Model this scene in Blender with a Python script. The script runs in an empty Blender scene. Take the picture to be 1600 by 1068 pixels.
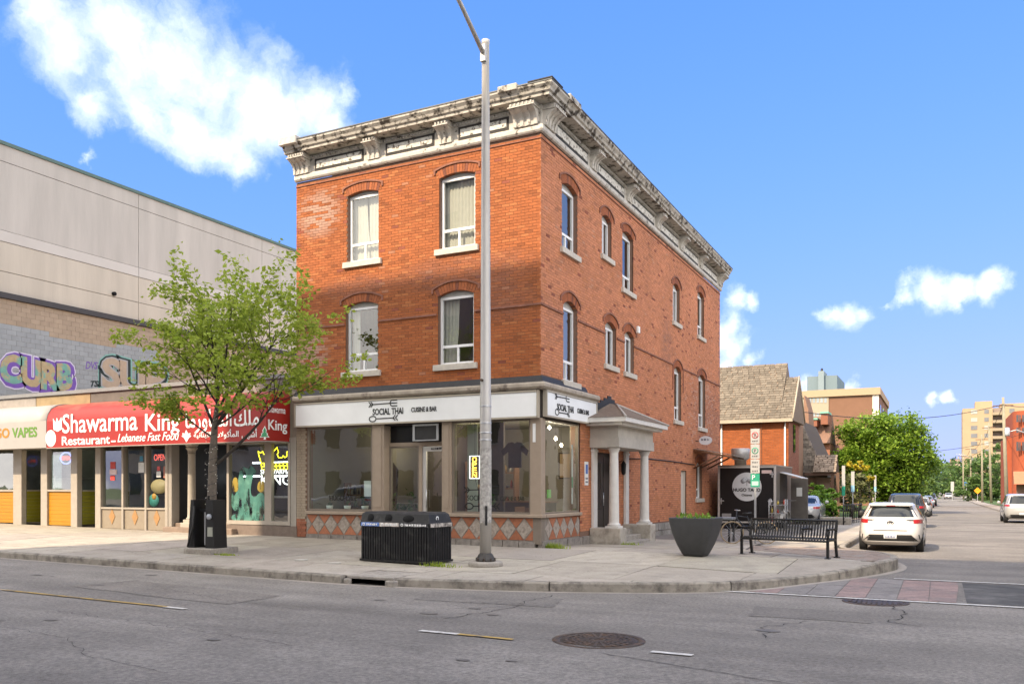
import bpy, bmesh, math, random
from mathutils import Vector, Matrix, noise as mnoise
from mathutils.geometry import delaunay_2d_cdt
random.seed(7)
R_ = math.radians
scene = bpy.context.scene
COL = scene.collection

# ------------------------------------------------------------------ camera
FPX, YH, AZ = 1322.0, 761.0, math.atan(668 / 1322)      # focal length in photo pixels, horizon row, yaw
SC = 61.0
HC = 95 / SC                                            # eye height above the pavement at the shop corner
_F = (-math.sin(AZ), math.cos(AZ)); _Rr = (math.cos(AZ), math.sin(AZ))
_d0, _r0 = FPX / SC, 45 / SC
CX, CY = -(_r0 * _Rr[0] + _d0 * _F[0]), -(_r0 * _Rr[1] + _d0 * _F[1])
cam_d = bpy.data.cameras.new('camera'); cam = bpy.data.objects.new('camera', cam_d); COL.objects.link(cam)
cam.location = (CX, CY, HC); cam.rotation_euler = (R_(90), 0, AZ)
cam_d.sensor_width = 36; cam_d.lens = FPX / 1600 * 36; cam_d.shift_y = 227 / 1600
cam_d.clip_start = 0.1; cam_d.clip_end = 6000
scene.camera = cam

def _ray(px, py):
    u = (px - 800) / FPX
    return (_F[0] + u * _Rr[0], _F[1] + u * _Rr[1], (YH - py) / FPX)
def onX(px, py, X):
    d = _ray(px, py); t = (X - CX) / d[0]; return (X, CY + t * d[1], HC + t * d[2])
def onY(px, py, Y):
    d = _ray(px, py); t = (Y - CY) / d[1]; return (CX + t * d[0], Y, HC + t * d[2])
def onT(px, py, t):
    d = _ray(px, py); return (CX + t * d[0], CY + t * d[1], HC + t * d[2])

# ------------------------------------------------------------------ light
SUN_EL, SUN_TH = R_(40), R_(21)                         # elevation; swing of the sun from behind the camera towards the vape shop
w = bpy.data.worlds.new('World'); scene.world = w; w.use_nodes = True
nt = w.node_tree; nt.nodes.clear()
def wn(t, **k):
    n = nt.nodes.new(t)
    for a, b in k.items(): setattr(n, a, b)
    return n
out = wn('ShaderNodeOutputWorld'); bg = wn('ShaderNodeBackground'); bg.inputs[1].default_value = 0.15
sky = wn('ShaderNodeTexSky', sky_type='NISHITA', sun_disc=False, sun_elevation=SUN_EL, sun_rotation=R_(200), altitude=100, air_density=1.0, dust_density=0.6, ozone_density=2.5)
hs = wn('ShaderNodeHueSaturation'); hs.inputs['Saturation'].default_value = 1.0; hs.inputs['Value'].default_value = 1.0
kA = wn('ShaderNodeVectorMath', operation='ADD'); kA.inputs[1].default_value = (5.65, 2.09, 1.33); nt.links.new(sky.outputs[0], kA.inputs[0])
kB = wn('ShaderNodeVectorMath', operation='MULTIPLY'); kB.inputs[1].default_value = (1.565 * 1.27, 1.31 * 1.27, 2.25 * 1.27); nt.links.new(sky.outputs[0], kB.inputs[0])
kC = wn('ShaderNodeVectorMath', operation='DIVIDE'); nt.links.new(kB.outputs[0], kC.inputs[0]); nt.links.new(kA.outputs[0], kC.inputs[1])
nt.links.new(kC.outputs[0], hs.inputs['Color'])
tc = wn('ShaderNodeTexCoord')
n1 = wn('ShaderNodeTexNoise'); n1.inputs['Scale'].default_value = 7; n1.inputs['Detail'].default_value = 8; n1.inputs['Roughness'].default_value = .62
nt.links.new(tc.outputs['Generated'], n1.inputs['Vector'])
wsub = wn('ShaderNodeVectorMath', operation='SUBTRACT'); wsub.inputs[1].default_value = (.5, .5, .5)
nt.links.new(n1.outputs['Color'], wsub.inputs[0])
wscl = wn('ShaderNodeVectorMath', operation='SCALE'); wscl.inputs['Scale'].default_value = .10
nt.links.new(wsub.outputs[0], wscl.inputs[0])
wadd = wn('ShaderNodeVectorMath', operation='ADD'); nt.links.new(tc.outputs['Generated'], wadd.inputs[0]); nt.links.new(wscl.outputs[0], wadd.inputs[1])
prev = None
CLOUDS = [(60, 40, 60), (110, 95, 75), (190, 60, 90), (270, 90, 105), (330, 130, 105), (385, 165, 85), (440, 170, 75), (490, 165, 62), (520, 190, 38), (345, 225, 66), (375, 262, 40), (300, 195, 70), (540, 150, 26), (230, 180, 50), (140, 170, 45), (425, 278, 16), (130, 262, 14),
          (1148, 472, 22), (1175, 470, 16), (1140, 520, 34), (1158, 540, 26), (1150, 566, 22), (1180, 563, 20), (1312, 500, 30), (1338, 496, 22), (1288, 495, 20), (1420, 486, 26), (1385, 486, 14), (1460, 470, 34), (1430, 452, 20), (1500, 465, 28), (1550, 455, 32), (1578, 448, 22), (1455, 640, 14), (1480, 635, 14), (1270, 610, 18), (1330, 610, 18)]
dirs = []
for (px, py, r) in CLOUDS:
    d = Vector(_ray(px, py)); s = d.length; dirs.append((d.normalized(), r / FPX / s * 1.25))
for d, r in dirs:
    vs = wn('ShaderNodeVectorMath', operation='DISTANCE'); vs.inputs[1].default_value = d
    nt.links.new(wadd.outputs[0], vs.inputs[0])
    m = wn('ShaderNodeMath', operation='MULTIPLY_ADD'); m.inputs[1].default_value = -1 / r; m.inputs[2].default_value = 1.0
    nt.links.new(vs.outputs['Value'], m.inputs[0])
    if prev is None: prev = m
    else:
        x = wn('ShaderNodeMath', operation='SMOOTH_MAX'); x.inputs[2].default_value = .35
        nt.links.new(prev.outputs[0], x.inputs[0]); nt.links.new(m.outputs[0], x.inputs[1]); prev = x
n2 = wn('ShaderNodeTexNoise'); n2.inputs['Scale'].default_value = 16; n2.inputs['Detail'].default_value = 9; n2.inputs['Roughness'].default_value = .6
nt.links.new(wadd.outputs[0], n2.inputs['Vector'])
nm = wn('ShaderNodeMath', operation='MULTIPLY_ADD'); nm.inputs[1].default_value = 1.5; nm.inputs[2].default_value = -.62
nt.links.new(n2.outputs['Fac'], nm.inputs[0])
sm = wn('ShaderNodeMath', operation='ADD'); nt.links.new(prev.outputs[0], sm.inputs[0]); nt.links.new(nm.outputs[0], sm.inputs[1])
rp = wn('ShaderNodeMapRange', interpolation_type='SMOOTHSTEP'); rp.inputs['From Min'].default_value = .2; rp.inputs['From Max'].default_value = 1.1; rp.inputs['To Max'].default_value = .29
nt.links.new(sm.outputs[0], rp.inputs['Value'])
# broken cloud field added outside the view to brighten the shaded street
nf = wn('ShaderNodeTexNoise'); nf.inputs['Scale'].default_value = 2.3; nf.inputs['Detail'].default_value = 7; nf.inputs['Roughness'].default_value = .55
nt.links.new(tc.outputs['Generated'], nf.inputs['Vector'])
fr = wn('ShaderNodeMapRange', interpolation_type='SMOOTHSTEP'); fr.inputs['From Min'].default_value = .40; fr.inputs['From Max'].default_value = .56; nt.links.new(nf.outputs['Fac'], fr.inputs['Value'])
vd = wn('ShaderNodeVectorMath', operation='DOT_PRODUCT'); vd.inputs[1].default_value = Vector((_F[0], _F[1], .27)).normalized(); nt.links.new(tc.outputs['Generated'], vd.inputs[0])
vr = wn('ShaderNodeMapRange', interpolation_type='SMOOTHSTEP'); vr.inputs['From Min'].default_value = math.cos(R_(44)); vr.inputs['From Max'].default_value = math.cos(R_(68)); nt.links.new(vd.outputs['Value'], vr.inputs['Value'])
ff = wn('ShaderNodeMath', operation='MULTIPLY'); nt.links.new(fr.outputs[0], ff.inputs[0]); nt.links.new(vr.outputs[0], ff.inputs[1])
cm = wn('ShaderNodeMath', operation='MAXIMUM'); nt.links.new(ff.outputs[0], cm.inputs[0]); nt.links.new(rp.outputs[0], cm.inputs[1])
cr = wn('ShaderNodeMapRange'); cr.inputs['From Min'].default_value = .3; cr.inputs['From Max'].default_value = .75; cr.inputs['To Min'].default_value = .82; cr.inputs['To Max'].default_value = 1.0
nt.links.new(n1.outputs['Fac'], cr.inputs['Value'])
cc = wn('ShaderNodeVectorMath', operation='SCALE'); cc.inputs[0].default_value = (7.3, 6.95, 6.45)
nt.links.new(cr.outputs[0], cc.inputs['Scale'])
mix = wn('ShaderNodeMix', data_type='RGBA'); nt.links.new(cm.outputs[0], mix.inputs['Factor'])
nt.links.new(hs.outputs[0], mix.inputs['A']); nt.links.new(cc.outputs[0], mix.inputs['B'])
nt.links.new(mix.outputs['Result'], bg.inputs[0]); nt.links.new(bg.outputs[0], out.inputs[0])

sun_d = bpy.data.lights.new('sun', 'SUN'); sun_d.energy = 2.0; sun_d.angle = R_(0.55); sun_d.color = (1.0, .82, .6)
sun = bpy.data.objects.new('sun', sun_d); COL.objects.link(sun)
SDIR = Vector((-math.sin(SUN_TH) * math.cos(SUN_EL), -math.cos(SUN_TH) * math.cos(SUN_EL), math.sin(SUN_EL)))
sun.rotation_euler = SDIR.to_track_quat('Z', 'Y').to_euler(); sun.location = (-20, -60, 60)
scene.view_settings.view_transform = 'Standard'; scene.view_settings.look = 'None'
scene.view_settings.gamma = 1.0; scene.view_settings.use_curve_mapping = False
scene.view_settings.exposure = 1.85
scene.render.engine = 'CYCLES'
cy = scene.cycles; cy.use_denoising = True; cy.max_bounces = 6; cy.diffuse_bounces = 3; cy.glossy_bounces = 3; cy.transmission_bounces = 4; cy.transparent_max_bounces = 12
cy.caustics_reflective = False; cy.caustics_refractive = False

# ------------------------------------------------------------------ helpers
ROOTM = {}
class MB:
    """collects faces, then links them as ONE mesh object"""
    def __init__(s, xf=None): s.v = []; s.f = []; s.m = []; s.s = []; s.c = []; s.xf = xf; s.col = None
    def vert(s, p):
        if s.xf: p = s.xf(*p)
        s.v.append(p); return len(s.v) - 1
    def face(s, idx, m=0, sm=False): s.f.append(tuple(idx)); s.m.append(m); s.s.append(sm); s.c.append(s.col)
    def poly(s, pts, m=0, sm=False): s.face([s.vert(p) for p in pts], m, sm)
    def box(s, x0, x1, y0, y1, z0, z1, m=0, skip=''):
        i = [s.vert(p) for p in ((x0, y0, z0), (x1, y0, z0), (x1, y1, z0), (x0, y1, z0), (x0, y0, z1), (x1, y0, z1), (x1, y1, z1), (x0, y1, z1))]
        for k, q in (('b', (0, 3, 2, 1)), ('t', (4, 5, 6, 7)), ('f', (0, 1, 5, 4)), ('r', (1, 2, 6, 5)), ('k', (2, 3, 7, 6)), ('l', (3, 0, 4, 7))):
            if k not in skip: s.face([i[j] for j in q], m)
    def bevbox(s, x0, x1, y0, y1, z0, z1, b=.01, m=0):
        """box with chamfered upright and top edges"""
        def ring(d, z): return [s.vert(p) for p in ((x0 + d, y0 + b, z), (x0 + b, y0 + d, z), (x1 - b, y0 + d, z), (x1 - d, y0 + b, z), (x1 - d, y1 - b, z), (x1 - b, y1 - d, z), (x0 + b, y1 - d, z), (x0 + d, y1 - b, z))] if d < b else [s.vert(p) for p in ((x0 + b, y0 + b, z), (x0 + b, y0 + b, z), (x1 - b, y0 + b, z), (x1 - b, y0 + b, z), (x1 - b, y1 - b, z), (x1 - b, y1 - b, z), (x0 + b, y1 - b, z), (x0 + b, y1 - b, z))]
        a, c, d = ring(0, z0), ring(0, z1 - b), ring(b * .999, z1)
        s.face(a[::-1], m); s.face(d, m)
        for p, q in ((a, c), (c, d)):
            for k in range(8): s.face((p[k], p[(k + 1) % 8], q[(k + 1) % 8], q[k]), m)
    def loft(s, rings, m=0, sm=True, cap=True, closed=True):
        ids = [[s.vert(p) for p in r] for r in rings]; n = len(ids[0])
        for a, b in zip(ids, ids[1:]):
            for k in range(n if closed else n - 1): s.face((a[k], a[(k + 1) % n], b[(k + 1) % n], b[k]), m, sm)
        if cap: s.face(ids[0][::-1], m); s.face(ids[-1], m)
    def tube(s, path, r, n=8, m=0, cap=True, sm=True):
        path = [Vector(p) for p in path]; rs = r if isinstance(r, (list, tuple)) else [r] * len(path)
        rings = []; up = None
        for k, p in enumerate(path):
            t = (path[min(k + 1, len(path) - 1)] - path[max(k - 1, 0)]).normalized()
            if up is None: up = Vector((0, 0, 1)) if abs(t.z) < .9 else Vector((1, 0, 0))
            a = t.cross(up).normalized(); up = a.cross(t).normalized()
            rings.append([tuple(p + (a * math.cos(2 * math.pi * j / n) + up * math.sin(2 * math.pi * j / n)) * rs[k]) for j in range(n)])
        s.loft(rings, m, sm, cap)
    def lathe(s, prof, c, n=16, m=0, sm=True, ax='z', cap=True):
        rings = []
        for r, h in prof:
            ring = []
            for j in range(n):
                a = 2 * math.pi * j / n; p, q = r * math.cos(a), r * math.sin(a)
                ring.append({'z': (c[0] + p, c[1] + q, c[2] + h), 'y': (c[0] + p, c[1] + h, c[2] + q), 'x': (c[0] + h, c[1] + p, c[2] + q)}[ax])
            rings.append(ring if ax != 'y' else ring[::-1])
        s.loft(rings, m, sm, cap)
    def prism(s, pts, fa, fb, m=0):
        """polygon pts (any 2-tuple) placed by fa(p), fb(p) -> 3D ends"""
        a = [s.vert(fa(*p)) for p in pts]; b = [s.vert(fb(*p)) for p in pts]; n = len(pts)
        s.face(a[::-1], m); s.face(b, m)
        for k in range(n): s.face((a[k], a[(k + 1) % n], b[(k + 1) % n], b[k]), m)
    def ocylinder(s, p, q, r, n=12, m=0): s.tube([p, q], r, n, m)
    def build(s, name, mats, parent=None, kind=None, local=False):
        me = bpy.data.meshes.new(name); vs = s.v
        M = ROOTM.get(parent.name) if parent is not None else None
        if M is not None and not local:
            Mi = M.inverted(); vs = [tuple(Mi @ Vector(p)) for p in vs]
        me.from_pydata(vs, [], s.f)
        for m in (mats if isinstance(mats, (list, tuple)) else [mats]): me.materials.append(m)
        me.polygons.foreach_set('material_index', s.m); me.polygons.foreach_set('use_smooth', s.s)
        if any(c is not None for c in s.c):
            at = me.color_attributes.new('tint', 'FLOAT_COLOR', 'CORNER'); arr = []
            for c, f in zip(s.c, s.f): arr += list((*(c or (1, 1, 1)), 1)) * len(f)
            at.data.foreach_set('color', arr)
        me.validate(); me.update()
        bm = bmesh.new(); bm.from_mesh(me); bmesh.ops.recalc_face_normals(bm, faces=bm.faces); bm.to_mesh(me); bm.free()
        return link(name, me, parent, kind)
def link(name, me, parent=None, kind=None):
    o = bpy.data.objects.new(name, me); COL.objects.link(o)
    if parent is not None:
        o.parent = parent
        if parent.name in ROOTM: ROOTM[o.name] = ROOTM[parent.name]
    if kind: o['kind'] = kind
    return o
def lamp(name, loc, energy, col, parent, r=.05):
    d = bpy.data.lights.new(name, 'POINT'); d.energy = energy; d.color = col; d.shadow_soft_size = r; o = bpy.data.objects.new(name, d); COL.objects.link(o); o.parent = parent; o.location = ROOTM[parent.name].inverted() @ Vector(loc); return o
def thing(name, label, cat, loc=(0, 0, 0), rz=0, group=None):
    o = bpy.data.objects.new(name, None); COL.objects.link(o); o.location = loc; o.rotation_euler = (0, 0, rz)
    o['label'] = label; o['category'] = cat
    if group: o['group'] = group
    ROOTM[o.name] = Matrix.Translation(loc) @ Matrix.Rotation(rz, 4, 'Z')
    return o
def tag(o, label, cat, group=None, kind=None):
    o['label'] = label; o['category'] = cat
    if group: o['group'] = group
    if kind: o['kind'] = kind
    return o
def text_mesh(body, size, extrude=.004, offset=0, shear=0, wscale=1, align='LEFT', spacing=1):
    c = bpy.data.curves.new('txt', 'FONT'); c.body = body; c.size = size; c.extrude = extrude; c.offset = offset; c.shear = shear; c.align_x = align; c.resolution_u = 3; c.space_character = spacing
    o = bpy.data.objects.new('txt', c); COL.objects.link(o)
    me = bpy.data.meshes.new_from_object(o.evaluated_get(bpy.context.evaluated_depsgraph_get()))
    bpy.data.objects.remove(o)
    for v in me.vertices: v.co.x *= wscale
    return me
def lettering(body, size, org, right, up, mat, parent, name='lettering', lift=.006, width=None, **k):
    """flat letters at org (bottom left), along right/up; width scales the line to that many metres"""
    me = text_mesh(body, size, **k)
    if width:
        xs = [v.co.x for v in me.vertices]; f = width / (max(xs) - min(xs)); mn = min(xs)
        for v in me.vertices: v.co.x = (v.co.x - mn) * f
    r = Vector(right).normalized(); u = Vector(up).normalized(); n = r.cross(u)
    M = Matrix((r, u, n)).transposed().to_4x4(); M.translation = Vector(org) + n * lift
    if parent is not None and parent.name in ROOTM: M = ROOTM[parent.name].inverted() @ M
    me.transform(M); me.materials.clear(); me.materials.append(mat)
    return link(name, me, parent)

def marks(org, right, up, width, h, m, parent, seed=1, lift=.004, local=False):
    """a row of small worn print too fine to read"""
    r_, u_ = Vector(right), Vector(up); n_ = r_.cross(u_); o_ = Vector(org) + n_ * lift; rr_ = random.Random(seed); mb = MB(); x = 0
    while x < width:
        w_ = min(rr_.uniform(.4, 1.3) * h, width - x); z0, z1 = rr_.uniform(0, .2) * h, rr_.uniform(.75, 1) * h
        mb.prism([(x, z0), (x + w_ * .8, z0), (x + w_ * .8, z1), (x, z1)], lambda a, b: tuple(o_ + r_ * a + u_ * b), lambda a, b: tuple(o_ + r_ * a + u_ * b + n_ * .002)); x += w_ + .12 * h
    return mb.build('fine_print', m, parent, kind='stuff', local=local)

# ------------------------------------------------------------------ materials
MATS = {}
def mat(name, col, rough=.6, metal=0, var=.12, scale=6, bump=0, bscale=60, spec=.4, emit=0, col2=None, c2s=2.0, c2t=.55, c2w=.08, attr=None, objcol=False, stretch=None, coat=0):
    """principled material: base colour, soft large-scale variation, optional second colour in patches, fine relief"""
    if name in MATS: return MATS[name]
    m = bpy.data.materials.new(name); m.use_nodes = True; t = m.node_tree; b = t.nodes['Principled BSDF']; L = t.links.new
    b.inputs['Roughness'].default_value = rough; b.inputs['Metallic'].default_value = metal; b.inputs['Specular IOR Level'].default_value = spec
    if coat: b.inputs['Coat Weight'].default_value = coat; b.inputs['Coat Roughness'].default_value = .05
    g = t.nodes.new('ShaderNodeNewGeometry'); vec = g.outputs['Position']
    if stretch:
        mp = t.nodes.new('ShaderNodeMapping'); mp.inputs['Scale'].default_value = stretch; L(vec, mp.inputs['Vector']); vec = mp.outputs[0]
    def rgb(c):
        n = t.nodes.new('ShaderNodeRGB'); n.outputs[0].default_value = (*c, 1); return n.outputs[0]
    base = rgb(col)
    if attr: a = t.nodes.new('ShaderNodeAttribute'); a.attribute_name = attr; base = a.outputs['Color']
    if objcol: a = t.nodes.new('ShaderNodeObjectInfo'); base = a.outputs['Color']
    if col2:
        n = t.nodes.new('ShaderNodeTexNoise'); n.inputs['Scale'].default_value = c2s; n.inputs['Detail'].default_value = 8; n.inputs['Roughness'].default_value = .65; L(vec, n.inputs['Vector'])
        r = t.nodes.new('ShaderNodeMapRange'); r.inputs['From Min'].default_value = c2t - c2w; r.inputs['From Max'].default_value = c2t + c2w; L(n.outputs['Fac'], r.inputs['Value'])
        x = t.nodes.new('ShaderNodeMix'); x.data_type = 'RGBA'; L(r.outputs[0], x.inputs['Factor']); L(base, x.inputs['A']); L(rgb(col2), x.inputs['B']); base = x.outputs['Result']
    if var:
        n = t.nodes.new('ShaderNodeTexNoise'); n.inputs['Scale'].default_value = scale; n.inputs['Detail'].default_value = 7; n.inputs['Roughness'].default_value = .6; L(vec, n.inputs['Vector'])
        r = t.nodes.new('ShaderNodeMapRange'); r.inputs['From Min'].default_value = .25; r.inputs['From Max'].default_value = .75; r.inputs['To Min'].default_value = 1 - var; r.inputs['To Max'].default_value = 1 + var; L(n.outputs['Fac'], r.inputs['Value'])
        x = t.nodes.new('ShaderNodeVectorMath'); x.operation = 'SCALE'; L(base, x.inputs[0]); L(r.outputs[0], x.inputs['Scale']); base = x.outputs[0]
    L(base, b.inputs['Base Color'])
    if emit: L(base, b.inputs['Emission Color']); b.inputs['Emission Strength'].default_value = emit
    if bump:
        n = t.nodes.new('ShaderNodeTexNoise'); n.inputs['Scale'].default_value = bscale; n.inputs['Detail'].default_value = 4; L(vec, n.inputs['Vector'])
        bn = t.nodes.new('ShaderNodeBump'); bn.inputs['Strength'].default_value = bump; bn.inputs['Distance'].default_value = .02; L(n.outputs['Fac'], bn.inputs['Height']); L(bn.outputs[0], b.inputs['Normal'])
    MATS[name] = m; return m
def glass_mat(name, tint=(.86, .9, .88), refl=1.0, base=.1):
    m = bpy.data.materials.new(name); m.use_nodes = True; t = m.node_tree; t.nodes.clear(); L = t.links.new
    o = t.nodes.new('ShaderNodeOutputMaterial'); mx = t.nodes.new('ShaderNodeMixShader'); tr = t.nodes.new('ShaderNodeBsdfTransparent'); gl = t.nodes.new('ShaderNodeBsdfGlossy')
    tr.inputs[0].default_value = (*tint, 1); gl.inputs['Roughness'].default_value = .015; gl.inputs[0].default_value = (refl, refl, refl, 1)
    g = t.nodes.new('ShaderNodeNewGeometry'); n = t.nodes.new('ShaderNodeTexNoise'); n.inputs['Scale'].default_value = 1.3; L(g.outputs['Position'], n.inputs['Vector'])
    bn = t.nodes.new('ShaderNodeBump'); bn.inputs['Strength'].default_value = .12; bn.inputs['Distance'].default_value = .02; L(n.outputs['Fac'], bn.inputs['Height']); L(bn.outputs[0], gl.inputs['Normal'])
    lw = t.nodes.new('ShaderNodeLayerWeight'); pw = t.nodes.new('ShaderNodeMath'); pw.operation = 'POWER'; pw.inputs[1].default_value = 3.2; L(lw.outputs['Facing'], pw.inputs[0])
    mm = t.nodes.new('ShaderNodeMath'); mm.operation = 'MULTIPLY_ADD'; mm.inputs[1].default_value = .85; mm.inputs[2].default_value = base; mm.use_clamp = True; L(pw.outputs[0], mm.inputs[0])
    L(mm.outputs[0], mx.inputs[0]); L(tr.outputs[0], mx.inputs[1]); L(gl.outputs[0], mx.inputs[2]); L(mx.outputs[0], o.inputs[0])
    MATS[name] = m; return m
def leaf_mat(name, c1, c2, sc=1.5, trans=.4):
    m = bpy.data.materials.new(name); m.use_nodes = True; t = m.node_tree; t.nodes.clear(); L = t.links.new
    o = t.nodes.new('ShaderNodeOutputMaterial'); mx = t.nodes.new('ShaderNodeMixShader'); df = t.nodes.new('ShaderNodeBsdfPrincipled'); tl = t.nodes.new('ShaderNodeBsdfTranslucent')
    df.inputs['Roughness'].default_value = .5; df.inputs['Specular IOR Level'].default_value = .3
    a = t.nodes.new('ShaderNodeAttribute'); a.attribute_name = 'tint'
    x = t.nodes.new('ShaderNodeMix'); x.data_type = 'RGBA'; x.inputs['A'].default_value = (*c1, 1); x.inputs['B'].default_value = (*c2, 1); L(a.outputs['Fac'], x.inputs['Factor'])
    L(x.outputs['Result'], df.inputs['Base Color']); L(x.outputs['Result'], tl.inputs[0])
    mx.inputs[0].default_value = trans; L(df.outputs[0], mx.inputs[1]); L(tl.outputs[0], mx.inputs[2]); L(mx.outputs[0], o.inputs[0])
    MATS[name] = m; return m
GLASS = glass_mat('window_glass'); SHOPGLASS = glass_mat('shop_glass', (.82, .9, .86), base=.15); DARKGLASS = mat('dark_glass', (.015, .018, .02), .04, 0, 0, spec=.6)
WHITE = mat('white_paint', (.78, .78, .76), .45, 0, .05); VINYL = mat('white_vinyl_frame', (.8, .8, .8), .35, 0, .03)
BLACK = mat('black_metal', (.012, .012, .013), .38, 0, .2, 20); RUBBER = mat('rubber', (.015, .015, .016), .8)
STONE = mat('limestone_sill', (.5, .46, .4), .85, 0, .15, 8, .3, 40)
TAUPE = mat('taupe_paint', (.33, .26, .195), .55, 0, .08, 5); TAUPE_D = mat('taupe_paint_dark', (.2, .165, .13), .6, 0, .1, 5)
STEEL = mat('galvanised_steel', (.5, .51, .52), .42, .75, .12, 10); ALU = mat('aluminium', (.62, .6, .57), .4, .5, .06)
CONC = mat('concrete', (.40, .365, .315), .9, 0, .12, 3, .25, 90, col2=(.30, .27, .23), c2s=1.2, c2t=.58, c2w=.14)
CONC2 = mat('old_concrete', (.33, .30, .26), .92, 0, .2, 5, .4, 70, col2=(.2, .18, .16), c2s=3, c2t=.6, c2w=.1)
INTER = mat('interior_plaster', (.42, .36, .3), .8, 0, .06); DARKIN = mat('interior_dark', (.06, .05, .045), .8); WOOD = mat('brown_wood', (.16, .085, .045), .6, 0, .3, 10, stretch=(1, 1, 6))
CURTAIN = mat('curtain_cloth', (.5, .47, .41), .9, 0, .06)
INK = mat('black_vinyl_ink', (.02, .02, .02), .5, 0, 0); WHITEINK = mat('white_vinyl_ink', (.85, .85, .83), .5, 0, 0)

# ------------------------------------------------------------------ ground heights
def rise(x): return -.0095 * max(min(x, 0), -45)
def walk_z(x, y): return _walk(x, y) - .085 * math.exp(-((x - 7.0) ** 2 + (y + 2.3) ** 2) / 5.5)     # dropped kerb at the crossing
def _walk(x, y):
    if y <= 0: return rise(x) + .018 * max(y, -8)
    return rise(x) - .025 * min(y, 6) - .006 * (min(max(y, 6), 130) - 6) + .009 * max(0, y - 230)
def road_z(x, y):
    t = min(max((-6.9 - y) / 13.5, 0), 1)
    return rise(x) - .27 + .07 * math.sin(math.pi * t) - .006 * min(max(y, 0), 130) + .009 * max(0, y - 230) + (.12 if y < -20.4 else 0)
# ================================================================== ground, road, pavement
def struct(name, mb=None, mats=None, label=None):
    if mb is None:
        o = bpy.data.objects.new(name, None); COL.objects.link(o)
    else: o = mb.build(name, mats)
    o['kind'] = 'structure'
    if label: o['label'] = label
    return o
def catmull(pts, step=.35):
    res = []
    for i in range(len(pts) - 1):
        p0, p1, p2, p3 = (Vector(pts[max(i - 1, 0)]), Vector(pts[i]), Vector(pts[i + 1]), Vector(pts[min(i + 2, len(pts) - 1)]))
        n = max(1, min(14, int((p2 - p1).length / step)))
        for k in range(n):
            t = k / n
            res.append(.5 * (2 * p1 + (p2 - p0) * t + (2 * p0 - 5 * p1 + 4 * p2 - p3) * t * t + (3 * p1 - p0 - 3 * p2 + p3) * t ** 3))
    res.append(Vector(pts[-1])); return res
KERB = [Vector((x, -6.85)) for x in (-60, -50, -40, -35)] + [Vector((-35 + 2.5 * k, -6.85)) for k in range(1, 13)] + catmull([(-4, -6.85), (-1, -6.85), (.4, -6.68), (1.75, -6.45), (3, -6.13), (4.5, -5.55), (5.5, -4.95), (6.15, -4.2), (6.85, -2.8), (7.65, -1.1), (8.15, .4), (8.28, 1.6), (8.1, 3.0), (7.6, 4.4), (7.0, 5.4), (6.68, 6.6), (6.6, 8.5)]) + [Vector((6.6, y)) for y in (11, 14, 17, 20, 24, 28, 33, 40, 50, 70, 100, 130, 230, 320)]
def offset(pl, d):
    r = []
    for i, p in enumerate(pl):
        t = (pl[min(i + 1, len(pl) - 1)] - pl[max(i - 1, 0)]).normalized(); r.append(p + Vector((-t.y, t.x)) * d)
    return r
KIN = offset(KERB, .17)

ASPH = mat('asphalt', (.172, .157, .14), .88, 0, .16, .9, .5, 130, col2=(.208, .191, .17), c2s=.55, c2t=.5, c2w=.14)
def add_speckle(m, amt=.22, sc=240):
    t = m.node_tree; b = t.nodes['Principled BSDF']; src = b.inputs['Base Color'].links[0].from_socket
    g = t.nodes.new('ShaderNodeNewGeometry'); n = t.nodes.new('ShaderNodeTexNoise'); n.inputs['Scale'].default_value = sc; n.inputs['Detail'].default_value = 2; t.links.new(g.outputs['Position'], n.inputs['Vector'])
    n3 = t.nodes.new('ShaderNodeTexNoise'); n3.inputs['Scale'].default_value = 22; n3.inputs['Detail'].default_value = 4; t.links.new(g.outputs['Position'], n3.inputs['Vector'])
    ad = t.nodes.new('ShaderNodeMath'); ad.operation = 'ADD'; t.links.new(n.outputs['Fac'], ad.inputs[0]); t.links.new(n3.outputs['Fac'], ad.inputs[1])
    r = t.nodes.new('ShaderNodeMapRange'); r.inputs['From Min'].default_value = .7; r.inputs['From Max'].default_value = 1.3; r.inputs['To Min'].default_value = 1 - amt; r.inputs['To Max'].default_value = 1 + amt; t.links.new(ad.outputs[0], r.inputs['Value'])
    s = t.nodes.new('ShaderNodeVectorMath'); s.operation = 'SCALE'; t.links.new(src, s.inputs[0]); t.links.new(r.outputs[0], s.inputs['Scale']); t.links.new(s.outputs[0], b.inputs['Base Color'])
add_speckle(ASPH, .42, 95); add_speckle(CONC, .12, 180); add_speckle(CONC2, .2, 120)
def add_streaks(m, amt=.1):                             # worn wheel tracks along the main street
    t = m.node_tree; b = t.nodes['Principled BSDF']; src = b.inputs['Base Color'].links[0].from_socket
    g = t.nodes.new('ShaderNodeNewGeometry'); mp = t.nodes.new('ShaderNodeMapping'); mp.inputs['Scale'].default_value = (.05, .75, 1); t.links.new(g.outputs['Position'], mp.inputs['Vector'])
    n = t.nodes.new('ShaderNodeTexNoise'); n.inputs['Scale'].default_value = 1.0; n.inputs['Detail'].default_value = 5; t.links.new(mp.outputs[0], n.inputs['Vector'])
    r = t.nodes.new('ShaderNodeMapRange'); r.inputs['From Min'].default_value = .3; r.inputs['From Max'].default_value = .7; r.inputs['To Min'].default_value = 1 - amt; r.inputs['To Max'].default_value = 1 + amt; t.links.new(n.outputs['Fac'], r.inputs['Value'])
    s = t.nodes.new('ShaderNodeVectorMath'); s.operation = 'SCALE'; t.links.new(src, s.inputs[0]); t.links.new(r.outputs[0], s.inputs['Scale']); t.links.new(s.outputs[0], b.inputs['Base Color'])
add_streaks(ASPH, .3)
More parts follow.
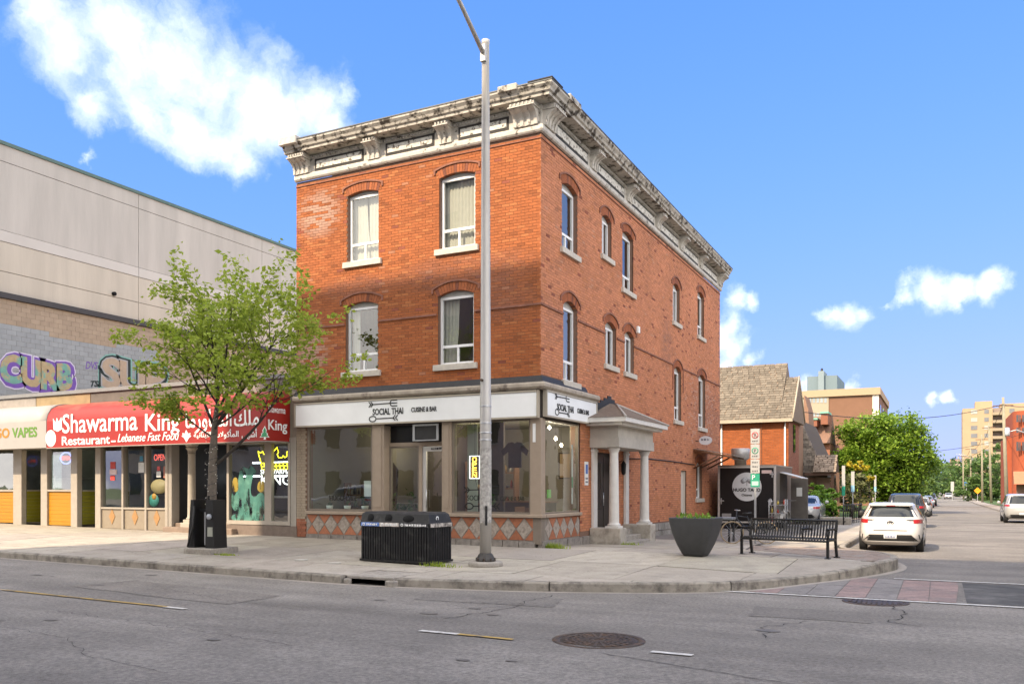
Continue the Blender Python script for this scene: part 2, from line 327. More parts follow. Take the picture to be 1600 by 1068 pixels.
def sheet(name, x0, x1, ys, zf, m, nx=8, xs=None):
    mb = MB(); xs = xs or [x0 + (x1 - x0) * k / nx for k in range(nx + 1)]
    idx = [[mb.vert((x, y, zf(x, y))) for x in xs] for y in ys]
    for j in range(len(ys) - 1):
        for i in range(len(xs) - 1): mb.face((idx[j][i], idx[j][i + 1], idx[j + 1][i + 1], idx[j + 1][i]))
    return struct(name, mb, m)
YS = [-45, -30, -20.41, -20.39] + [-20.3 + 1.34 * k for k in range(11)] + [-3, 0, 3, 6, 10, 20, 40, 80, 130, 180, 230, 300, 400, 520]
sheet('road', 0, 0, YS, road_z, ASPH, xs=[-70, -45, -20, 0, 5, 10, 20, 40, 70])
GRASS = mat('lawn_green', (.06, .1, .025), .9, 0, .3, 3, .6, 80)
mb = MB(); mb.poly([(-3000, -3000, -4), (3000, -3000, -4), (3000, 4000, -4), (-3000, 4000, -4)]); struct('ground', mb, GRASS)
YF = [28, 40, 80, 130, 180, 230, 300, 400, 520]
sheet('yard', -70, 4.3, YF, lambda x, y: walk_z(0, y) - .01, GRASS)
sheet('verge', 15.7, 70, [-6, 0, 6, 10, 20] + YF, lambda x, y: walk_z(1, y) + .03, GRASS)
RWALK = mat('far_pavement', (.27, .24, .21), .9, 0, .12, 2, .2, 60)  # one even concrete tone for the far pavement
mb = MB()
for y0, y1 in zip([-6, 0, 6, 20, 40, 80, 130, 230, 320], [0, 6, 20, 40, 80, 130, 230, 320, 500]):
    for x0, x1, dz in ((14.1, 14.3, .0), (14.3, 15.7, .004)):
        mb.poly([(x0, y0, walk_z(1, y0) + dz), (x1, y0, walk_z(1, y0) + dz), (x1, y1, walk_z(1, y1) + dz), (x0, y1, walk_z(1, y1) + dz)])
    mb.poly([(14.1, y0, road_z(1, y0) - .05), (14.1, y1, road_z(1, y1) - .05), (14.1, y1, walk_z(1, y1)), (14.1, y0, walk_z(1, y0))])
struct('far_sidewalk', mb, RWALK)
LOT = mat('lot_paving', (.17, .155, .14), .9, 0, .15, 1.5, .4, 100)
mb = MB()
for y0, y1 in ((6.6, 12), (12, 18), (18, 28.2)): mb.poly([(-.3, y0, walk_z(0, y0) - .014), (4.42, y0, walk_z(0, y0) - .014), (4.42, y1, walk_z(0, y1) - .014), (-.3, y1, walk_z(0, y1) - .014)])
struct('parking_lot', mb, LOT)

# kerb, one piece for every length of concrete
kerb = struct('kerb'); KM = mat('kerb_concrete', (.31, .28, .235), .92, 0, .28, 3, .4, 60, col2=(.13, .115, .1), c2s=4, c2t=.56, c2w=.1)
DRAIN = (-.86, .06)
def kerb_piece(a, b):
    mb = MB(); rings = []
    for k in range(a, b + 1):
        p, q = KERB[k], KIN[k]; zt = walk_z(q.x, q.y) + .006; zb = road_z(p.x, p.y) - .08
        e = .012 if k == a else (-.012 if k == b else 0)
        t = (KERB[min(k + 1, len(KERB) - 1)] - KERB[max(k - 1, 0)]).normalized() * e
        n = (q - p) * .13
        rings.append([(p.x + t.x, p.y + t.y, zb), (p.x + n.x * .5 + t.x, p.y + n.y * .5 + t.y, zt - .03), (p.x + n.x * 1.6 + t.x, p.y + n.y * 1.6 + t.y, zt), (q.x + t.x, q.y + t.y, zt), (q.x + t.x, q.y + t.y, zb)])
    mb.loft(rings, sm=False); mb.build('kerb_stone', KM, kerb)
i = 0; acc = 0; a = 0
for k in range(1, len(KERB)):
    acc += (KERB[k] - KERB[k - 1]).length
    indrain = KERB[k].x > DRAIN[0] - .1 and KERB[k - 1].x < DRAIN[1] - .1 and KERB[k].y < -6
    if indrain:
        if KERB[k - 1].x < DRAIN[0] + .1 and k - 1 > a: kerb_piece(a, k - 1)
        a = k; acc = 0
    elif acc > 2.9 or k == len(KERB) - 1: kerb_piece(a, k); a = k; acc = 0
# gutter strip, paler than the road
mb = MB(); GO = offset(KERB, -.17)
for k in range(len(KERB) - 1):
    if KERB[k].y > 6 or KERB[k].x < -35: continue
    mb.poly([(p.x, p.y, road_z(p.x, p.y) + .004) for p in (GO[k], GO[k + 1], KERB[k + 1], KERB[k])])
struct('gutter', mb, mat('gutter_dust', (.32, .285, .245), .95, 0, .25, 2, .3, 80))
dr = thing('storm_drain', 'dark kerb inlet under a broken concrete slab beside the black bin', 'drain', (-.4, -6.7, -.2))
DK = mat('black_void', (.004, .004, .004), .9, 0, 0)
mb = MB(); z = walk_z(-.4, -6.6); rz = road_z(-.4, -6.8); xs0, xs1 = -.82, .05
mb.bevbox(xs0 - .1, xs1 + .1, -6.78, -5.75, z - .04, z + .012, .012); mb.build('lintel_slab', CONC2, dr)
for xa, xb in ((xs0 - .13, xs0 + .02), (xs1 - .05, xs1 + .16)):
    mb = MB(); mb.bevbox(xa, xb, -6.84, -6.5, rz - .08, z - .042, .02); mb.build('cheek_stone', CONC2, dr)
mb = MB(); mb.box(xs0 + .02, xs1 - .05, -6.77, -5.9, rz - .5, z - .042, skip='f'); mb.build('pit', DK, dr)

# slabs
def clip(poly, fn):
    out = []
    for i, p in enumerate(poly):
        q = poly[(i + 1) % len(poly)]; a, b = fn(p), fn(q)
        if a >= 0: out.append(p)
        if (a >= 0) != (b >= 0): t = a / (a - b); out.append((p[0] + (q[0] - p[0]) * t, p[1] + (q[1] - p[1]) * t))
    return out
def clip_rect(poly, x0, x1, y0, y1):
    for fn in (lambda p: p[0] - x0, lambda p: x1 - p[0], lambda p: p[1] - y0, lambda p: y1 - p[1]):
        poly = clip(poly, fn)
        if len(poly) < 3: return []
    return poly
def area(p): return .5 * sum(p[i][0] * p[(i + 1) % len(p)][1] - p[(i + 1) % len(p)][0] * p[i][1] for i in range(len(p)))
KPTS = [(p.x, p.y) for p in KIN if p.y < 60 and p.x >= -50]
FRONT = [p for p in KPTS if p[1] < 60]
sidewalk = struct('sidewalk')
mbj = MB()                                              # joint bed below the slabs
JB = mat('joint_dirt', (.05, .045, .037), .95, 0, .3, 12)
for k in range(len(KIN) - 1):
    p, q = KIN[k], KIN[k + 1]
    if p.y > 60: break
    if q.x <= 0: ip, iq = Vector((p.x, .1)), Vector((q.x, .1))
    else: ip = Vector((min(p.x, 0), max(p.y, .1) if p.y > .1 else .1)) if p.y < 8 else Vector((4.3, p.y)); iq = Vector((0, max(q.y, .1))) if q.y < 8 else Vector((4.3, q.y))
    for j in range(6):
        quad = [p.lerp(ip, j / 6), q.lerp(iq, j / 6), q.lerp(iq, (j + 1) / 6), p.lerp(ip, (j + 1) / 6)]
        mbj.poly([(v.x, v.y, walk_z(v.x, v.y) - .016) for v in quad])
mbj.build('bedding', JB, sidewalk)
POLYA = [p for p in KPTS if p[1] < 3.6] ; POLYA = [p for p in POLYA if not (p[0] > 7.0 and p[1] > .2)] + [(7.72, .05), (4.55, 2.95), (4.2, 5.6), (4.2, 7.6), (.02, 7.6), (.02, .02), (-50, .02)]
POLYB = [(6.43, 5.7), (6.43, 60), (4.42, 60), (4.42, 5.7)]
rs = random.Random(5)
def slab(poly, tint=None):
    if len(poly) < 3 or abs(area(poly)) < .04: return
    poly = [p for i, p in enumerate(poly) if (Vector(p) - Vector(poly[i - 1])).length > .004]
    if len(poly) < 3: return
    if area(poly) < 0: poly = poly[::-1]
    mb = MB(); cx = sum(p[0] for p in poly) / len(poly); cyy = sum(p[1] for p in poly) / len(poly); tx, ty, dz = rs.uniform(-.002, .002), rs.uniform(-.002, .002), rs.uniform(-.003, .003)
    top = [(p[0], p[1], walk_z(*p) + dz + tx * (p[0] - cx) + ty * (p[1] - cyy)) for p in poly]; c = []
    v1 = [mb.vert(p) for p in top]; v0 = [mb.vert((p[0], p[1], p[2] - .03)) for p in top]
    mb.face(v1)
    for k in range(len(poly)): mb.face((v0[k], v0[(k + 1) % len(poly)], v1[(k + 1) % len(poly)], v1[k]))
    o = mb.build('slab', SLABM, sidewalk); g = rs.uniform(.86, 1.1); o.color = (.36 * g, .325 * g * rs.uniform(.98, 1.01), .275 * g * rs.uniform(.95, 1.03), 1)
SLABM = mat('slab_concrete', (.4, .36, .31), .9, 0, .16, 1.6, .25, 90, objcol=True, col2=(.25, .225, .19), c2s=1.7, c2t=.63, c2w=.12); add_speckle(SLABM, .14, 160)
for j, (y0, y1) in enumerate(((-7.2, -5.25), (-5.25, -2.7), (-2.7, .02))):
    x = -50 + .55 * j; st = (1.75, 2.05, 2.4)[j]
    while x < 9:
        if not (y0 < -5.5 and x + st > -1.0 and x < .2): slab(clip_rect(POLYA, x + .011, x + st - .011, y0 + .011, y1 - .011))
        else:
            slab(clip_rect(POLYA, x + .011, min(x + st - .011, xs0 - .12), y0 + .011, y1 - .011)); slab(clip_rect(POLYA, max(x, xs0 - .1), min(x + st, xs1 + .09), -5.74, y1 - .011)); slab(clip_rect(POLYA, max(x + .011, xs1 + .12), x + st - .011, y0 + .011, y1 - .011))
        x += st
for y0 in (.03, 1.93, 3.83, 5.73):
    x = .0
    while x < 9: slab(clip_rect(POLYA, x + .011, x + 1.9 - .011, y0 + .011, y0 + 1.9 - .011)); x += 1.9
for k in range(28): slab(clip_rect(POLYB, 4.3, 6.5, 5.7 + 1.9 * k + .011, 5.7 + 1.9 * (k + 1) - .011))
# small clay pavers round the bench
NOSE = [(7.69, .1)] + [p for p in KPTS if p[0] > 6.6 and .3 < p[1] < 5.65] + [(6.4, 5.66), (4.25, 5.66), (4.6, 2.97)]
PAVER = mat('clay_paver', (.3, .24, .2), .9, 0, .15, 8, .3, 80, attr='tint')
mb = MB(); row = 0; y = .2
while y < 5.7:
    x = 4.1 + (.1 if row % 2 else 0)
    while x < 8.3:
        c = clip_rect(NOSE, x, x + .192, y, y + .093)
        if len(c) >= 3 and abs(area(c)) > .002:
            g = rs.uniform(.8, 1.15); mb.col = (.30 * g, .235 * g, .195 * g) if rs.random() < .7 else (.3 * g, .27 * g, .24 * g)
            if area(c) < 0: c = c[::-1]
            h = rs.uniform(-.003, .003); v1 = [mb.vert((p[0], p[1], walk_z(*p) + h)) for p in c]; v0 = [mb.vert((p[0], p[1], walk_z(*p) - .014)) for p in c]; mb.face(v1)
            for k in range(len(c)): mb.face((v0[k], v0[(k + 1) % len(c)], v1[(k + 1) % len(c)], v1[k]))
        x += .2
    y += .1; row += 1
mb.build('paver_field', PAVER, sidewalk, kind='stuff')

# crosswalk of large pavers between two white lines
cw = struct('crosswalk'); CPM = mat('crosswalk_paver', (.3, .24, .22), .9, 0, .18, 4, .3, 80, objcol=True, col2=(.14, .13, .125), c2s=2.5, c2t=.62, c2w=.12); add_speckle(CPM, .2, 200)
CWP = [(p.x, p.y) for p in GO if -5.2 < p.y < -.9 and p.x > 4] ; CWP = CWP + [(9.45, -1.32), (9.35, -4.56), (5.8, -4.56)]
for j in range(4):
    for k in range(10):
        x0 = 5.2 + .47 * k; y0 = -4.56 + .81 * j
        c = clip_rect(CWP, x0 + .006, x0 + .464, y0 + .006, y0 + .804)
        if len(c) < 3 or abs(area(c)) < .02: continue
        if area(c) < 0: c = c[::-1]
        mb = MB(); v1 = [mb.vert((p[0], p[1], road_z(*p) + .009)) for p in c]; v0 = [mb.vert((p[0], p[1], road_z(*p) - .01)) for p in c]; mb.face(v1)
        for q in range(len(c)): mb.face((v0[q], v0[(q + 1) % len(c)], v1[(q + 1) % len(c)], v1[q]))
        o = mb.build('paver', CPM, cw); g = rs.uniform(.9, 1.1); o.color = (.2 * g, .185 * g, .175 * g, 1) if k in (3, 4, 6) else (.25 * g, .18 * g, .165 * g, 1)
mb = MB(); mb.poly([(x, y, road_z(x, y) + .004) for x, y in ((9.5, -4.5), (13.5, -4.5), (13.5, -1.35), (9.5, -1.35))]); struct('asphalt_patch', mb, mat('dark_patch', (.07, .068, .066), .9, 0, .3, 2, .6, 60, col2=(.12, .115, .11), c2s=1.5))
PW = mat('road_paint_white', (.56, .54, .5), .7, 0, .1, 6, col2=(.24, .23, .21), c2s=9, c2t=.6, c2w=.08); PY = mat('road_paint_yellow', (.42, .28, .08), .8, 0, .1, 6, col2=(.15, .135, .11), c2s=5, c2t=.56, c2w=.08)
def marking(pts, m, name='road_marking'):
    mb = MB(); n = 10
    a, b, c, d = [Vector(p) for p in pts]
    for k in range(n):
        q = [a.lerp(b, k / n), a.lerp(b, (k + 1) / n), d.lerp(c, (k + 1) / n), d.lerp(c, k / n)]
        mb.poly([(v.x, v.y, road_z(v.x, v.y) + .013) for v in q])
    struct(name, mb, m)
marking(((5.55, -4.78), (16, -4.83), (16, -4.71), (5.6, -4.66)), PW)
marking(((8.3, -1.2), (16, -1.3), (16, -1.19), (8.3, -1.09)), PW)
marking(((-60, -10.86), (-1.0, -10.9), (-1.0, -10.82), (-60, -10.78)), PY)
for x0, x1 in ((-5.2, -4.85), (-1.05, -.62), (3.4, 3.95), (6.35, 6.8)): marking(((x0, -10.93), (x1, -10.93), (x1, -10.83), (x0, -10.83)), PW)
marking(((3.95, -10.92), (4.7, -10.95), (4.7, -10.87), (3.95, -10.84)), PY)
# tar-dark cracks
CRK = mat('crack_dark', (.03, .029, .028), .95, 0, .2)
def crack(pts, w=.012, seed=1, jit=.06):
    r = random.Random(seed); pl = []
    for (a, b) in zip(pts, pts[1:]):
        n = max(2, int((Vector(b) - Vector(a)).length / .12))
        for k in range(n): pl.append(Vector(a).lerp(Vector(b), k / n) + Vector((r.uniform(-jit, jit), r.uniform(-jit, jit))))
    pl.append(Vector(pts[-1])); mb = MB()
    for k in range(len(pl) - 1):
        p, q = pl[k], pl[k + 1]; t = (q - p).normalized(); n = Vector((-t.y, t.x)); w0, w1 = w * (.4 + .8 * math.sin(k * 1.7) ** 2), w * (.4 + .8 * math.sin((k + 1) * 1.7) ** 2)
        mb.poly([(v.x, v.y, road_z(v.x, v.y) + .006) for v in (p - n * w0, q - n * w1, q + n * w1, p + n * w0)])
    struct('road_crack', mb, CRK)
crack([(3.3, -6.6), (3.2, -7.5), (3.45, -8.2), (3.3, -8.9), (3.1, -9.8)], 0.0108, 1); crack([(3.2, -8.4), (2.2, -9.2), (1.6, -10.2)], 0.0054, 2)
crack([(-4, -12.9), (0, -13.2), (1.2, -13.8), (2.6, -14.0)], 0.0036, 3, .03); crack([(7.3, -9.3), (7.1, -8.5), (7.5, -7.6)], 0.0072, 4); crack([(8.4, -5.4), (8.7, -6.2), (8.5, -7.2), (8.9, -7.4)], 0.0108, 5)
crack([(5.9, -11.2), (8, -11.8), (10, -12.2)], 0.0072, 6, .03); crack([(-3, -9.2), (-1, -9.8), (1, -10.1)], 0.0048, 7); crack([(4.6, -6.1), (5.6, -6.9), (6.3, -7.1)], 0.0048, 8); crack([(-20, -8.4), (-14, -8.7), (-9, -8.2)], 0.0054, 9); crack([(-2, -11.9), (.8, -12.1), (3, -12.4)], 0.0042, 10)
IRON = mat('cast_iron', (.075, .06, .05), .6, .5, .35, 14, .5, 60, col2=(.13, .08, .05), c2s=8)
def manhole(x, y, r, label, cat, slots=False):
    o = thing('manhole_cover', label, cat, (x, y, road_z(x, y)))
    z = road_z(x, y)
    mb = MB(); mb.lathe([(r, .0), (r, .008), (r * .86, .008), (r * .86, 0)], (x, y, z), 40, cap=False); mb.build('frame_ring', IRON, o)
    mb = MB(); mb.lathe([(r * .84, -.01), (r * .84, .004), (.001, .004)], (x, y, z), 40, cap=False)
    if slots:
        for k in range(-5, 6):
            xx = k * r * .15; h = math.sqrt(max(0, (r * .8) ** 2 - xx * xx)); mb.box(x + xx - .022, x + xx + .022, y - h, y + h, z + .004, z + .012)
    else:
        for k in range(1, 6): mb.lathe([(r * .84 * k / 6 - .02, .004), (r * .84 * k / 6 - .02, .012), (r * .84 * k / 6 + .02, .012), (r * .84 * k / 6 + .02, .004)], (x, y, z), 36, cap=False)
        for k in range(24):
            a = k * math.pi / 12; p = Vector((math.cos(a), math.sin(a))); q = Vector((-p.y, p.x)) * .015
            mb.poly([(x + v.x, y + v.y, z + .0135) for v in (p * r * .2 - q, p * r * .8 - q, p * r * .8 + q, p * r * .2 + q)])
    mb.build('lid', IRON, o)
manhole(5.58, -10.45, .54, 'round rusty cast iron cover with concentric ribs in the main road', 'manhole')
manhole(8.2, -5.0, .5, 'round slotted drain grate beside the white crosswalk line', 'manhole', True)
for k, (px, x, y) in enumerate(((473, -3.55, -5.0), (533, -2.5, -5.15))):
    mb = MB(); mb.lathe([(.15, 0), (.15, .008), (.11, .011), (.001, .011)], (x, y, walk_z(x, y) + .003), 20)
    tag(mb.build('valve_cover', mat('pale_iron', (.55, .52, .47), .7, .2, .1)), ('small pale round valve cap in the pavement between the tree and the bin', 'small pale round valve cap in the pavement next to the black bin')[k], 'valve cap', 'valve caps in the pavement')

# old road repairs, oil spots and gum
def patch(pts, c, c2, seed):
    r = random.Random(seed); P = []
    for p, q in zip(pts, pts[1:] + pts[:1]):
        for k in range(6): t = k / 6; P.append((p[0] + (q[0] - p[0]) * t + r.uniform(-.04, .04), p[1] + (q[1] - p[1]) * t + r.uniform(-.04, .04)))
    mb = MB(); mb.poly([(x, y, road_z(x, y) + .005) for x, y in P]); m = mat('road_patch_%d' % seed, c, .9, 0, .2, 1.5, .5, 120, col2=c2, c2s=1.1, c2t=.52, c2w=.12); add_speckle(m, .4, 95); struct('road_patch', mb, m)
patch([(1.2, -7.1), (3.6, -6.9), (3.9, -8.0), (1.5, -8.2)], (.185, .168, .15), (.16, .147, .132), 1); patch([(-4.5, -8.6), (-.6, -8.9), (-.5, -10.2), (-4.6, -9.9)], (.2, .18, .158), (.172, .157, .14), 2); patch([(6.6, -6.4), (8.2, -6.3), (8.3, -7.4), (6.7, -7.5)], (.15, .138, .124), (.172, .157, .14), 3); patch([(-11, -11.6), (-6, -11.8), (-6.1, -12.9), (-11, -12.7)], (.155, .142, .128), (.172, .157, .14), 4)
mb = MB(); r = random.Random(9)
for k in range(260):
    x, y = r.uniform(-14, 7), r.uniform(-6.5, -.2); q = r.uniform(.012, .035)
    if y < -4.5 and x > 5: continue
    mb.poly([(x + q * math.cos(a), y + q * .8 * math.sin(a), walk_z(x, y) + .0065) for a in [j * math.pi / 4 for j in range(8)]])
mb.build('gum_spots', mat('gum_dark', (.13, .12, .1), .9, 0, .2), sidewalk, kind='stuff')
mb = MB()
for k in range(22):
    x, y = r.uniform(-9, 12), r.choice([-8.9, -12.2]) + r.gauss(0, .35); q = r.uniform(.03, .12)
    mb.poly([(x + q * 1.6 * math.cos(a), y + q * math.sin(a), road_z(x, y) + .0075) for a in [j * math.pi / 5 for j in range(10)]])
o = struct('oil_spots', mb, mat('oil_stain', (.135, .124, .111), .7, 0, .3, 6)); 
# ================================================================== the corner building
FR = lambda a, d, z: (a, d, z)
SD = lambda a, d, z: (-d, a, z)
BW, BL, ZT = 8.05, 19.8, 10.64
bld = thing('brick_building', 'three storey orange brick corner building with peeling white cornice above the thai restaurant', 'building', (0, 0, 0))
MORTAR = mat('mortar', (.2, .12, .085), .95, 0, .15, 10)
BRICKM = mat('brick_clay', (.36, .13, .07), .85, 0, .16, 25, .35, 120, attr='tint'); BRICKO = mat('brick_clay_single', (.36, .13, .07), .85, 0, .16, 25, .35, 120, objcol=True)
SOLDIER = mat('arch_brick', (.31, .115, .065), .85, 0, .2, 18, .35, 100, attr='tint')
rb = random.Random(11)
def vn(x, y, z, s): return mnoise.noise(Vector((x * s, y * s, z * s)))
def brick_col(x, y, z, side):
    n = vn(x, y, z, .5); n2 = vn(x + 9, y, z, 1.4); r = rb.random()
    c = Vector((.33, .1, .031)) if not side else Vector((.5, .2, .1))  # side wall tinted paler to offset the weaker ambient light there
    c = c * (1 + .14 * n + .08 * n2) * rb.uniform(.88, 1.11)
    if r < .08: c = c * .78
    elif r < .2: c = c.lerp(Vector((.44, .17, .06)), .45)
    elif r < .21: c = c.lerp(Vector((.42, .26, .18)), .35)
    elif r < .23: c = Vector((.25, .072, .04)) * rb.uniform(.8, 1.1)
    # bleached and darker patches where they are on the real wall
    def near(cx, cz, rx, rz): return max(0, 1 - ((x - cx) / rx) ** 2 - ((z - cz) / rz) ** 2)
    if not side:
        f = near(-7.2, 9.6, .9, .8) + near(-7.5, 5.6, .7, 1.1)
        if f > 0 and rb.random() < .75: c = c.lerp(Vector((.42, .30, .24)), min(.65, f * .8))
        s = near(-2.3, 7.35, 2.6, .6) + near(-5.8, 7.3, 1.6, .4) + near(-1.0, 6.5, 1.0, .7)  # bands under the upper sills: shadow edge put into the brick colour
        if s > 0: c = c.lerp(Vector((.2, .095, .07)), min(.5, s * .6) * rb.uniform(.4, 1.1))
    else:
        y_ = y
        s = max(0, 1 - ((y_ - 11.3) / .9) ** 2 - ((z - 7.0) / 1.0) ** 2) + max(0, 1 - ((y_ - 17.5) / 3.5) ** 2 - ((z - 4.6) / 1.9) ** 2) * .9 + max(0, 1 - ((y_ - .9) / 1.6) ** 2 - ((z - 6.0) / .9) ** 2) * .5
        if s > 0: c = c.lerp(Vector((.24, .12, .09)), min(.55, s * .6) * rb.uniform(.2, 1.2))
        if rb.random() < .25 * max(0, 1 - ((y_ - 16.5) / 3) ** 2 - ((z - 5) / 2.2) ** 2): c = c.lerp(Vector((.5, .3, .22)), .5)
    return tuple(c)
class Op:
    def __init__(s, a0, a1, z0, zs, rise=0, band=.235, style='slider', hood=True, drop=.1):
        s.a0, s.a1, s.z0, s.zs, s.rise, s.band, s.style, s.hood, s.drop = a0, a1, z0, zs, rise, band, style, hood, drop
        s.c = (a0 + a1) / 2; s.hw = (a1 - a0) / 2
        if rise: s.R = (s.hw ** 2 + rise ** 2) / (2 * rise); s.zc = zs + rise - s.R; s.th = math.asin(s.hw / s.R); s.Ro = s.R + band
        s.z1 = zs + rise
    def cut(s, z0, z1):
        zm = (z0 + z1) / 2
        if zm < s.z0 or not s.rise and zm > s.zs: return None
        if zm <= s.zs: return s.a0, s.a1
        if zm >= s.zc + s.Ro: return None
        h = min(math.sqrt(s.Ro ** 2 - (zm - s.zc) ** 2), (zm - s.zc) * math.tan(s.th))
        return s.c - h, s.c + h
OPF = [Op(-6.16, -5.06, 8.02, 9.95, .09), Op(-3.05, -1.93, 8.0, 9.95, .09), Op(-6.22, -5.09, 4.86, 6.74, .13), Op(-3.09, -1.97, 4.87, 6.74, .13)]
OPS = [Op(1.36, 2.45, 8.04, 9.76, .14), Op(4.4, 5.24, 8.6, 9.74, .15, style='pair'), Op(6.25, 7.34, 7.97, 9.76, .14), Op(12.04, 12.98, 7.92, 9.27, .18, style='pair'), Op(15.74, 16.83, 7.97, 9.74, .15),
       Op(1.45, 2.45, 4.46, 6.52, .17), Op(4.68, 5.67, 5.32, 6.52, .16, style='pair'), Op(6.47, 7.4, 5.3, 6.52, .16, style='pair'), Op(12.21, 13.21, 4.15, 6.07, .2, drop=.9), Op(15.9, 17.05, 4.1, 6.22, .17),
       Op(4.02, 5.8, -.5, 2.62, .0, style='door', hood=False), Op(13.16, 13.97, -.5, 2.25, 0, style='door', hood=False), Op(15.5, 16.5, 1.08, 2.5, .15, style='slider'), Op(-.5, 2.66, -.5, 4.42, 0, style='void', hood=False)]
CH, SL = .077, .225
def brickwork(xf, a0, a1, z0, z1, ops, side):
    res = []; z = z0; row = 0
    while z + CH <= z1 + .001:
        iv = [(a0, a1)]
        for o in ops:
            c = o.cut(z, z + CH)
            if c:
                nv = []
                for p, q in iv:
                    if c[1] <= p or c[0] >= q: nv.append((p, q)); continue
                    if c[0] > p: nv.append((p, c[0]))
                    if c[1] < q: nv.append((c[1], q))
                iv = nv
        off = (SL / 2 if row % 2 else 0)
        for p, q in iv:
            k = math.floor((p - off) / SL)
            while k * SL + off < q:
                b0, b1 = max(p, k * SL + off + .005), min(q, (k + 1) * SL + off - .005); k += 1
                if b1 - b0 > .03: res.append((b0, b1, z + .0045, z + CH - .0045))
        z += CH; row += 1
    return [(xf, side, *r) for r in res]
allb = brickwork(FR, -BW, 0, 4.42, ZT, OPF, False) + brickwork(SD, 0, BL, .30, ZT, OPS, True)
def camd(b):
    p = b[0]((b[2] + b[3]) / 2, 0, (b[4] + b[5]) / 2); return (p[0] - CX) ** 2 + (p[1] - CY) ** 2 + (p[2] - HC) ** 2
full = [i for i, b in enumerate(allb) if b[3] - b[2] > SL - .012 and not b[1]]; full.sort(key=lambda i: camd(allb[i])); single = set(full[:300])
mb = MB()
proto = MB(); l, h = (SL - .01) / 2, (CH - .009) / 2; proto.box(-l, l, 0, .03, -h, h, skip='k'); proto_o = None
for i, (xf, side, a0, a1, z0, z1) in enumerate(allb):
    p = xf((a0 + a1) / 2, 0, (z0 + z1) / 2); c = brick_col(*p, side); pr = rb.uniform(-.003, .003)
    if i in single:
        if proto_o is None: proto_o = proto.build('brick', BRICKO, bld, local=True); o = proto_o
        else: o = link('brick', proto_o.data, bld)
        o.location = (p[0], pr, p[2]); o.color = (*c, 1)
    else:
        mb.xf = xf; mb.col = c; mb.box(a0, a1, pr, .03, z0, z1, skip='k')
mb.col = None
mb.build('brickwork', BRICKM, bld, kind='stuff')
def backing(xf, a0, a1, z0, z1, ops, name, d0=.009, d1=.3):
    us = sorted({a0, a1} | {min(max(v, a0), a1) for o in ops for v in (o.a0, o.a1)}); zs = sorted({z0, z1} | {min(max(v, z0), z1) for o in ops for v in (o.z0, o.z1)})
    m = MB(xf)
    for u0, u1 in zip(us, us[1:]):
        run = None
        for w0, w1 in zip(zs, zs[1:]):
            um, wm = (u0 + u1) / 2, (w0 + w1) / 2
            hole = any(o.a0 < um < o.a1 and o.z0 < wm < o.z1 for o in ops)
            if not hole:
                if run is None: run = w0
                end = w1
            if (hole or w1 == zs[-1]) and run is not None: m.box(u0, u1, d0, d1, run, end); run = None
    return m.build(name, MORTAR, bld)
backing(FR, -BW, -.012, 4.30, ZT, OPF, 'wall'); backing(SD, .012, BL, -.4, ZT, OPS, 'wall')
mb = MB(); mb.box(-BW, -BW + .3, .3, BL, -.3, ZT); mb.box(-BW, 0, BL - .3, BL, -.3, ZT); mb.build('wall', mat('common_brick', (.3, .13, .085), .9, 0, .2, 5), bld)
mb = MB(); mb.box(-BW + .02, .02 - .04, .0, BL, 11.4, 11.5); mb.build('roof', mat('roof_tar', (.03, .03, .03), .9), bld)
mb = MB()
for z in (4.25, 7.45): mb.box(-BW + .3, -.3, .3, BL - .3, z, z + .1)
mb.box(-BW + .3, -.3, 3.5, 3.6, 4.35, 10.5); mb.box(-4.2, -4.1, .3, 3.5, 4.35, 10.5); mb.box(-BW + .3, -.3, .3, BL - .3, 10.4, 10.5)
for y in (8.6, 14.2): mb.box(-3.6, -.3, y, y + .1, 4.35, 10.4)
mb.build('inner_partition', INTER, bld)
mb = MB()                                               # rubble foundation along the side wall
for k in range(46):
    y = 6.8 + k * .285; g = rs.uniform(.7, 1.15); mb.col = (.3 * g, .28 * g, .25 * g)
    for j in range(2):
        hh = .27; zb = walk_z(0, y) - .1 + j * hh; mb.box(-.02, rs.uniform(.015, .05), y + .01 + j * .1, y + .275 + j * .1, zb + .01, min(zb + hh - .01, .295))
mb.col = None; mb.build('foundation', mat('rubble_stone', (.3, .28, .25), .95, 0, .3, 12, .6, 30, attr='tint'), bld, kind='stuff')
BELT = mat('belt_brick', (.24, .105, .07), .9, 0, .3, 6, .4, 60)
def belt(xf, segs, z, name='belt_course', m=BELT, p=.035, h=.055):
    for s0, s1 in segs: mm = MB(xf); mm.box(s0, s1, -p, .02, z, z + h); mm.build(name, m, bld)
belt(FR, [(-BW, -6.25), (-5.06, -3.12), (-1.94, .0349)], 6.235); belt(SD, [(-.0345, 1.42), (2.48, 4.65), (5.7, 6.44), (7.43, 12.0), (13.42, 15.86), (17.08, BL)], 6.235)
belt(FR, [(-BW, .0249)], ZT - .14, p=.025, h=.03); belt(SD, [(-.0245, BL)], ZT - .14, p=.025, h=.03)
FRAMEC = mat('arch_infill_grey', (.42, .41, .39), .7, 0, .15, 6)
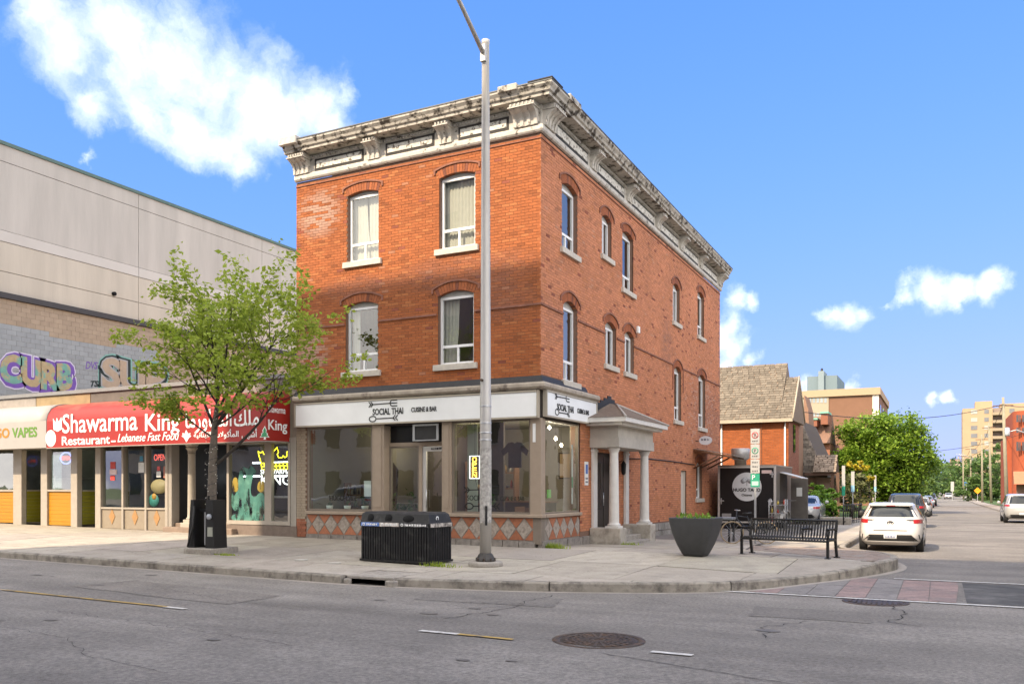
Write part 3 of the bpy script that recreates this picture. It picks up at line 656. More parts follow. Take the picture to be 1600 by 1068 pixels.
def window(o, xf, idx):
    """frame with its glass, sill, brick arch, hood and curtain"""
    a0, a1, z0, zs = o.a0 + .015, o.a1 - .015, o.z0 + .02, o.zs - .01; t = .065; d0, d1 = .12, .19
    mb = MB(xf)
    mb.box(a0, a0 + t, d0, d1, z0, zs); mb.box(a1 - t, a1, d0, d1, z0, zs); mb.box(a0 + t, a1 - t, d0, d1, zs - t, zs); mb.box(a0 + t, a1 - t, d0, d1, z0, z0 + t)
    m = (a0 + a1) / 2; zl = z0 + (zs - z0) * .27
    if o.style == 'slider': mb.box(a0 + t, a1 - t, d0 + .006, d1, zl - .035, zl + .035); mb.box(m - .028, m + .028, d0 + .01, d1, z0 + t, zl - .035)
    else: mb.box(m - .035, m + .035, d0 + .006, d1, z0 + t, zs - t)
    fr = mb.build('window', VINYL, bld)
    mb = MB(xf); mb.poly([(a0 + t, .155, z0 + t), (a1 - t, .155, z0 + t), (a1 - t, .155, zs - t), (a0 + t, .155, zs - t)]); mb.build('pane', GLASS, fr)
    if o.rise:
        N = 14; pts = [(o.a0, zs + .002)] + [(o.c + o.R * math.sin(-o.th + 2 * o.th * k / N), o.zc + o.R * math.cos(-o.th + 2 * o.th * k / N)) for k in range(N + 1)] + [(o.a1, zs + .002)]
        mb = MB(xf); mb.prism(pts, lambda a, z: (a, .135, z), lambda a, z: (a, .2, z)); mb.build('arch_panel', FRAMEC, fr)
        mb = MB(xf); n = max(9, int(2 * o.th * (o.R + .1) / .085)); g = .06 / n
        for k in range(n):
            t0, t1 = -o.th + 2 * o.th * (k + .06) / n, -o.th + 2 * o.th * (k + .94) / n
            q = rb.uniform(.75, 1.15); mb.col = (.31 * q, .095 * q, .035 * q) if rb.random() < .85 else (.18 * q, .06 * q, .035 * q)
            P = lambda r_, t_: (o.c + r_ * math.sin(t_), o.zc + r_ * math.cos(t_))
            mb.prism([P(o.R + .002, t0), P(o.R + .002, t1), P(o.Ro - .006, t1), P(o.Ro - .006, t0)], lambda a, z: (a, -.004, z), lambda a, z: (a, .12, z))
        mb.col = None; mb.build('brick_arch', SOLDIER, fr, kind='stuff')
        mb = MB(xf); P = lambda r_, t_: (o.c + r_ * math.sin(t_), o.zc + r_ * math.cos(t_))
        mb.prism([P(o.R, -o.th), *[P(o.R + .004, -o.th + 2 * o.th * k / 10) for k in range(1, 10)], P(o.R, o.th), P(o.Ro, o.th), *[P(o.Ro - .004, o.th - 2 * o.th * k / 10) for k in range(1, 10)], P(o.Ro, -o.th)], lambda a, z: (a, .006, z), lambda a, z: (a, .2, z)); mb.build('arch_mortar', MORTAR, fr)
        if o.hood:
            mb = MB(xf); th = o.th * 1.06; r0, r1 = o.Ro + .004, o.Ro + .055; N = 12
            A = [(o.c + r0 * math.sin(-th + 2 * th * k / N), o.zc + r0 * math.cos(-th + 2 * th * k / N)) for k in range(N + 1)]; B = [(o.c + r1 * math.sin(-th + 2 * th * k / N), o.zc + r1 * math.cos(-th + 2 * th * k / N)) for k in range(N + 1)]
            for k in range(N): mb.prism([A[k], A[k + 1], B[k + 1], B[k]], lambda a, z: (a, -.034, z), lambda a, z: (a, .01, z))
            for e, s in ((A[0], -1), (A[-1], 1)): mb.box(min(e[0], e[0] + s * .05), max(e[0], e[0] + s * .05), -.032, .01, e[1] - o.drop, e[1] + .045)
            mb.build('hood_mould', BELT, fr)
    mb = MB(xf); mb.bevbox(o.a0 - .12, o.a1 + .12, -.085, .12, o.z0 - .145, o.z0 + .012, .012); mb.build('sill', STONE, fr)
    mode = ('both', 'both', 'left', 'leftw', 'white', 'none', 'left', 'none', 'left', 'white', 'none', 'left', 'left', 'left', 'none')[idx % 15]
    def cloth(c0, c1, zt_, zb, lean=0):
        mb = MB(xf); n = max(6, int((c1 - c0) / .035)); rows = []
        for z_, sh in ((zt_, 0), ((zt_ + zb) / 2, lean * .3), (zb, lean)):
            rows.append([mb.vert((c0 + (c1 - c0) * k / n - sh * k / n, .3 + .022 * math.sin(k * 2.1 + .3 * math.sin(k * .7)), z_)) for k in range(n + 1)])
        for p, q in zip(rows, rows[1:]):
            for k in range(n): mb.face((p[k], p[k + 1], q[k + 1], q[k]), 0, True)
        mb.build('curtain', CURTAIN, fr)
    if mode == 'both': cloth(o.a0 + .02, o.a1 - .02, zs - .05, z0, .0) if idx == 1 else (cloth(o.a0, o.c - .05, zs, z0, -.18), cloth(o.c + .02, o.a1 - .02, zs - .02, z0, 0))
    elif mode == 'left': cloth(o.a0 + .02, o.a0 + .28 * (o.a1 - o.a0), zs, z0, 0)
    elif mode == 'leftw': cloth(o.a0 + .02, o.a0 + .45 * (o.a1 - o.a0), zs, z0 + .1, .1)
    elif mode == 'white': cloth(o.a0 + .02, o.a0 + .55 * (o.a1 - o.a0), zs, z0, 0)
for i, o in enumerate(OPF): window(o, FR, i)
for i, o in enumerate(OPS):
    if o.style in ('slider', 'pair'): window(o, SD, 4 + i)
# side doors
dm = mat('cream_door_paint', (.55, .5, .44), .5, 0, .06)
mb = MB(SD); mb.box(13.19, 13.94, .12, .17, .12, 2.2); dd = mb.build('door', dm, bld); mb = MB(SD); mb.box(13.16, 13.2, .06, .22, .1, 2.25); mb.box(13.93, 13.97, .06, .22, .1, 2.25); mb.box(13.2, 13.93, .06, .22, 2.2, 2.25); mb.build('door_frame', dm, dd); mb = MB(); mb.lathe([(.03, 0), (.03, .05), (.001, .06)], (-.12, 13.28, 1.15), 10, ax='x'); mb.build('knob', STEEL, dd)

# ---- cornice
PEEL = mat('peeling_white_paint', (.44, .41, .36), .85, 0, .25, 4, .5, 40, col2=(.055, .045, .036), c2s=4.5, c2t=.545, c2w=.05)
PEELL = mat('aged_white_paint', (.52, .49, .44), .85, 0, .22, 5, .3, 40, col2=(.1, .085, .07), c2s=6, c2t=.615, c2w=.05)
PANELM = mat('flaking_panel', (.6, .58, .53), .85, 0, .2, 6, .5, 50, col2=(.12, .1, .08), c2s=11, c2t=.565, c2w=.03); DARKTRIM = mat('dark_trim', (.035, .032, .03), .7, 0, .3, 10)
corn = None
def sweep(name, prof, m, parent, xl=-BW, ye=BL):
    mb = MB(); rings = [[(xl, -p, z) for p, z in prof], [(p, -p, z) for p, z in prof], [(p, ye, z) for p, z in prof]]
    mb.loft(rings, sm=False); return mb.build(name, m, parent)
corn = sweep('cornice', [(.02, 11.36), (.42, 11.37), (.42, 11.44), (.47, 11.47), (.49, 11.53), (.55, 11.6), (.55, 11.655), (.02, 11.655)], PEEL, bld, -BW - .1, BL + .15)
sweep('roof_flashing', [(.3, 11.658), (.565, 11.658), (.565, 11.69), (.3, 11.69)], mat('flashing_grey', (.09, .095, .1), .5, .5), corn, -BW - .1, BL + .15)
sweep('architrave', [(.012, ZT + .002), (.07, ZT + .02), (.1, ZT + .06), (.1, ZT + .15), (.07, ZT + .19), (.012, ZT + .19)], PEELL, corn)
fz = sweep('frieze', [(.0, ZT + .192), (.03, ZT + .192), (.03, 11.358), (.0, 11.358)], PEELL, bld)
sweep('dentil_band', [(.032, 11.235), (.05, 11.235), (.05, 11.34), (.032, 11.34)], PEELL, corn)
mb = MB(FR)
def dentils(xf, a0, a1):
    mb.xf = xf; a = a0
    while a + .045 < a1: mb.box(a, a + .045, -.085, -.052, 11.245, 11.32); a += .09
BF = [(-BW, -7.5), (-5.37, -4.97), (-3.0, -2.6), (-.72, -.04)]; BS = [(.04, .68), (3.33, 3.73), (6.5, 6.9), (9.7, 10.1), (12.8, 13.2), (15.82, 16.22), (19.2, BL)]
for xf, B in ((FR, BF), (SD, BS)):
    for p, q in zip(B, B[1:]): dentils(xf, p[1] + .06, q[0] - .05)
mb.build('dentils', PEELL, fz, kind='stuff')
for xf, B in ((FR, BF), (SD, BS)):
    for p, q in zip(B, B[1:]):
        a0, a1, z0, z1 = p[1] + .18, q[0] - .18, 10.87, 11.215
        mb = MB(xf); mb.box(a0, a1, -.042, -.028, z0, z1); pn = mb.build('panel_frame', DARKTRIM, fz)
        mb = MB(xf); mb.bevbox(a0 + .065, a1 - .065, -.058, -.03, z0 + .065, z1 - .065, .006); mb.build('panel', PANELM, pn)
def bracket(xf, a0, a1, big):
    prof = [(.03, ZT + .2), (.12, ZT + .2), (.125, 10.98), (.15, 11.07), (.22, 11.15), (.33, 11.2), (.36, 11.22)]
    if big: prof = [(.03, ZT + .2), (.14, ZT + .2), (.145, 10.95), (.17, 11.04), (.25, 11.13), (.37, 11.19), (.4, 11.21)]
    n = 7 if big else 5; w_ = (a1 - a0) / n; mb = MB(xf)
    for k in range(n):
        r = 0 if k % 2 == 0 else -.03
        mb.prism([(max(.03, o + r) if i else .03, z) for i, (o, z) in enumerate(prof)] + [(.03, 11.22)], lambda o, z: (a0 + w_ * k, -o, z), lambda o, z: (a0 + w_ * (k + 1), -o, z))
    e = .03; mb.box(a0 - e, a1 + e, -prof[-1][0] - .025, -.03, 11.2205, 11.25)
    mb.box(a0 - .01, a1 + .01, -prof[-1][0] + .03, -.03, 11.2505, 11.357)
    nd = 6 if big else 4
    for k in range(nd): c = a0 + (a1 - a0) * (k + .5) / nd; mb.box(c - .022, c + .022, -prof[-1][0] - .01, -prof[-1][0] + .0295, 11.27, 11.33)
    mb.box(a0 + .02, a1 - .02, -.13, -.03, ZT + .1905, ZT + .1995); mb.build('bracket', PEELL, corn)
for xf, B in ((FR, BF), (SD, BS)):
    for k, (p, q) in enumerate(B): bracket(xf, p, q, k in (0, len(B) - 1))
mb = MB(); mb.bevbox(-BW - .14, -BW + .5, -.63, .2, 11.56, 11.79, .02); mb.build('corner_block', PEELL, corn)
mb = MB(); mb.bevbox(-.95, -.4, -.6, .2, 11.6, 11.76, .02); mb.build('corner_block', DARKTRIM if False else PEEL, corn)
mb = MB(); mb.bevbox(-.2, .6, .55, 1.3, 11.6, 11.76, .02); mb.build('corner_block', DARKTRIM if False else PEEL, corn)
mb = MB(); mb.box(-.1, .58, -.58, .1, 11.692, 11.72); mb.build('corner_cap', DARKTRIM, corn)

# ---- shopfront
MOULD = mat('stained_moulding', (.36, .31, .25), .8, 0, .25, 4, .3, 40, col2=(.14, .11, .09), c2s=3, c2t=.62, c2w=.08)
BITU = mat('black_flashing', (.02, .02, .022), .6, 0, .3, 8, .4, 30)
def sweep2(name, prof, m, xl=-BW, ye=3.75):
    mb = MB(); mb.loft([[(xl, -p, z) for p, z in prof], [(p, -p, z) for p, z in prof], [(p, ye, z) for p, z in prof]], sm=False); return mb.build(name, m, bld)
sweep2('flashing', [(.0, 4.26), (.12, 4.25), (.03, 4.425), (.0, 4.425)], BITU, -BW, 3.0)
sweep2('moulding', [(.0, 4.06), (.13, 4.07), (.19, 4.13), (.19, 4.2), (.16, 4.249), (.0, 4.249)], MOULD)
mb = MB(); mb.box(-BW, -.01, .06, .28, 3.3, 4.29); mb.box(-.28, -.06, .28, 2.66, 3.3, 4.29); mb.build('lintel', DARKIN, bld)
mb = MB(); mb.box(-7.66, -.18, .0, .2, .02, .78); mb.box(-.2, 0, .2, 2.6, -.05, .78); mb.build('bulkhead', mat('grout', (.25, .22, .19), .9), bld)
def shop_sill(xf, a0, a1): mb = MB(xf); mb.bevbox(a0, a1, -.09, .16, .78, .862, .012); return mb.build('shop_sill', TAUPE, bld)
shop_sill(FR, -7.66, -4.85); shop_sill(FR, -2.98, .085); shop_sill(SD, .18, 2.62)
TERRA = mat('terracotta_tile', (.36, .135, .065), .6, 0, .2, 12, objcol=True); STILE = mat('stone_tile', (.36, .31, .26), .7, 0, .25, 14, .2, 60, col2=(.24, .2, .17), c2s=9)
def tiles(xf, a0, a1, pitch, ph=0):
    z0, z1 = .195, .76; zm = (z0 + z1) / 2; g = .012; a = a0 - ph
    def put(poly, m, nm):
        poly = clip(clip(poly, lambda p: p[0] - a0), lambda p: a1 - p[0])
        if len(poly) < 3 or abs(area(poly)) < .002: return
        mb = MB(xf); mb.prism(poly, lambda p, z: (p, -.012, z), lambda p, z: (p, .0, z)); o = mb.build('tile', m, bld); q = rs.uniform(.8, 1.15); o.color = (.36 * q, .135 * q, .068 * q, 1)
    while a < a1 + pitch:
        c = a + pitch / 2; hw = pitch / 2 - g; hh = (z1 - z0) / 2 - g
        put([(c - hw * .96, zm), (c, zm - hh), (c + hw * .96, zm), (c, zm + hh)], STILE, 's')
        e = c + pitch / 2
        put([(c + g * 1.6, z1), (e, zm + g * 1.8), (e + pitch / 2 - g * 1.6, z1)], TERRA, 't'); put([(c + g * 1.6, z0), (e + pitch / 2 - g * 1.6, z0), (e, zm - g * 1.8)], TERRA, 't')
        a += pitch
tiles(FR, -7.62, -4.9, .47, .3); tiles(FR, -2.95, -.2, .47, .1); tiles(SD, .22, 2.58, .5, 0)
mb = MB(); q = 0
for k in range(16):
    a = -7.66 + k * .47; mb.box(a + .01, a + .45, -.03 - rs.uniform(0, .03), .1, walk_z(a, 0) - .05, .165 + rs.uniform(-.02, .015))
for k in range(6): a = .02 + k * .55; mb.box(-.1, .03 + rs.uniform(0, .04), a, a + .53, walk_z(0, a) - .1, .165 + rs.uniform(-.03, .015))
mb.build('stone_base', mat('grey_rubble', (.24, .215, .19), .95, 0, .35, 9, .6, 30), bld, kind='stuff')
# painted brick pier at the party wall, pillars, corner post
mb = MB(); rp_ = random.Random(2); z = .55
while z < 3.28:
    for k in range(2):
        o_ = -BW + .01 + k * .2 + (.0 if int(z / .077) % 2 else -.06); mb.box(max(o_, -BW + .005), min(o_ + .19, -7.665), -.004 + rp_.uniform(-.003, .003), .05, z, z + .07)
    z += .077
mb.build('painted_brick_pier', mat('taupe_brick_paint', (.33, .27, .2), .8, 0, .15, 6, .3, 40), bld, kind='stuff')
mb = MB(); z = 0.02
while z < .54:
    for k in range(2):
        q = rp_.uniform(.8, 1.2); mb.col = (.3 * q, .11 * q, .06 * q); o_ = -BW + .01 + k * .2 + (0 if int(z / .077) % 2 else -.06); mb.box(max(o_, -BW + .005), min(o_ + .19, -7.665), -.004, .05, z + .08, z + .15)
    z += .077
mb.col = None; mb.build('bare_brick', BRICKM, bld, kind='stuff')
mb = MB(); mb.box(-BW, -7.66, .02, .28, -.1, 4.2); mb.build('pier_core', MORTAR, bld)
def pillar(a0, a1, d0=-.02, dep=.3):
    mb = MB(FR); mb.bevbox(a0, a1, d0, dep, .862 if a0 > -4 or a0 < -7 else .862, 3.34, .012); mb.box(a0 + .07, a1 - .07, d0 - .018, d0 + .004, 1.0, 3.25); return mb.build('pillar', TAUPE, bld)
pillar(-5.27, -4.87); pillar(-2.96, -2.66); mb = MB(); mb.bevbox(-.3, .012, -.012, .26, .862, 3.34, .012); mb.build('corner_post', TAUPE, bld)
mb = MB(); mb.bevbox(-.22, .02, -.02, .2, .1, .78, .01); mb.build('corner_post', TAUPE_D, bld)
mb = MB(); mb.box(-5.27, -4.87, -.005, .3, .02, .78); mb.box(-2.96, -2.66, -.005, .3, .02, .78); mb.build('pillar_base', TAUPE_D, bld)
def shop_pane(xf, a0, a1, z0, z1, d=.07, t=.05, m=TAUPE_D):
    mb = MB(xf); mb.box(a0, a0 + t, d - .04, d + .06, z0, z1); mb.box(a1 - t, a1, d - .04, d + .06, z0, z1); mb.box(a0 + t, a1 - t, d - .04, d + .06, z1 - t, z1); mb.box(a0 + t, a1 - t, d - .04, d + .06, z0, z0 + t)
    f = mb.build('shop_window', m, bld)
    mb = MB(xf); mb.poly([(a0 + t, d, z0 + t), (a1 - t, d, z0 + t), (a1 - t, d, z1 - t), (a0 + t, d, z1 - t)]); mb.build('pane', SHOPGLASS, f); return f
w1 = shop_pane(FR, -7.66, -5.27, .863, 3.34, t=.07); w3 = shop_pane(FR, -2.66, -.3, .863, 3.34); w4 = shop_pane(SD, .26, 2.64, .863, 3.34)
# entrance bay
wd = shop_pane(FR, -4.87, -3.86, .5, 2.72, .3)
mb = MB(FR); mb.box(-4.87, -3.86, .25, .34, .1, .5); mb.box(-4.87, -2.96, .24, .36, 2.72, 2.82); mb.box(-3.86, -3.76, .24, .36, .1, 2.72); mb.build('door_surround', TAUPE, bld)
mb = MB(FR); mb.box(-4.87, -2.96, .3, .34, 2.82, 3.34); mb.build('transom', mat('transom_black', (.012, .012, .014), .25, 0, 0), bld)
mb = MB(FR); mb.box(-3.92, -3.08, .05, .4, 2.84, 3.3); mb.box(-3.88, -3.12, .03, .0499, 2.88, 3.26); ac = mb.build('air_conditioner', mat('ac_dark', (.03, .03, .03), .6), bld)
mb = MB(FR); mb.box(-3.92, -3.85, .01, .03, 2.84, 3.3); mb.box(-3.15, -3.08, .01, .03, 2.84, 3.3); mb.box(-3.85, -3.15, .01, .03, 3.25, 3.3); mb.box(-3.85, -3.15, .01, .03, 2.84, 2.87); mb.build('ac_frame', STEEL, ac)
mb = MB(FR); mb.box(-3.76, -3.64, .27, .33, .15, 2.7); mb.box(-3.08, -2.97, .27, .33, .15, 2.7); mb.box(-3.64, -3.08, .27, .33, 2.56, 2.7); mb.box(-3.64, -3.08, .27, .33, .15, .4); sdoor = mb.build('door', ALU, bld)
mb = MB(FR); mb.poly([(-3.64, .3, .4), (-3.08, .3, .4), (-3.08, .3, 2.56), (-3.64, .3, 2.56)]); mb.build('pane', SHOPGLASS, sdoor)
mb = MB(); mb.tube([(-3.6, .22, 1.0), (-3.6, .22, 1.5)], .015); mb.build('handle', STEEL, sdoor)
marks((-3.48, .269, 2.6), (1, 0, 0), (0, 0, 1), .36, .06, INK, sdoor, 3)
mb = MB(); mb.box(-4.87, -2.96, -.05, .3, -.02, .12); mb.build('doorstep', CONC2, bld)
# interior of the restaurant
mb = MB(); mb.box(-7.75, -.3, .3, 7.0, .02, .1); mb.build('shop_floor', WOOD, bld)
mb = MB(); mb.box(-7.75, -.3, 7.0, 7.1, .1, 4.2); mb.box(-7.75, -7.7, .3, 7.0, .1, 4.2); mb.box(-.32, -.3, 2.66, 7.0, .1, 4.2); mb.box(-7.75, -.3, .3, 7, 3.6, 3.65); mb.build('shop_lining', mat('pale_green_wall', (.2, .19, .155), .8, 0, .05), bld)
mb = MB(); mb.box(-4.95, -4.85, 2.2, 7, .1, 3.6); mb.box(-2.4, -1.75, 1.3, 1.4, .1, 3.6); mb.build('shop_partition', DARKIN, bld)
# writing on the glass
blade = lambda *a: None
lettering('HUGO CAFE', .2, (-6.85, .06, 1.18), (1, 0, 0), (0, 0, 1), INK, w1, width=.98, offset=.006)
GR = (0, 0, 1)
def arrow_logo(org, right, s, parent, m=INK, dark=None):
    """fork arrow over spoon arrow, drawn with flat strips"""
    r = Vector(right); u = Vector((0, 0, 1)); n = r.cross(u); o = Vector(org)
    mb = MB()
    def bar(p, q, w=.024):
        p, q = Vector(p) * s, Vector(q) * s; d = (q - p).normalized(); e = Vector((-d.y, d.x)) * w * s
        c = [p - e, q - e, q + e, p + e]
        mb.prism([(v.x, v.y) for v in c], lambda a, b: tuple(o + r * a + u * b + n * .004), lambda a, b: tuple(o + r * a + u * b + n * .008))
    def arc(cx, cy_, rx, ry, a0, a1, N=20, w=.024):
        P = [(cx + rx * math.cos(a0 + (a1 - a0) * k / N), cy_ + ry * math.sin(a0 + (a1 - a0) * k / N)) for k in range(N + 1)]
        for p, q in zip(P, P[1:]): bar(p, q, w)
    bar((.1, .82), (1.25, .84)); 
    for x in (.12, .24): bar((x, .82), (x - .13, .95)); bar((x, .82), (x - .13, .69))
    arc(1.38, .84, .13, .14, math.pi / 2, 1.5 * math.pi)
    for y in (.98, .84, .7): bar((1.38 if y != .84 else 1.27, y), (1.66, y))
    arc(.22, .12, .2, .13, 0, 2 * math.pi, 28); bar((.42, .12), (1.5, .13))
    for x in (1.42, 1.56): bar((x, .13), (x + .13, .26)); bar((x, .13), (x + .13, 0))
    return mb.build('arrow_logo', m, parent)
arrow_logo((-2.28, .06, .98), (1, 0, 0), .62, w3); lettering('SOCIAL THAI', .2, (-2.2, .06, 1.21), (1, 0, 0), (0, 0, 1), INK, w3, width=.9); lettering('CUISINE & BAR', .17, (-1.2, .06, 1.21), (1, 0, 0), (0, 0, 1), INK, w3, width=.7)
NEONY = mat('neon_amber', (1.0, .5, .05), .5, 0, 0, emit=2.2); NEONW = mat('neon_white', (.9, .9, .9), .5, 0, 0, emit=.8)
osn = thing('open_sign', 'small upright amber neon OPEN sign hanging inside the restaurant window', 'neon sign', (-2.05, .2, 2.1))
mb = MB(); mb.box(-2.22, -1.88, .2, .22, 1.78, 2.42); mb.build('backboard', INK, osn)
mb = MB()
P = [(-2.2, 1.8), (-1.9, 1.8), (-1.9, 2.4), (-2.2, 2.4)]
for p, q in zip(P, P[1:] + P[:1]): mb.tube([(p[0], .19, p[1]), (q[0], .19, q[1])], .012, 6)
mb.build('neon_border', NEONW, osn)
for k, ch in enumerate('OPEN'): lettering(ch, .2, (-2.12, .188, 2.24 - .14 * k), (1, 0, 0), (0, 0, 1), NEONY, osn, 'neon_letter', width=.14)
mb = MB(); mb.tube([(-2.05, .2, 2.42), (-2.05, .2, 3.3)], .004, 5); mb.tube([(-2.05, .22, 1.78), (-1.98, .3, 1.4), (-1.9, .6, 1.1)], .006, 5); mb.build('cord', INK, osn)
PAPER = mat('paper_white', (.75, .76, .74), .8, 0, .03)
mb = MB(); mb.box(-5.62, -5.36, .074, .078, 1.3, 1.75); mb.build('menu_sheet', PAPER, w1)
mb = MB(); mb.box(-4.5, -4.25, .304, .308, .58, .78); mb.build('notice', PAPER, wd)
mb = MB(SD); mb.box(2.2, 2.3, .074, .078, 1.1, 2.75); mb.build('paper_banner', PAPER, w4)
mb = MB(SD); mb.box(2.2, 2.3, .0705, .0735, 1.55, 1.85); mb.build('green_print', mat('print_green', (.05, .3, .14), .6), w4)
mb = MB(SD); mb.box(.55, .8, .072, .077, 1.28, 1.5); mb.build('green_sticker', mat('sticker_green', (.2, .6, .12), .5, 0, 0), w4)
mb = MB(FR); mb.box(-.22, -.14, -.02, -.013, 2.72, 3.2); mb.build('white_plate', WHITE, bld)
mb = MB(SD); mb.box(2.98, 3.24, -.02, .0, 1.62, 2.3); npl = mb.build('notice_plate', WHITE, bld)
mb = MB(SD); mb.box(3.03, 3.19, -.025, -.0205, 1.95, 2.22); mb.build('blue_symbol', mat('sign_blue', (.08, .16, .45), .5, 0, 0), npl)
for k in range(2): mb = MB(SD); mb.box(3.02, 3.2, -.024, -.0205, 1.69 + .1 * k, 1.74 + .1 * k); mb.build('text_line', mat('text_grey', (.2, .2, .22), .6, 0, 0), npl)
# things inside
CER = mat('white_ceramic', (.75, .74, .7), .3, 0, .03)
LEAFD = leaf_mat('leaf_indoor', (.03, .07, .02), (.06, .13, .03))
def leafblob(mb, c, r, n, s, seed, zs_=1.0, asp=.6):
    rr = random.Random(seed)
    for k in range(n):
        d = Vector((rr.gauss(0, 1), rr.gauss(0, 1), rr.gauss(0, 1) * zs_)); d = d.normalized() * r * (rr.random() ** .5); d.z *= zs_
        p = Vector(c) + d; a = Vector((rr.gauss(0, 1), rr.gauss(0, 1), rr.gauss(0, .6))).normalized(); b = a.cross(Vector((rr.gauss(0, 1), rr.gauss(0, 1), rr.gauss(0, 1)))).normalized(); sz = s * rr.uniform(.6, 1.3); v = rr.random(); mb.col = (v, v, v)
        mb.poly([tuple(p - a * sz), tuple(p + b * sz * asp), tuple(p + a * sz), tuple(p - b * sz * asp)])
def pot_plant(x, y, z, h, r, label, sp, n=60):
    t = thing('potted_plant', label, 'plant', (x, y, z)); mb = MB(); mb.lathe([(r * .7, 0), (r, .16), (r * .9, .16), (.001, .14)], (x, y, z), 14); mb.build('pot', CER, t)
    mb = MB(); leafblob(mb, (x, y, z + .16 + h / 2), h / 2, n, .07, int(x * 100), 1); mb.build('foliage', LEAFD, t)
for k, (x, lb) in enumerate(((-7.0, 'white cup shaped pot on the window ledge under the HUGO lettering'), (-6.35, 'white pot on the window ledge under the CAFE lettering'), (-5.72, 'dark leafy pot plant on the cafe window ledge beside the menu sheet'))):
    pot_plant(x, .25, .87, .12 if k < 2 else .3, .11, lb, 1, 10 if k < 2 else 60)
pot_plant(-4.6, .8, .1, 1.3, .2, 'tall dark leafy plant inside the door side pane', 1, 160); pot_plant(-1.75, .35, .87, .5, .12, 'leafy green plant inside the window behind the lamp post', 1, 90)
mur = MB(); mur.box(-6.95, -5.5, 6.93, 6.98, 1.3, 3.2); mo = tag(mur.build('wall_art', mat('mural_yellow', (.5, .32, .05), .7, 0, .2, 3, col2=(.25, .1, .12), c2s=1.5)), 'large yellow picture on the cafe back wall', 'picture')
tb = MB()
for x in (-7.3,): tb.box(x, x + 2.2, 3.0, 3.6, .1, 1.05)
tag(tb.build('cafe_counter', mat('counter_white', (.5, .48, .45), .5)), 'pale counter inside behind the HUGO CAFE window', 'counter')
sh = MB(); sh.prism([(-.2, -.35), (.2, -.35), (.2, .1), (.36, -.02), (.42, .12), (.2, .34), (.07, .36), (0, .32), (-.07, .36), (-.2, .34), (-.42, .12), (-.36, -.02), (-.2, .1)], lambda a, z: (-1.35 + a, 1.2, 2.45 + z), lambda a, z: (-1.35 + a, 1.23, 2.45 + z)); tag(sh.build('tshirt', mat('black_cotton', (.015, .015, .018), .9)), 'black t-shirt hanging in the restaurant window', 'shirt')
hd = MB(); hd.tube([(-6.3, 2.2, 1.0), (-6.28, 2.2, 1.6), (-6.3, 2.2, 2.1), (-6.35, 2.2, 2.45)], [.28, .3, .34, .12], 12); hd.tube([(-6.35, 2.2, 2.45), (-6.33, 2.2, 2.68)], [.14, .1], 10); hd.tube([(-6.7, 2.2, 2.2), (-6.8, 2.2, 1.75), (-6.5, 2.1, 1.65)], [.14, .12, .08], 8); tag(hd.build('clothes_form', mat('dark_plum_cloth', (.04, .025, .03), .9)), 'dark draped clothes form standing in the cafe window', 'mannequin')
BULB = mat('warm_bulb', (1, .85, .6), .5, 0, 0, emit=5)
for k, (x, y, z) in enumerate(((-1.0, 3.2, 3.0), (-1.6, 5.0, 2.9), (-.75, 2.2, 3.25), (-6.4, 4.6, 3.3), (-4.0, 3.4, 3.2))):
    t = thing('pendant_lamp', ('small lit bulb hanging over the restaurant tables', 'small lit bulb hanging deep in the restaurant', 'small lit bulb near the restaurant corner post', 'lit bulb over the cafe counter', 'lit bulb inside behind the shop door')[k], 'lamp', (x, y, z)); mb = MB(); mb.lathe([(.001, -.05), (.04, -.03), (.05, 0), (.03, .05), (.001, .06)], (x, y, z), 10); mb.build('bulb', BULB, t); mb = MB(); mb.tube([(x, y, z + .05), (x, y, 3.6)], .006, 5); mb.build('cord', INK, t); lamp('bulb_light', (x, y, z - .12), 22, (1, .8, .58), t)
def table(x, y, label, r=.38):
    t = thing('cafe_table', label, 'table', (x, y, .1)); mb = MB(); mb.lathe([(r, .72), (r, .75), (.001, .75)], (x, y, .1), 18); mb.build('tabletop', WOOD, t); mb = MB(); mb.lathe([(.2, 0), (.2, .02), (.03, .04), (.03, .72)], (x, y, .1), 12); mb.build('leg', BLACK, t)
table(-.95, 1.9, 'small dark table inside the restaurant corner window'); table(-1.9, 4.2, 'small dark table deep inside the restaurant')
def chair(x, y, rz, label):
    t = thing('cafe_chair', label, 'chair', (x, y, .1), rz); 
    for sx in (-.17, .17):
        for sy in (-.17, .17): mb = MB(); mb.box(sx - .02, sx + .02, sy - .02, sy + .02, 0, .44); mb.build('leg', WOOD, t, local=True)
    mb = MB(); mb.box(-.21, .21, -.21, .21, .44, .48); mb.build('seat', WOOD, t, local=True); mb = MB(); mb.box(-.2, .2, .17, .2, .48, .9); mb.build('backrest', WOOD, t, local=True)
chair(-.95, 1.25, 0, 'wooden chair with its back to the corner window'); chair(-1.6, 2.3, 1.2, 'wooden chair pulled aside from the corner table')

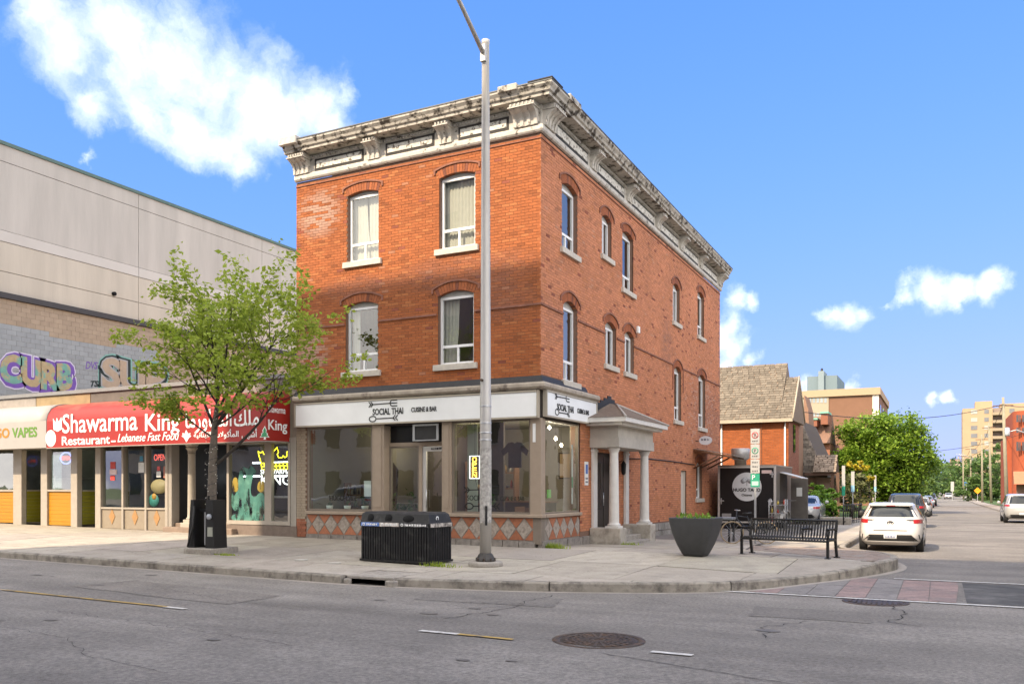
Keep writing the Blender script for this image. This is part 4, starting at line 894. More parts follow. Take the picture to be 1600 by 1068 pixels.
# shelves, pictures and bar seen through the glass
JAR = [mat('jar_%d' % k, c, .35, 0, 0) for k, c in enumerate(((.3, .2, .08), (.1, .16, .06), (.45, .42, .36), (.25, .05, .03), (.05, .05, .06)))]
def shelf_unit(x0, x1, y, zs_, label, seed):
    t = thing('display_shelf', label, 'shelf', (x0, y, .1)); r = random.Random(seed)
    for z in zs_:
        mb = MB(); mb.box(x0, x1, y - .3, y, z, z + .04); mb.build('shelf_board', WOOD, t); jm = MB(); x = x0 + .06
        while x < x1 - .1:
            h = r.uniform(.1, .3); q = r.uniform(.03, .07); jm.lathe([(q, 0), (q, h * .7), (q * .5, h * .85), (q * .5, h)], (x, y - .15, z + .041), 8, r.randrange(5)); x += q * 2 + r.uniform(.02, .09)
        jm.build('jars', JAR, t, kind='stuff')
    for x in (x0, x1 - .04): mb = MB(); mb.box(x - .005, x + .045, y - .31, y + .01, .1, zs_[-1] + .4); mb.build('upright', WOOD, t)
shelf_unit(-7.4, -5.1, 6.9, (.6, 1.1, 1.6, 2.1), 'tall shelf of jars at the back of the cafe', 1); shelf_unit(-4.7, -2.9, 4.6, (.5, 1.0, 1.5, 2.0), 'jar shelf inside behind the shop door', 2); shelf_unit(-1.6, -.5, 6.9, (.8, 1.3, 1.8, 2.3), 'bottle shelf at the back of the restaurant', 3); shelf_unit(-7.6, -6.9, 2.0, (.9, 1.3), 'low jar stand behind the HUGO lettering', 4)
sc_ = MB(); sc_.bevbox(-2.6, -2.28, .75, .8, .1, 3.3, .01); tag(sc_.build('pale_screen', mat('screen_celadon', (.5, .54, .46), .7, 0, .05)), 'tall pale green screen inside the restaurant window by the pillar', 'screen')
bar = thing('bar_counter', 'dark wooden bar inside the restaurant window', 'bar', (-2.0, 3.4, .1)); mb = MB(); mb.box(-2.9, -1.2, 3.2, 3.7, .1, 1.1); mb.build('base', DARKIN, bar); mb = MB(); mb.box(-2.95, -1.15, 3.15, 3.75, 1.101, 1.15); mb.build('bar_top', WOOD, bar)
for k, (x, z, w_, h, lb) in enumerate(((-2.2, 2.3, .7, .9, 'dark framed picture high on the restaurant back wall'), (-.9, 2.75, .4, .5, 'small framed picture over the bottle shelf'), (-7.2, 2.85, .5, .5, 'small framed picture beside the yellow cafe picture'))):
    t = thing('framed_picture', lb, 'picture', (x, 6.99, z)); mb = MB(); mb.box(x - w_ / 2, x + w_ / 2, 6.95, 6.99, z - h / 2, z + h / 2); mb.build('frame', INK, t); mb = MB(); mb.box(x - w_ / 2 + .05, x + w_ / 2 - .05, 6.94, 6.9495, z - h / 2 + .05, z + h / 2 - .05); mb.build('print', JAR[k], t)

# ---- signs
SIGNW = mat('sign_white_panel', (.84, .85, .84), .35, 0, .06, 1.5); SIGNF = mat('sign_frame_taupe', (.45, .4, .32), .5, .2, .05)
def lightbox(name, xf, a0, a1, z0, z1, dep, label):
    t = thing(name, label, 'shop sign', xf(a0, 0, z0)); mb = MB(xf); mb.bevbox(a0, a1, -dep, -.02, z0, z1, .01); mb.build('panel', SIGNW, t); e = .045
    mb = MB(xf); mb.box(a0 - .02, a1 + .02, -dep - .02, -.02, z1 + .001, z1 + e); mb.box(a0 - .02, a1 + .02, -dep - .02, -.02, z0 - e, z0 - .001); mb.box(a0 - .045, a0 - .001, -dep - .02, -.02, z0 - e, z1 + e); mb.box(a1 + .001, a1 + .045, -dep - .02, -.02, z0 - e, z1 + e); mb.build('frame', SIGNF, t); return t
sf = lightbox('shop_sign', FR, -7.98, -.06, 3.38, 4.0, .12, 'long white SOCIAL THAI sign above the front shop windows')
ss = lightbox('shop_sign', SD, .12, 3.62, 3.42, 4.02, .12, 'short white SOCIAL THAI sign above the side window next to the porch')
def logo(t, xf, a, rgt, sc, wd1, wd2, d=-.122):
    o = xf(a, d, 0)
    arrow_logo((o[0], o[1], 3.42 if rgt[0] else 3.47), rgt, sc[0], t)
    n = Vector(rgt).cross(Vector((0, 0, 1)))
    e = Vector(o) + Vector(rgt) * .13; lettering('SOCIAL THAI', .245, (e.x, e.y, 3.6), rgt, (0, 0, 1), INK, t, width=wd1, offset=.004)
    e = Vector(o) + Vector(rgt) * (.13 + wd1 + .27); lettering('CUISINE & BAR', .185, (e.x, e.y, 3.63), rgt, (0, 0, 1), INK, t, width=wd2, offset=.003)
logo(sf, FR, -5.3, (1, 0, 0), (.58,), 1.03, .82); logo(ss, SD, .62, (0, 1, 0), (.58,), 1.12, .88)

# ---- side porch with columns
po = thing('entrance_porch', 'white columned porch with small hipped roof on the side of the brick building', 'porch', (0, 5, 0))
PCON = mat('porch_concrete', (.43, .39, .33), .9, 0, .18, 4, .4, 50, col2=(.28, .25, .21), c2s=3); PW2 = mat('porch_white', (.66, .64, .6), .6, 0, .1, 4); PST = mat('porch_stucco', (.46, .43, .38), .8, 0, .15, 3, .2, 40)
for y0, y1 in ((3.36, 3.92), (6.2, 6.77)):
    mb = MB(); mb.bevbox(.0, .95, y0, y1, -.35, .38, .02); mb.build('pedestal', PCON, po)
    yc = (y0 + y1) / 2; mb = MB(); x = .66
    mb.box(x - .2, x + .2, yc - .2, yc + .2, .381, .44); mb.lathe([(.19, .44), (.19, .49), (.16, .51), (.15, .53), (.15, .6), (.125, 2.55), (.125, 2.57), (.15, 2.6), (.15, 2.64), (.18, 2.67), (.18, 2.72)], (x, yc, 0), 24); mb.build('column', PW2, po)
    mb = MB(); mb.box(.012, .09, yc - .15, yc + .15, .381, 2.72); mb.box(.012, .11, yc - .18, yc + .18, 2.6, 2.66); mb.build('pilaster', PW2, po)
for k in range(3): mb = MB(); mb.bevbox(0, .95 - .3 * k, 3.93, 6.19, -.35, -.06 + .15 * k, .015); mb.build('step', CONC2, po)
mb = MB(); mb.box(0, .9, 3.4, 6.74, 2.721, 3.0); mb.box(0, .87, 3.43, 6.71, 3.0, 3.34); mb.build('entablature', PST, po)
mb = MB(); mb.box(0, 1.1, 3.1, 6.98, 3.341, 3.42); mb.box(0, 1.25, 2.95, 7.1, 3.421, 3.55); mb.build('eave', PW2, po)
SHING = mat('roof_shingle_brown', (.17, .13, .1), .95, 0, .3, 9, .5, 40)
mb = MB(); e = [(0.01, 2.93, 3.552), (1.27, 2.93, 3.552), (1.27, 7.12, 3.552), (.01, 7.12, 3.552)]; ap = (.01, 5.0, 4.15); ap2 = (.25, 5.0, 4.1)
mb.poly([e[0], e[1], ap2, ap]); mb.poly([e[1], e[2], ap2]); mb.poly([e[2], e[3], ap, ap2]); mb.poly(e); rf = mb.build('roof', SHING, po)
mb = MB(); mb.tube([e[1], ap2], .035, 6); mb.tube([e[2], ap2], .035, 6); mb.build('hip_ridge', mat('ridge_grey', (.42, .4, .37), .8), rf)
mb = MB()
for k in range(9):
    y = 3.75 + k * .31; zz = 3.55 + .6 * (1 - abs(y - 5.0) / 2.1); mb.box(.004, .03, y - .155, y + .154, zz - .1, zz + .22)
mb.build('stepped_flashing', BITU, rf)
mb = MB(); mb.box(-.22, -.16, 4.12, 4.92, .24, 2.5); mb.box(-.22, -.16, 4.96, 5.7, .24, 2.5); mb.box(-.26, -.2, 4.02, 5.8, .24, 2.62); pd = mb.build('door', mat('dark_door', (.02, .017, .015), .35, 0, .1), po)
mb = MB(); mb.box(-.159, -.15, 4.3, 4.75, .9, 2.3); mb.build('door_glass', DARKGLASS, pd); mb = MB(); mb.tube([(-.12, 4.85, 1.0), (-.12, 4.85, 1.4)], .014); mb.build('handle', STEEL, pd)
la = thing('wall_lantern', 'small black lantern on the brick wall inside the porch', 'lantern', (.0, 5.95, 2.2)); mb = MB(); mb.lathe([(.03, -.25), (.07, -.2), (.09, .1), (.02, .2)], (.14, 5.95, 2.2), 6, sm=False); mb.build('body', BLACK, la); mb = MB(); mb.tube([(.0, 5.95, 2.35), (.1, 5.95, 2.42), (.14, 5.95, 2.38)], .012, 6); mb.build('arm', BLACK, la)
# cable, small lamp, oval sign, canopy
mb = MB(); mb.tube([(.02, 6.9, 2.5), (.02, 9, 2.56), (.02, 12, 2.55), (.02, 15.1, 2.5)], .02, 6); mb.build('wall_cable', INK, bld)
mb = MB(); mb.bevbox(0, .1, 7.62, 7.78, 6.75, 6.98, .02); mb.build('wall_box', WHITE, bld)
ov = thing('oval_sign', 'small oval white blade sign bracketed to the brick side wall', 'blade sign', (0, 15.4, 3.5)); mb = MB(); mb.lathe([(.001, -.02), (.27, -.02), (.27, .02), (.001, .02)], (.42, 15.4, 3.52), 24, ax='y', sm=False); o_ = mb.build('panel', mat('oval_white', (.6, .62, .66), .5, 0, .05), ov)
for v in o_.data.vertices: v.co.z *= .68
mb = MB(); mb.tube([(0, 15.4, 3.5), (.2, 15.4, 3.5)], .02, 6); mb.build('bracket', BLACK, ov); marks((.24, 15.379, 3.49), (1, 0, 0), (0, 0, 1), .34, .1, mat('faded_ink', (.15, .16, .2), .6, 0, 0), ov, 5)
ca = thing('shingle_canopy', 'weathered wood shingle canopy sloping out over the side door window', 'canopy', (0, 16, 2.7))
SHK = mat('cedar_shake', (.26, .22, .18), .95, 0, .3, 10, .5, 30, objcol=True)
for r in range(6):
    for k in range(8):
        x0 = .02 + r * .265; z0 = 3.12 - .3 * (x0 / 1.6); mb = MB(); y = 15.0 + k * .3 + (.1 if r % 2 else 0)
        mb.prism([(x0, z0 + .035), (x0 + .31, z0 - .02), (x0 + .31, z0 + .012), (x0, z0 + .05)], lambda x_, z_: (x_, y, z_), lambda x_, z_: (x_, y + .288, z_)); o_ = mb.build('shingle', SHK, ca); g = rs.uniform(.7, 1.2); o_.color = (.27 * g, .225 * g, .18 * g, 1)
for y in (15.05, 16.0, 17.3): mb = MB(); mb.tube([(.02, y, 3.08), (1.6, y, 2.78)], .04, 6); mb.tube([(.02, y, 2.35), (1.0, y, 2.84)], .035, 6); mb.build('brace', WOOD, ca)
# ================================================================== shops next door
X0 = lambda px, Y=0: onY(px, 700, Y)[0]
Z0 = lambda px, py, Y=0: onY(px, py, Y)[2]
SHX0, SHX1 = -34.0, -8.06
row = thing('shop_row', 'low single storey shop row with white framed windows under awnings', 'shops', (-20, 0, .15))
FRW = mat('white_shop_frame', (.36, .32, .27), .5, 0, .08); FRG = mat('grey_shop_frame', (.32, .29, .25), .5, 0, .08)
xV = X0(150)                                            # boundary vape shop | restaurant
mb = MB(); mb.box(SHX0, SHX1, .05, .3, 2.95, 4.85); mb.build('fascia_wall', mat('fascia_tan', (.3, .26, .21), .85, 0, .2, 2), row)
mb = MB(); mb.box(SHX0, SHX1, 12, 12.3, 0, 4.8); mb.box(SHX0, SHX1, .3, 12, 4.6, 4.7); mb.box(SHX1 - .1, SHX1, .3, 12, .2, 4.6); mb.build('rear_wall', mat('rear_block', (.35, .32, .28), .9), row)
mb = MB(); mb.box(SHX0, SHX1, -.05, .4, 4.855, 4.98); mb.build('parapet_cap', mat('cap_grey', (.2, .2, .2), .6), row)
for k, (p0, p1, c) in enumerate(((0, 55, (.3, .27, .24)), (56, 140, (.3, .22, .12)), (141, 290, (.13, .115, .1)), (291, 452, (.2, .18, .165)))):
    mb = MB(); mb.box(X0(p0) - (12 if k == 0 else 0), X0(p1), .02, .049, 4.3, 4.84); mb.build('fascia_panel', mat('fascia_panel_%d' % k, c, .8, 0, .2, 3), row)
def vbar(px0, px1, z0, z1, m=FRW, d0=-.04, d1=.16, nm='mullion'):
    mb = MB(); mb.bevbox(X0(px0), X0(px1), d0, d1, z0, z1, .01); return mb.build(nm, m, row)
FLZ = lambda x: rise(x) + .02
for a, b in ((22, 35), (65, 75), (112, 122), (150, 158.5)): vbar(a, b, FLZ(X0(a)) - .05, 3.05)
YEL = mat('yellow_cladding', (.62, .32, .015), .55, 0, .04, objcol=True); OLV = mat('olive_cladding', (.22, .2, .015), .6, 0, .06, objcol=True)
def cladding(x0, x1, y, z0, z1, m, col, dirx=True):
    n = 9; h = (z1 - z0) / n
    for k in range(n):
        mb = MB()
        if dirx: mb.bevbox(x0, x1, y, y + .04, z0 + h * k + .003, z0 + h * (k + 1) - .003, .004)
        else: mb.bevbox(x0, x0 + .04, y, x1, z0 + h * k + .003, z0 + h * (k + 1) - .003, .004)
        o = mb.build('board', m, row); g = rs.uniform(.94, 1.05); o.color = (col[0] * g, col[1] * g, col[2] * g, 1)
for a, b in ((-40, 22), (75, 112)):
    x0, x1 = X0(a), X0(b); zb = FLZ(x0); zt = Z0(max(a, 0), 766)
    cladding(x0, x1, .03, zb, zt - .03, YEL, (.42, .19, .006))
    mb = MB(); mb.box(x0, x1, -.03, .14, zt - .028, zt + .04); mb.build('window_ledge', FRW, row)
    mb = MB(); mb.poly([(x0, .08, zt + .04), (x1, .08, zt + .04), (x1, .08, 2.98), (x0, .08, 2.98)]); mb.build('shop_pane', SHOPGLASS, row)
    mb = MB(); mb.box(x0, x1, .02, .14, 2.98, 3.04); mb.build('head_rail', FRW, row)
for a, b in ((35, 65), (122, 150)):                     # recessed doorways with olive boards and glass
    x0, x1 = X0(a), X0(b); zb = FLZ(x0)
    cladding(x0 - .1, x1 + .4, 1.0, zb + .1, 1.42, OLV, (.2, .19, .015))
    mb = MB(); mb.poly([(x0 - .1, 1.03, 1.45), (x1 + .4, 1.03, 1.45), (x1 + .4, 1.03, 2.98), (x0 - .1, 1.03, 2.98)]); mb.build('shop_pane', SHOPGLASS, row)
    mb = MB(); mb.box(x0 - .1, x1 + .4, .98, 1.1, 1.42, 1.46); mb.build('window_ledge', FRW, row)
    cladding(x0 - .04, 1.0, .17, zb + .05, 1.42, OLV, (.2, .19, .015), False)
    mb = MB(); mb.poly([(x0 - .03, .17, 1.45), (x0 - .03, 1.0, 1.45), (x0 - .03, 1.0, 2.98), (x0 - .03, .17, 2.98)]); mb.build('shop_pane', SHOPGLASS, row); mb = MB(); mb.box(x0 - .05, x0 + .02, .17, 1.0, 1.42, 1.46); mb.build('window_ledge', FRW, row)
mb = MB(); mb.box(SHX0, xV, .0, 12, -.1, .16); mb.build('shop_floor', mat('floor_dark', (.12, .1, .09), .6), row)
mb = MB(); mb.box(SHX0, xV, 3.4, 3.5, .16, 4.5); mb.box(xV - .05, xV + .05, .2, 12, .16, 4.5); mb.build('shop_back_wall', mat('teal_grey_wall', (.3, .34, .33), .8, 0, .1), row)
mb = MB(); mb.box(SHX0, SHX1 - .1, .06, 12, 3.06, 3.12); mb.build('shop_ceiling', mat('ceiling_white', (.55, .53, .5), .8), row)
for k in range(6):
    mb = MB(); x = SHX0 + 9 + k * 1.7; mb.box(x, x + 1.4, 3.0, 3.4, .5, .55); mb.box(x, x + 1.4, 3.0, 3.4, 1.2, 1.25); mb.box(x, x + 1.4, 3.0, 3.4, 1.9, 1.95); sfm = mb.build('shelf_unit', mat('shelf_grey', (.4, .42, .42), .6), row)
LAMP = mat('downlight', (1, .8, .5), .5, 0, 0, emit=10)
for px in (40, 55, 83, 132): 
    mb = MB(); x = X0(px); mb.lathe([(.07, 0), (.07, -.02), (.001, -.02)], (x, .6, 3.058), 12); tag(mb.build('downlight', LAMP), 'small round lit downlight in the soffit of the vape shop doorway', 'light', 'downlights in the vape shop soffit')
# oval neon in the vape shop window
nv = thing('oval_neon_sign', 'small oval red and blue neon OPEN sign in the vape shop window', 'neon sign', (X0(97), .2, 2.7))
zc = Z0(97, 715); xc = X0(97); mb = MB(); mb.tube([(xc + .3 * math.cos(a * math.pi / 12), .15, zc + .2 * math.sin(a * math.pi / 12)) for a in range(25)], .02, 6); mb.build('neon_ring', mat('neon_blue', (.15, .2, .9), .5, 0, 0, emit=1.0), nv); lettering('OPEN', .2, (xc - .22, .15, zc - .07), (1, 0, 0), (0, 0, 1), mat('neon_red', (.95, .08, .06), .5, 0, 0, emit=1.0), nv, width=.44)
# restaurant front: three panes over diamond panels
zs_ = Z0(160, 793)
BEI = mat('beige_panel', (.27, .225, .17), .7, 0, .08, 6); DIA = mat('brown_diamond', (.36, .2, .08), .6, 0, .15)
panes = ((158.5, 191), (194, 227), (230, 259))
for a, b in ((191, 194), (227, 230), (259, 263.5)): vbar(a, b, FLZ(X0(a)) - .05, 3.05, FRW)
for a, b in panes:
    x0, x1 = X0(a), X0(b); zb = FLZ(x0)
    mb = MB(); mb.box(x0, x1, .02, .1, zb - .02, zs_ - .03); pn = mb.build('lower_panel', BEI, row)
    c, zc = (x0 + x1) / 2, (zb + zs_) / 2 + .05; mb = MB(); mb.prism([(c - .15, zc), (c, zc - .27), (c + .15, zc), (c, zc + .27)], lambda p, z: (p, .005, z), lambda p, z: (p, .019, z)); mb.build('diamond', DIA, pn)
    mb = MB(); mb.box(x0, x1, -.03, .14, zs_ - .028, zs_ + .03); mb.build('window_ledge', FRW, row)
    mb = MB(); mb.poly([(x0, .07, zs_ + .03), (x1, .07, zs_ + .03), (x1, .07, 3.0), (x0, .07, 3.0)]); mb.build('shop_pane', SHOPGLASS, row)
mb = MB(); mb.box(X0(158.5), X0(263), .0, .14, 3.0, 3.06); mb.build('head_rail', FRW, row)
# stickers and sheets on the panes
def sheet_on(px0, px1, py0, py1, col, nm, y=.062, rnd=False):
    mb = MB(); x0, x1, z0, z1 = X0(px0), X0(px1), Z0(px0, py1), Z0(px0, py0)
    if rnd: mb.lathe([(.001, -.002), (1, -.002), (1, .0), (.001, 0)], (0, 0, 0), 20, ax='y'); mb.v = [((x0 + x1) / 2 + p[0] * (x1 - x0) / 2, y + p[1], (z0 + z1) / 2 + p[2] * (z1 - z0) / 2) for p in mb.v]
    else: mb.box(x0, x1, y - .004, y, z0, z1)
    mb.build(nm, mat('print_%02d%02d%02d' % tuple(int(c * 99) for c in col), col, .6, 0, .1, 12), row)
for a in ((170, 178, 721, 732, (.5, .05, .04)), (169, 180, 733, 741, (.65, .5, .5)), (170, 177, 742, 750, (.5, .05, .04)), (214, 223, 722, 738, (.6, .62, .6)), (216, 221, 712, 720, (.05, .25, .4)), (243, 248, 728, 735, (.5, .08, .08)), (242, 249, 736, 745, (.65, .66, .64)), (253, 258, 728, 746, (.4, .15, .1))): sheet_on(*a, 'window_sticker')
sheet_on(233, 260, 748, 771, (.22, .2, .1), 'painted_bubble', rnd=True); sheet_on(230, 246, 771, 791, (.03, .17, .15), 'painted_shape', rnd=True); sheet_on(235, 242, 770, 780, (.3, .18, .03), 'painted_face', y=.058, rnd=True)
lettering('OPEN', .3, (X0(237), .1, Z0(237, 719)), (1, 0, 0), (0, 0, 1), mat('neon_red_dim', (.8, .1, .08), .5, 0, 0, emit=.6), row, 'neon_lettering', width=.55)
# steps and recessed dark entrance
mb = MB(); xa, xb = X0(263.5), X0(360); mb.bevbox(xa, xb + .3, -.25, .5, 0, .28, .02); mb.bevbox(xa, xb + .3, .1, 1.6, .1, .4, .02); mb.build('entrance_step', mat('step_brown', (.24, .18, .14), .85, 0, .2, 5), row)
vbar(263.5, 269, .1, 3.05, FRG, -.02, .3, 'entrance_cheek')
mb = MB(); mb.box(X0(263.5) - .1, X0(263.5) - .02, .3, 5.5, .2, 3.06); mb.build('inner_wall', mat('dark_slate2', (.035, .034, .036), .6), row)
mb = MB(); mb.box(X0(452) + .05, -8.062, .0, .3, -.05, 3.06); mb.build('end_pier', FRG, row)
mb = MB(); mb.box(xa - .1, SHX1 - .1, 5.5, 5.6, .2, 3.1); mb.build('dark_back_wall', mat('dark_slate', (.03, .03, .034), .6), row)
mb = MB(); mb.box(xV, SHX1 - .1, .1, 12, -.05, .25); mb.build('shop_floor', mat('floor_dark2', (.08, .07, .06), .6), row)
ct = thing('food_counter', 'dark counter inside the shawarma restaurant entrance', 'counter', (xa + 1.6, 2.6, .25)); mb = MB(); mb.box(xa + .2, xb + 1.0, 2.4, 3.1, .25, 1.2); mb.build('base', mat('counter_brown', (.05, .04, .035), .5), ct); mb = MB(); mb.box(xa + .15, xb + 1.05, 2.35, 3.15, 1.2, 1.26); mb.build('counter_top', STEEL, ct)
TUBE = mat('fluorescent_tube', (.85, .92, 1.0), .5, 0, 0, emit=4)
for k, (zz, yy) in enumerate(((2.45, 3.6), (1.95, 3.0))):
    t = thing('tube_light', ('long white tube light over the dark restaurant counter, upper one', 'long white tube light low over the dark restaurant counter')[k], 'light', (xa + 2, yy, zz)); mb = MB(); mb.tube([(xa + .2, yy, zz), (xb - .4, yy, zz)], .022, 8); mb.build('tube', TUBE, t); mb = MB(); mb.box(xa + .2, xb - .4, yy - .04, yy + .04, zz + .024, zz + .06); mb.build('fitting', STEEL, t)
# ornate white column in the entrance
co = thing('entrance_column', 'slim white ornate column standing on the restaurant entrance step', 'column', (X0(295), .1, .28)); x = X0(295); zt = 3.05; zb = .4
PW3 = mat('column_white', (.4, .36, .3), .6, 0, .1, 8)
mb = MB(); mb.bevbox(x - .26, x + .26, -.12, .36, zb - .12, zb + .02, .01); mb.bevbox(x - .2, x + .2, -.06, .3, zb + .02, zb + .12, .01); mb.build('plinth', PW3, co)
mb = MB(); mb.lathe([(.16, zb + .12), (.17, zb + .16), (.135, zb + .2), (.13, zb + .3), (.115, zt - .42), (.13, zt - .4), (.12, zt - .37)], (x, .12, 0), 20); mb.build('shaft', PW3, co)
mb = MB(); mb.lathe([(.12, zt - .37), (.13, zt - .3), (.19, zt - .22), (.15, zt - .2), (.22, zt - .1), (.26, zt - .08), (.26, zt)], (x, .12, 0), 8, sm=False); mb.build('capital', PW3, co)
# right-hand window with painted glass and crown
x0, x1, xm0, xm1 = X0(357), X0(452), X0(414), X0(424); zb = Z0(360, 818)
mb = MB(); mb.box(x0 - .05, x1 + .3, -.02, .5, .0, zb - .02); mb.build('window_base', mat('base_brown', (.18, .14, .115), .9, 0, .2, 6), row)
mb = MB()
for a, b in ((x0 - .06, x0 + .03), (xm0, xm1), (x1 - .04, x1 + .04)): mb.box(a, b, -.02, .12, zb, 3.05)
mb.box(x0 + .03, xm0, -.02, .12, zb, zb + .12); mb.box(xm1, x1 - .04, -.02, .12, zb, zb + .12); mb.box(x0 + .03, xm0, -.02, .12, 2.9, 3.05); mb.box(xm1, x1 - .04, -.02, .12, 2.9, 3.05)
wf = mb.build('window_frame', FRW, row)
for a, b in ((x0 + .03, xm0), (xm1, x1 - .04)):
    mb = MB(); mb.poly([(a, .05, zb + .12), (b, .05, zb + .12), (b, .05, 2.9), (a, .05, 2.9)]); mb.build('shop_pane', SHOPGLASS, wf)
TEAL = mat('window_paint_teal', (.05, .17, .14), .6, 0, .25, 5, col2=(.1, .25, .2), c2s=3); PYEL = mat('window_paint_yellow', (.3, .22, .03), .6, 0, .2, 6)
def worn(m, sc, thr):                                   # brushed window paint that lets the glass show through
    t = m.node_tree; b = t.nodes['Principled BSDF']; g = t.nodes.new('ShaderNodeNewGeometry'); mp = t.nodes.new('ShaderNodeMapping'); mp.inputs['Scale'].default_value = (1, 1, .35); t.links.new(g.outputs['Position'], mp.inputs['Vector'])
    n = t.nodes.new('ShaderNodeTexNoise'); n.inputs['Scale'].default_value = sc; n.inputs['Detail'].default_value = 5; t.links.new(mp.outputs[0], n.inputs['Vector']); r = t.nodes.new('ShaderNodeMapRange'); r.inputs['From Min'].default_value = thr - .06; r.inputs['From Max'].default_value = thr + .06; t.links.new(n.outputs['Fac'], r.inputs['Value']); t.links.new(r.outputs[0], b.inputs['Alpha'])
worn(TEAL, 6, .43); worn(PYEL, 7, .4)
def blob(pts, m, nm, y=.045, sm=3):
    P = [(X0(a), Z0(a, b)) for a, b in pts]
    for _ in range(sm):
        P = [q for p, n in zip(P, P[1:] + P[:1]) for q in ((p[0] * .75 + n[0] * .25, p[1] * .75 + n[1] * .25), (p[0] * .25 + n[0] * .75, p[1] * .25 + n[1] * .75))]
        if len(P) > 90: break
    mb = MB(); mb.prism(P, lambda a, z: (a, y, z), lambda a, z: (a, y - .003, z)); mb.build(nm, m, wf)
blob([(360, 803), (360, 766), (364, 776), (368, 768), (372, 740), (375, 726), (386, 733), (390, 725), (400, 735), (393, 745), (389, 770), (396, 778), (404, 768), (413, 772), (413, 803)], TEAL, 'painted_figure')
blob([(360, 815), (360, 801), (413, 800), (413, 815)], TEAL, 'painted_band', .041); blob([(361, 765), (362, 748), (367, 744), (371, 750), (371, 766), (366, 769)], PYEL, 'painted_face', .041); blob([(400, 764), (402, 752), (408, 750), (412, 756), (411, 767), (405, 769)], PYEL, 'painted_face', .041)
mb = MB(); xx = X0(376); mb.lathe([(.2, zb + .15), (.17, 2.9)], (xx + .1, 1.0, 0), 14); tag(mb.build('inner_column', PW3), 'pale round column behind the painted restaurant glass', 'column')
mb = MB(); mb.box(X0(432), X0(452), .5, .52, .4, 1.6); mb.build('half_curtain', CURTAIN, wf)
kn = thing('crown_neon_sign', 'yellow neon crown over white KING lettering in the restaurant window', 'neon sign', (X0(425), .2, 2.2)); NY = mat('neon_yellow', (.9, .75, .02), .5, 0, 0, emit=1.5)
CR = [(397, 710), (396, 704), (400, 707), (403, 704), (405, 709), (409, 709), (412, 713), (426, 698), (428, 706), (426, 709), (428, 714), (434, 714), (435, 711), (438, 714), (441, 712), (441, 705), (447, 703), (451, 706), (447, 718), (446, 732), (402, 733), (400, 720)]
def neon(pts, m, r=.014, closed=True, nm='neon_tube'):
    P = [(X0(a), .2, Z0(a, b)) for a, b in pts]; mb = MB(); mb.tube(P + (P[:1] if closed else []), r, 6); mb.build(nm, m, kn)
neon(CR, NY, .013); neon([(402, 723), (446, 722)], NY, .016, False); neon([(402, 728), (446, 727)], NY, .018, False)
for a in range(405, 446, 6): neon([(a, 722), (a + 2, 732)], NY, .01, False)
lettering('SHAWARMA', .2, (X0(400), .2, Z0(400, 740)), (1, 0, 0), (0, 0, 1), NEONW, kn, 'neon_lettering', width=X0(447) - X0(400)); lettering('KING', .45, (X0(401), .2, Z0(401, 757)), (1, 0, 0), (0, 0, 1), NEONW, kn, 'neon_lettering', width=X0(447) - X0(401))
# ---- awnings
AY = -1.0
def awning(px0, xr, zb, zt, m, label, xl=None):
    x0 = xl if xl is not None else X0(px0, AY); t = thing('awning', label, 'awning', (x0, 0, zb)); prof = [(.0, zt + .02), (-.35, zt), (-.6, zt - .06), (-.82, zt - .19), (-.95, zt - .4), (AY, zt - .62), (AY, zb)]
    mb = MB(); n = max(8, int((xr - x0) / .8)); rings = []
    for k in range(n + 1):
        x = x0 + (xr - x0) * k / n; rings.append([(x, y, z - (.012 * math.sin(k * 1.9) if 0 < i < 5 else 0)) for i, (y, z) in enumerate(prof)] + [(x, 0, zb + .02)])
    ids = [[mb.vert(p) for p in r] for r in rings]
    for a, b in zip(ids, ids[1:]):
        for j in range(6): mb.face((a[j], a[j + 1], b[j + 1], b[j]), 0, j < 5)
    mb.face(ids[-1], 0); mb.face(ids[0][::-1], 0); mb.build('cover', m, t)
    mb = MB()
    mb.tube([(x0, AY + .01, zb), (xr, AY + .01, zb)], .018, 6); mb.tube([(x0, 0, zb + .02), (x0, AY, zb)], .018, 6); mb.tube([(xr, 0, zb + .02), (xr, AY, zb)], .018, 6); mb.build('rail', FRG, t); return t
zb = onY(73, 700, AY)[2]; zt = onY(73, 633, AY * .5)[2]
REDM = mat('red_awning_vinyl', (.3, .015, .01), .5, 0, .12, 2, .15, 6); WHT = mat('white_awning_vinyl', (.34, .32, .295), .5, 0, .05, 2)
def pale_top(m, col, z0, z1):                               # vinyl turns paler towards the top of the curve
    t = m.node_tree; b = t.nodes['Principled BSDF']; src = b.inputs['Base Color'].links[0].from_socket
    g = t.nodes.new('ShaderNodeNewGeometry'); s = t.nodes.new('ShaderNodeSeparateXYZ'); t.links.new(g.outputs['Position'], s.inputs[0]); n = t.nodes.new('ShaderNodeTexNoise'); n.inputs['Scale'].default_value = 1.6; n.inputs['Detail'].default_value = 6; t.links.new(g.outputs['Position'], n.inputs['Vector'])
    a = t.nodes.new('ShaderNodeMath'); a.operation = 'MULTIPLY_ADD'; a.inputs[1].default_value = .5; t.links.new(n.outputs['Fac'], a.inputs[0]); t.links.new(s.outputs['Z'], a.inputs[2])
    r = t.nodes.new('ShaderNodeMapRange'); r.inputs['From Min'].default_value = z0 + .25; r.inputs['From Max'].default_value = z1 + .25; t.links.new(a.outputs[0], r.inputs['Value'])
    x = t.nodes.new('ShaderNodeMix'); x.data_type = 'RGBA'; x.inputs['B'].default_value = (*col, 1); t.links.new(r.outputs[0], x.inputs['Factor']); t.links.new(src, x.inputs['A']); t.links.new(x.outputs['Result'], b.inputs['Base Color'])
pale_top(REDM, (.4, .14, .09), zt - .22, zt + .12)
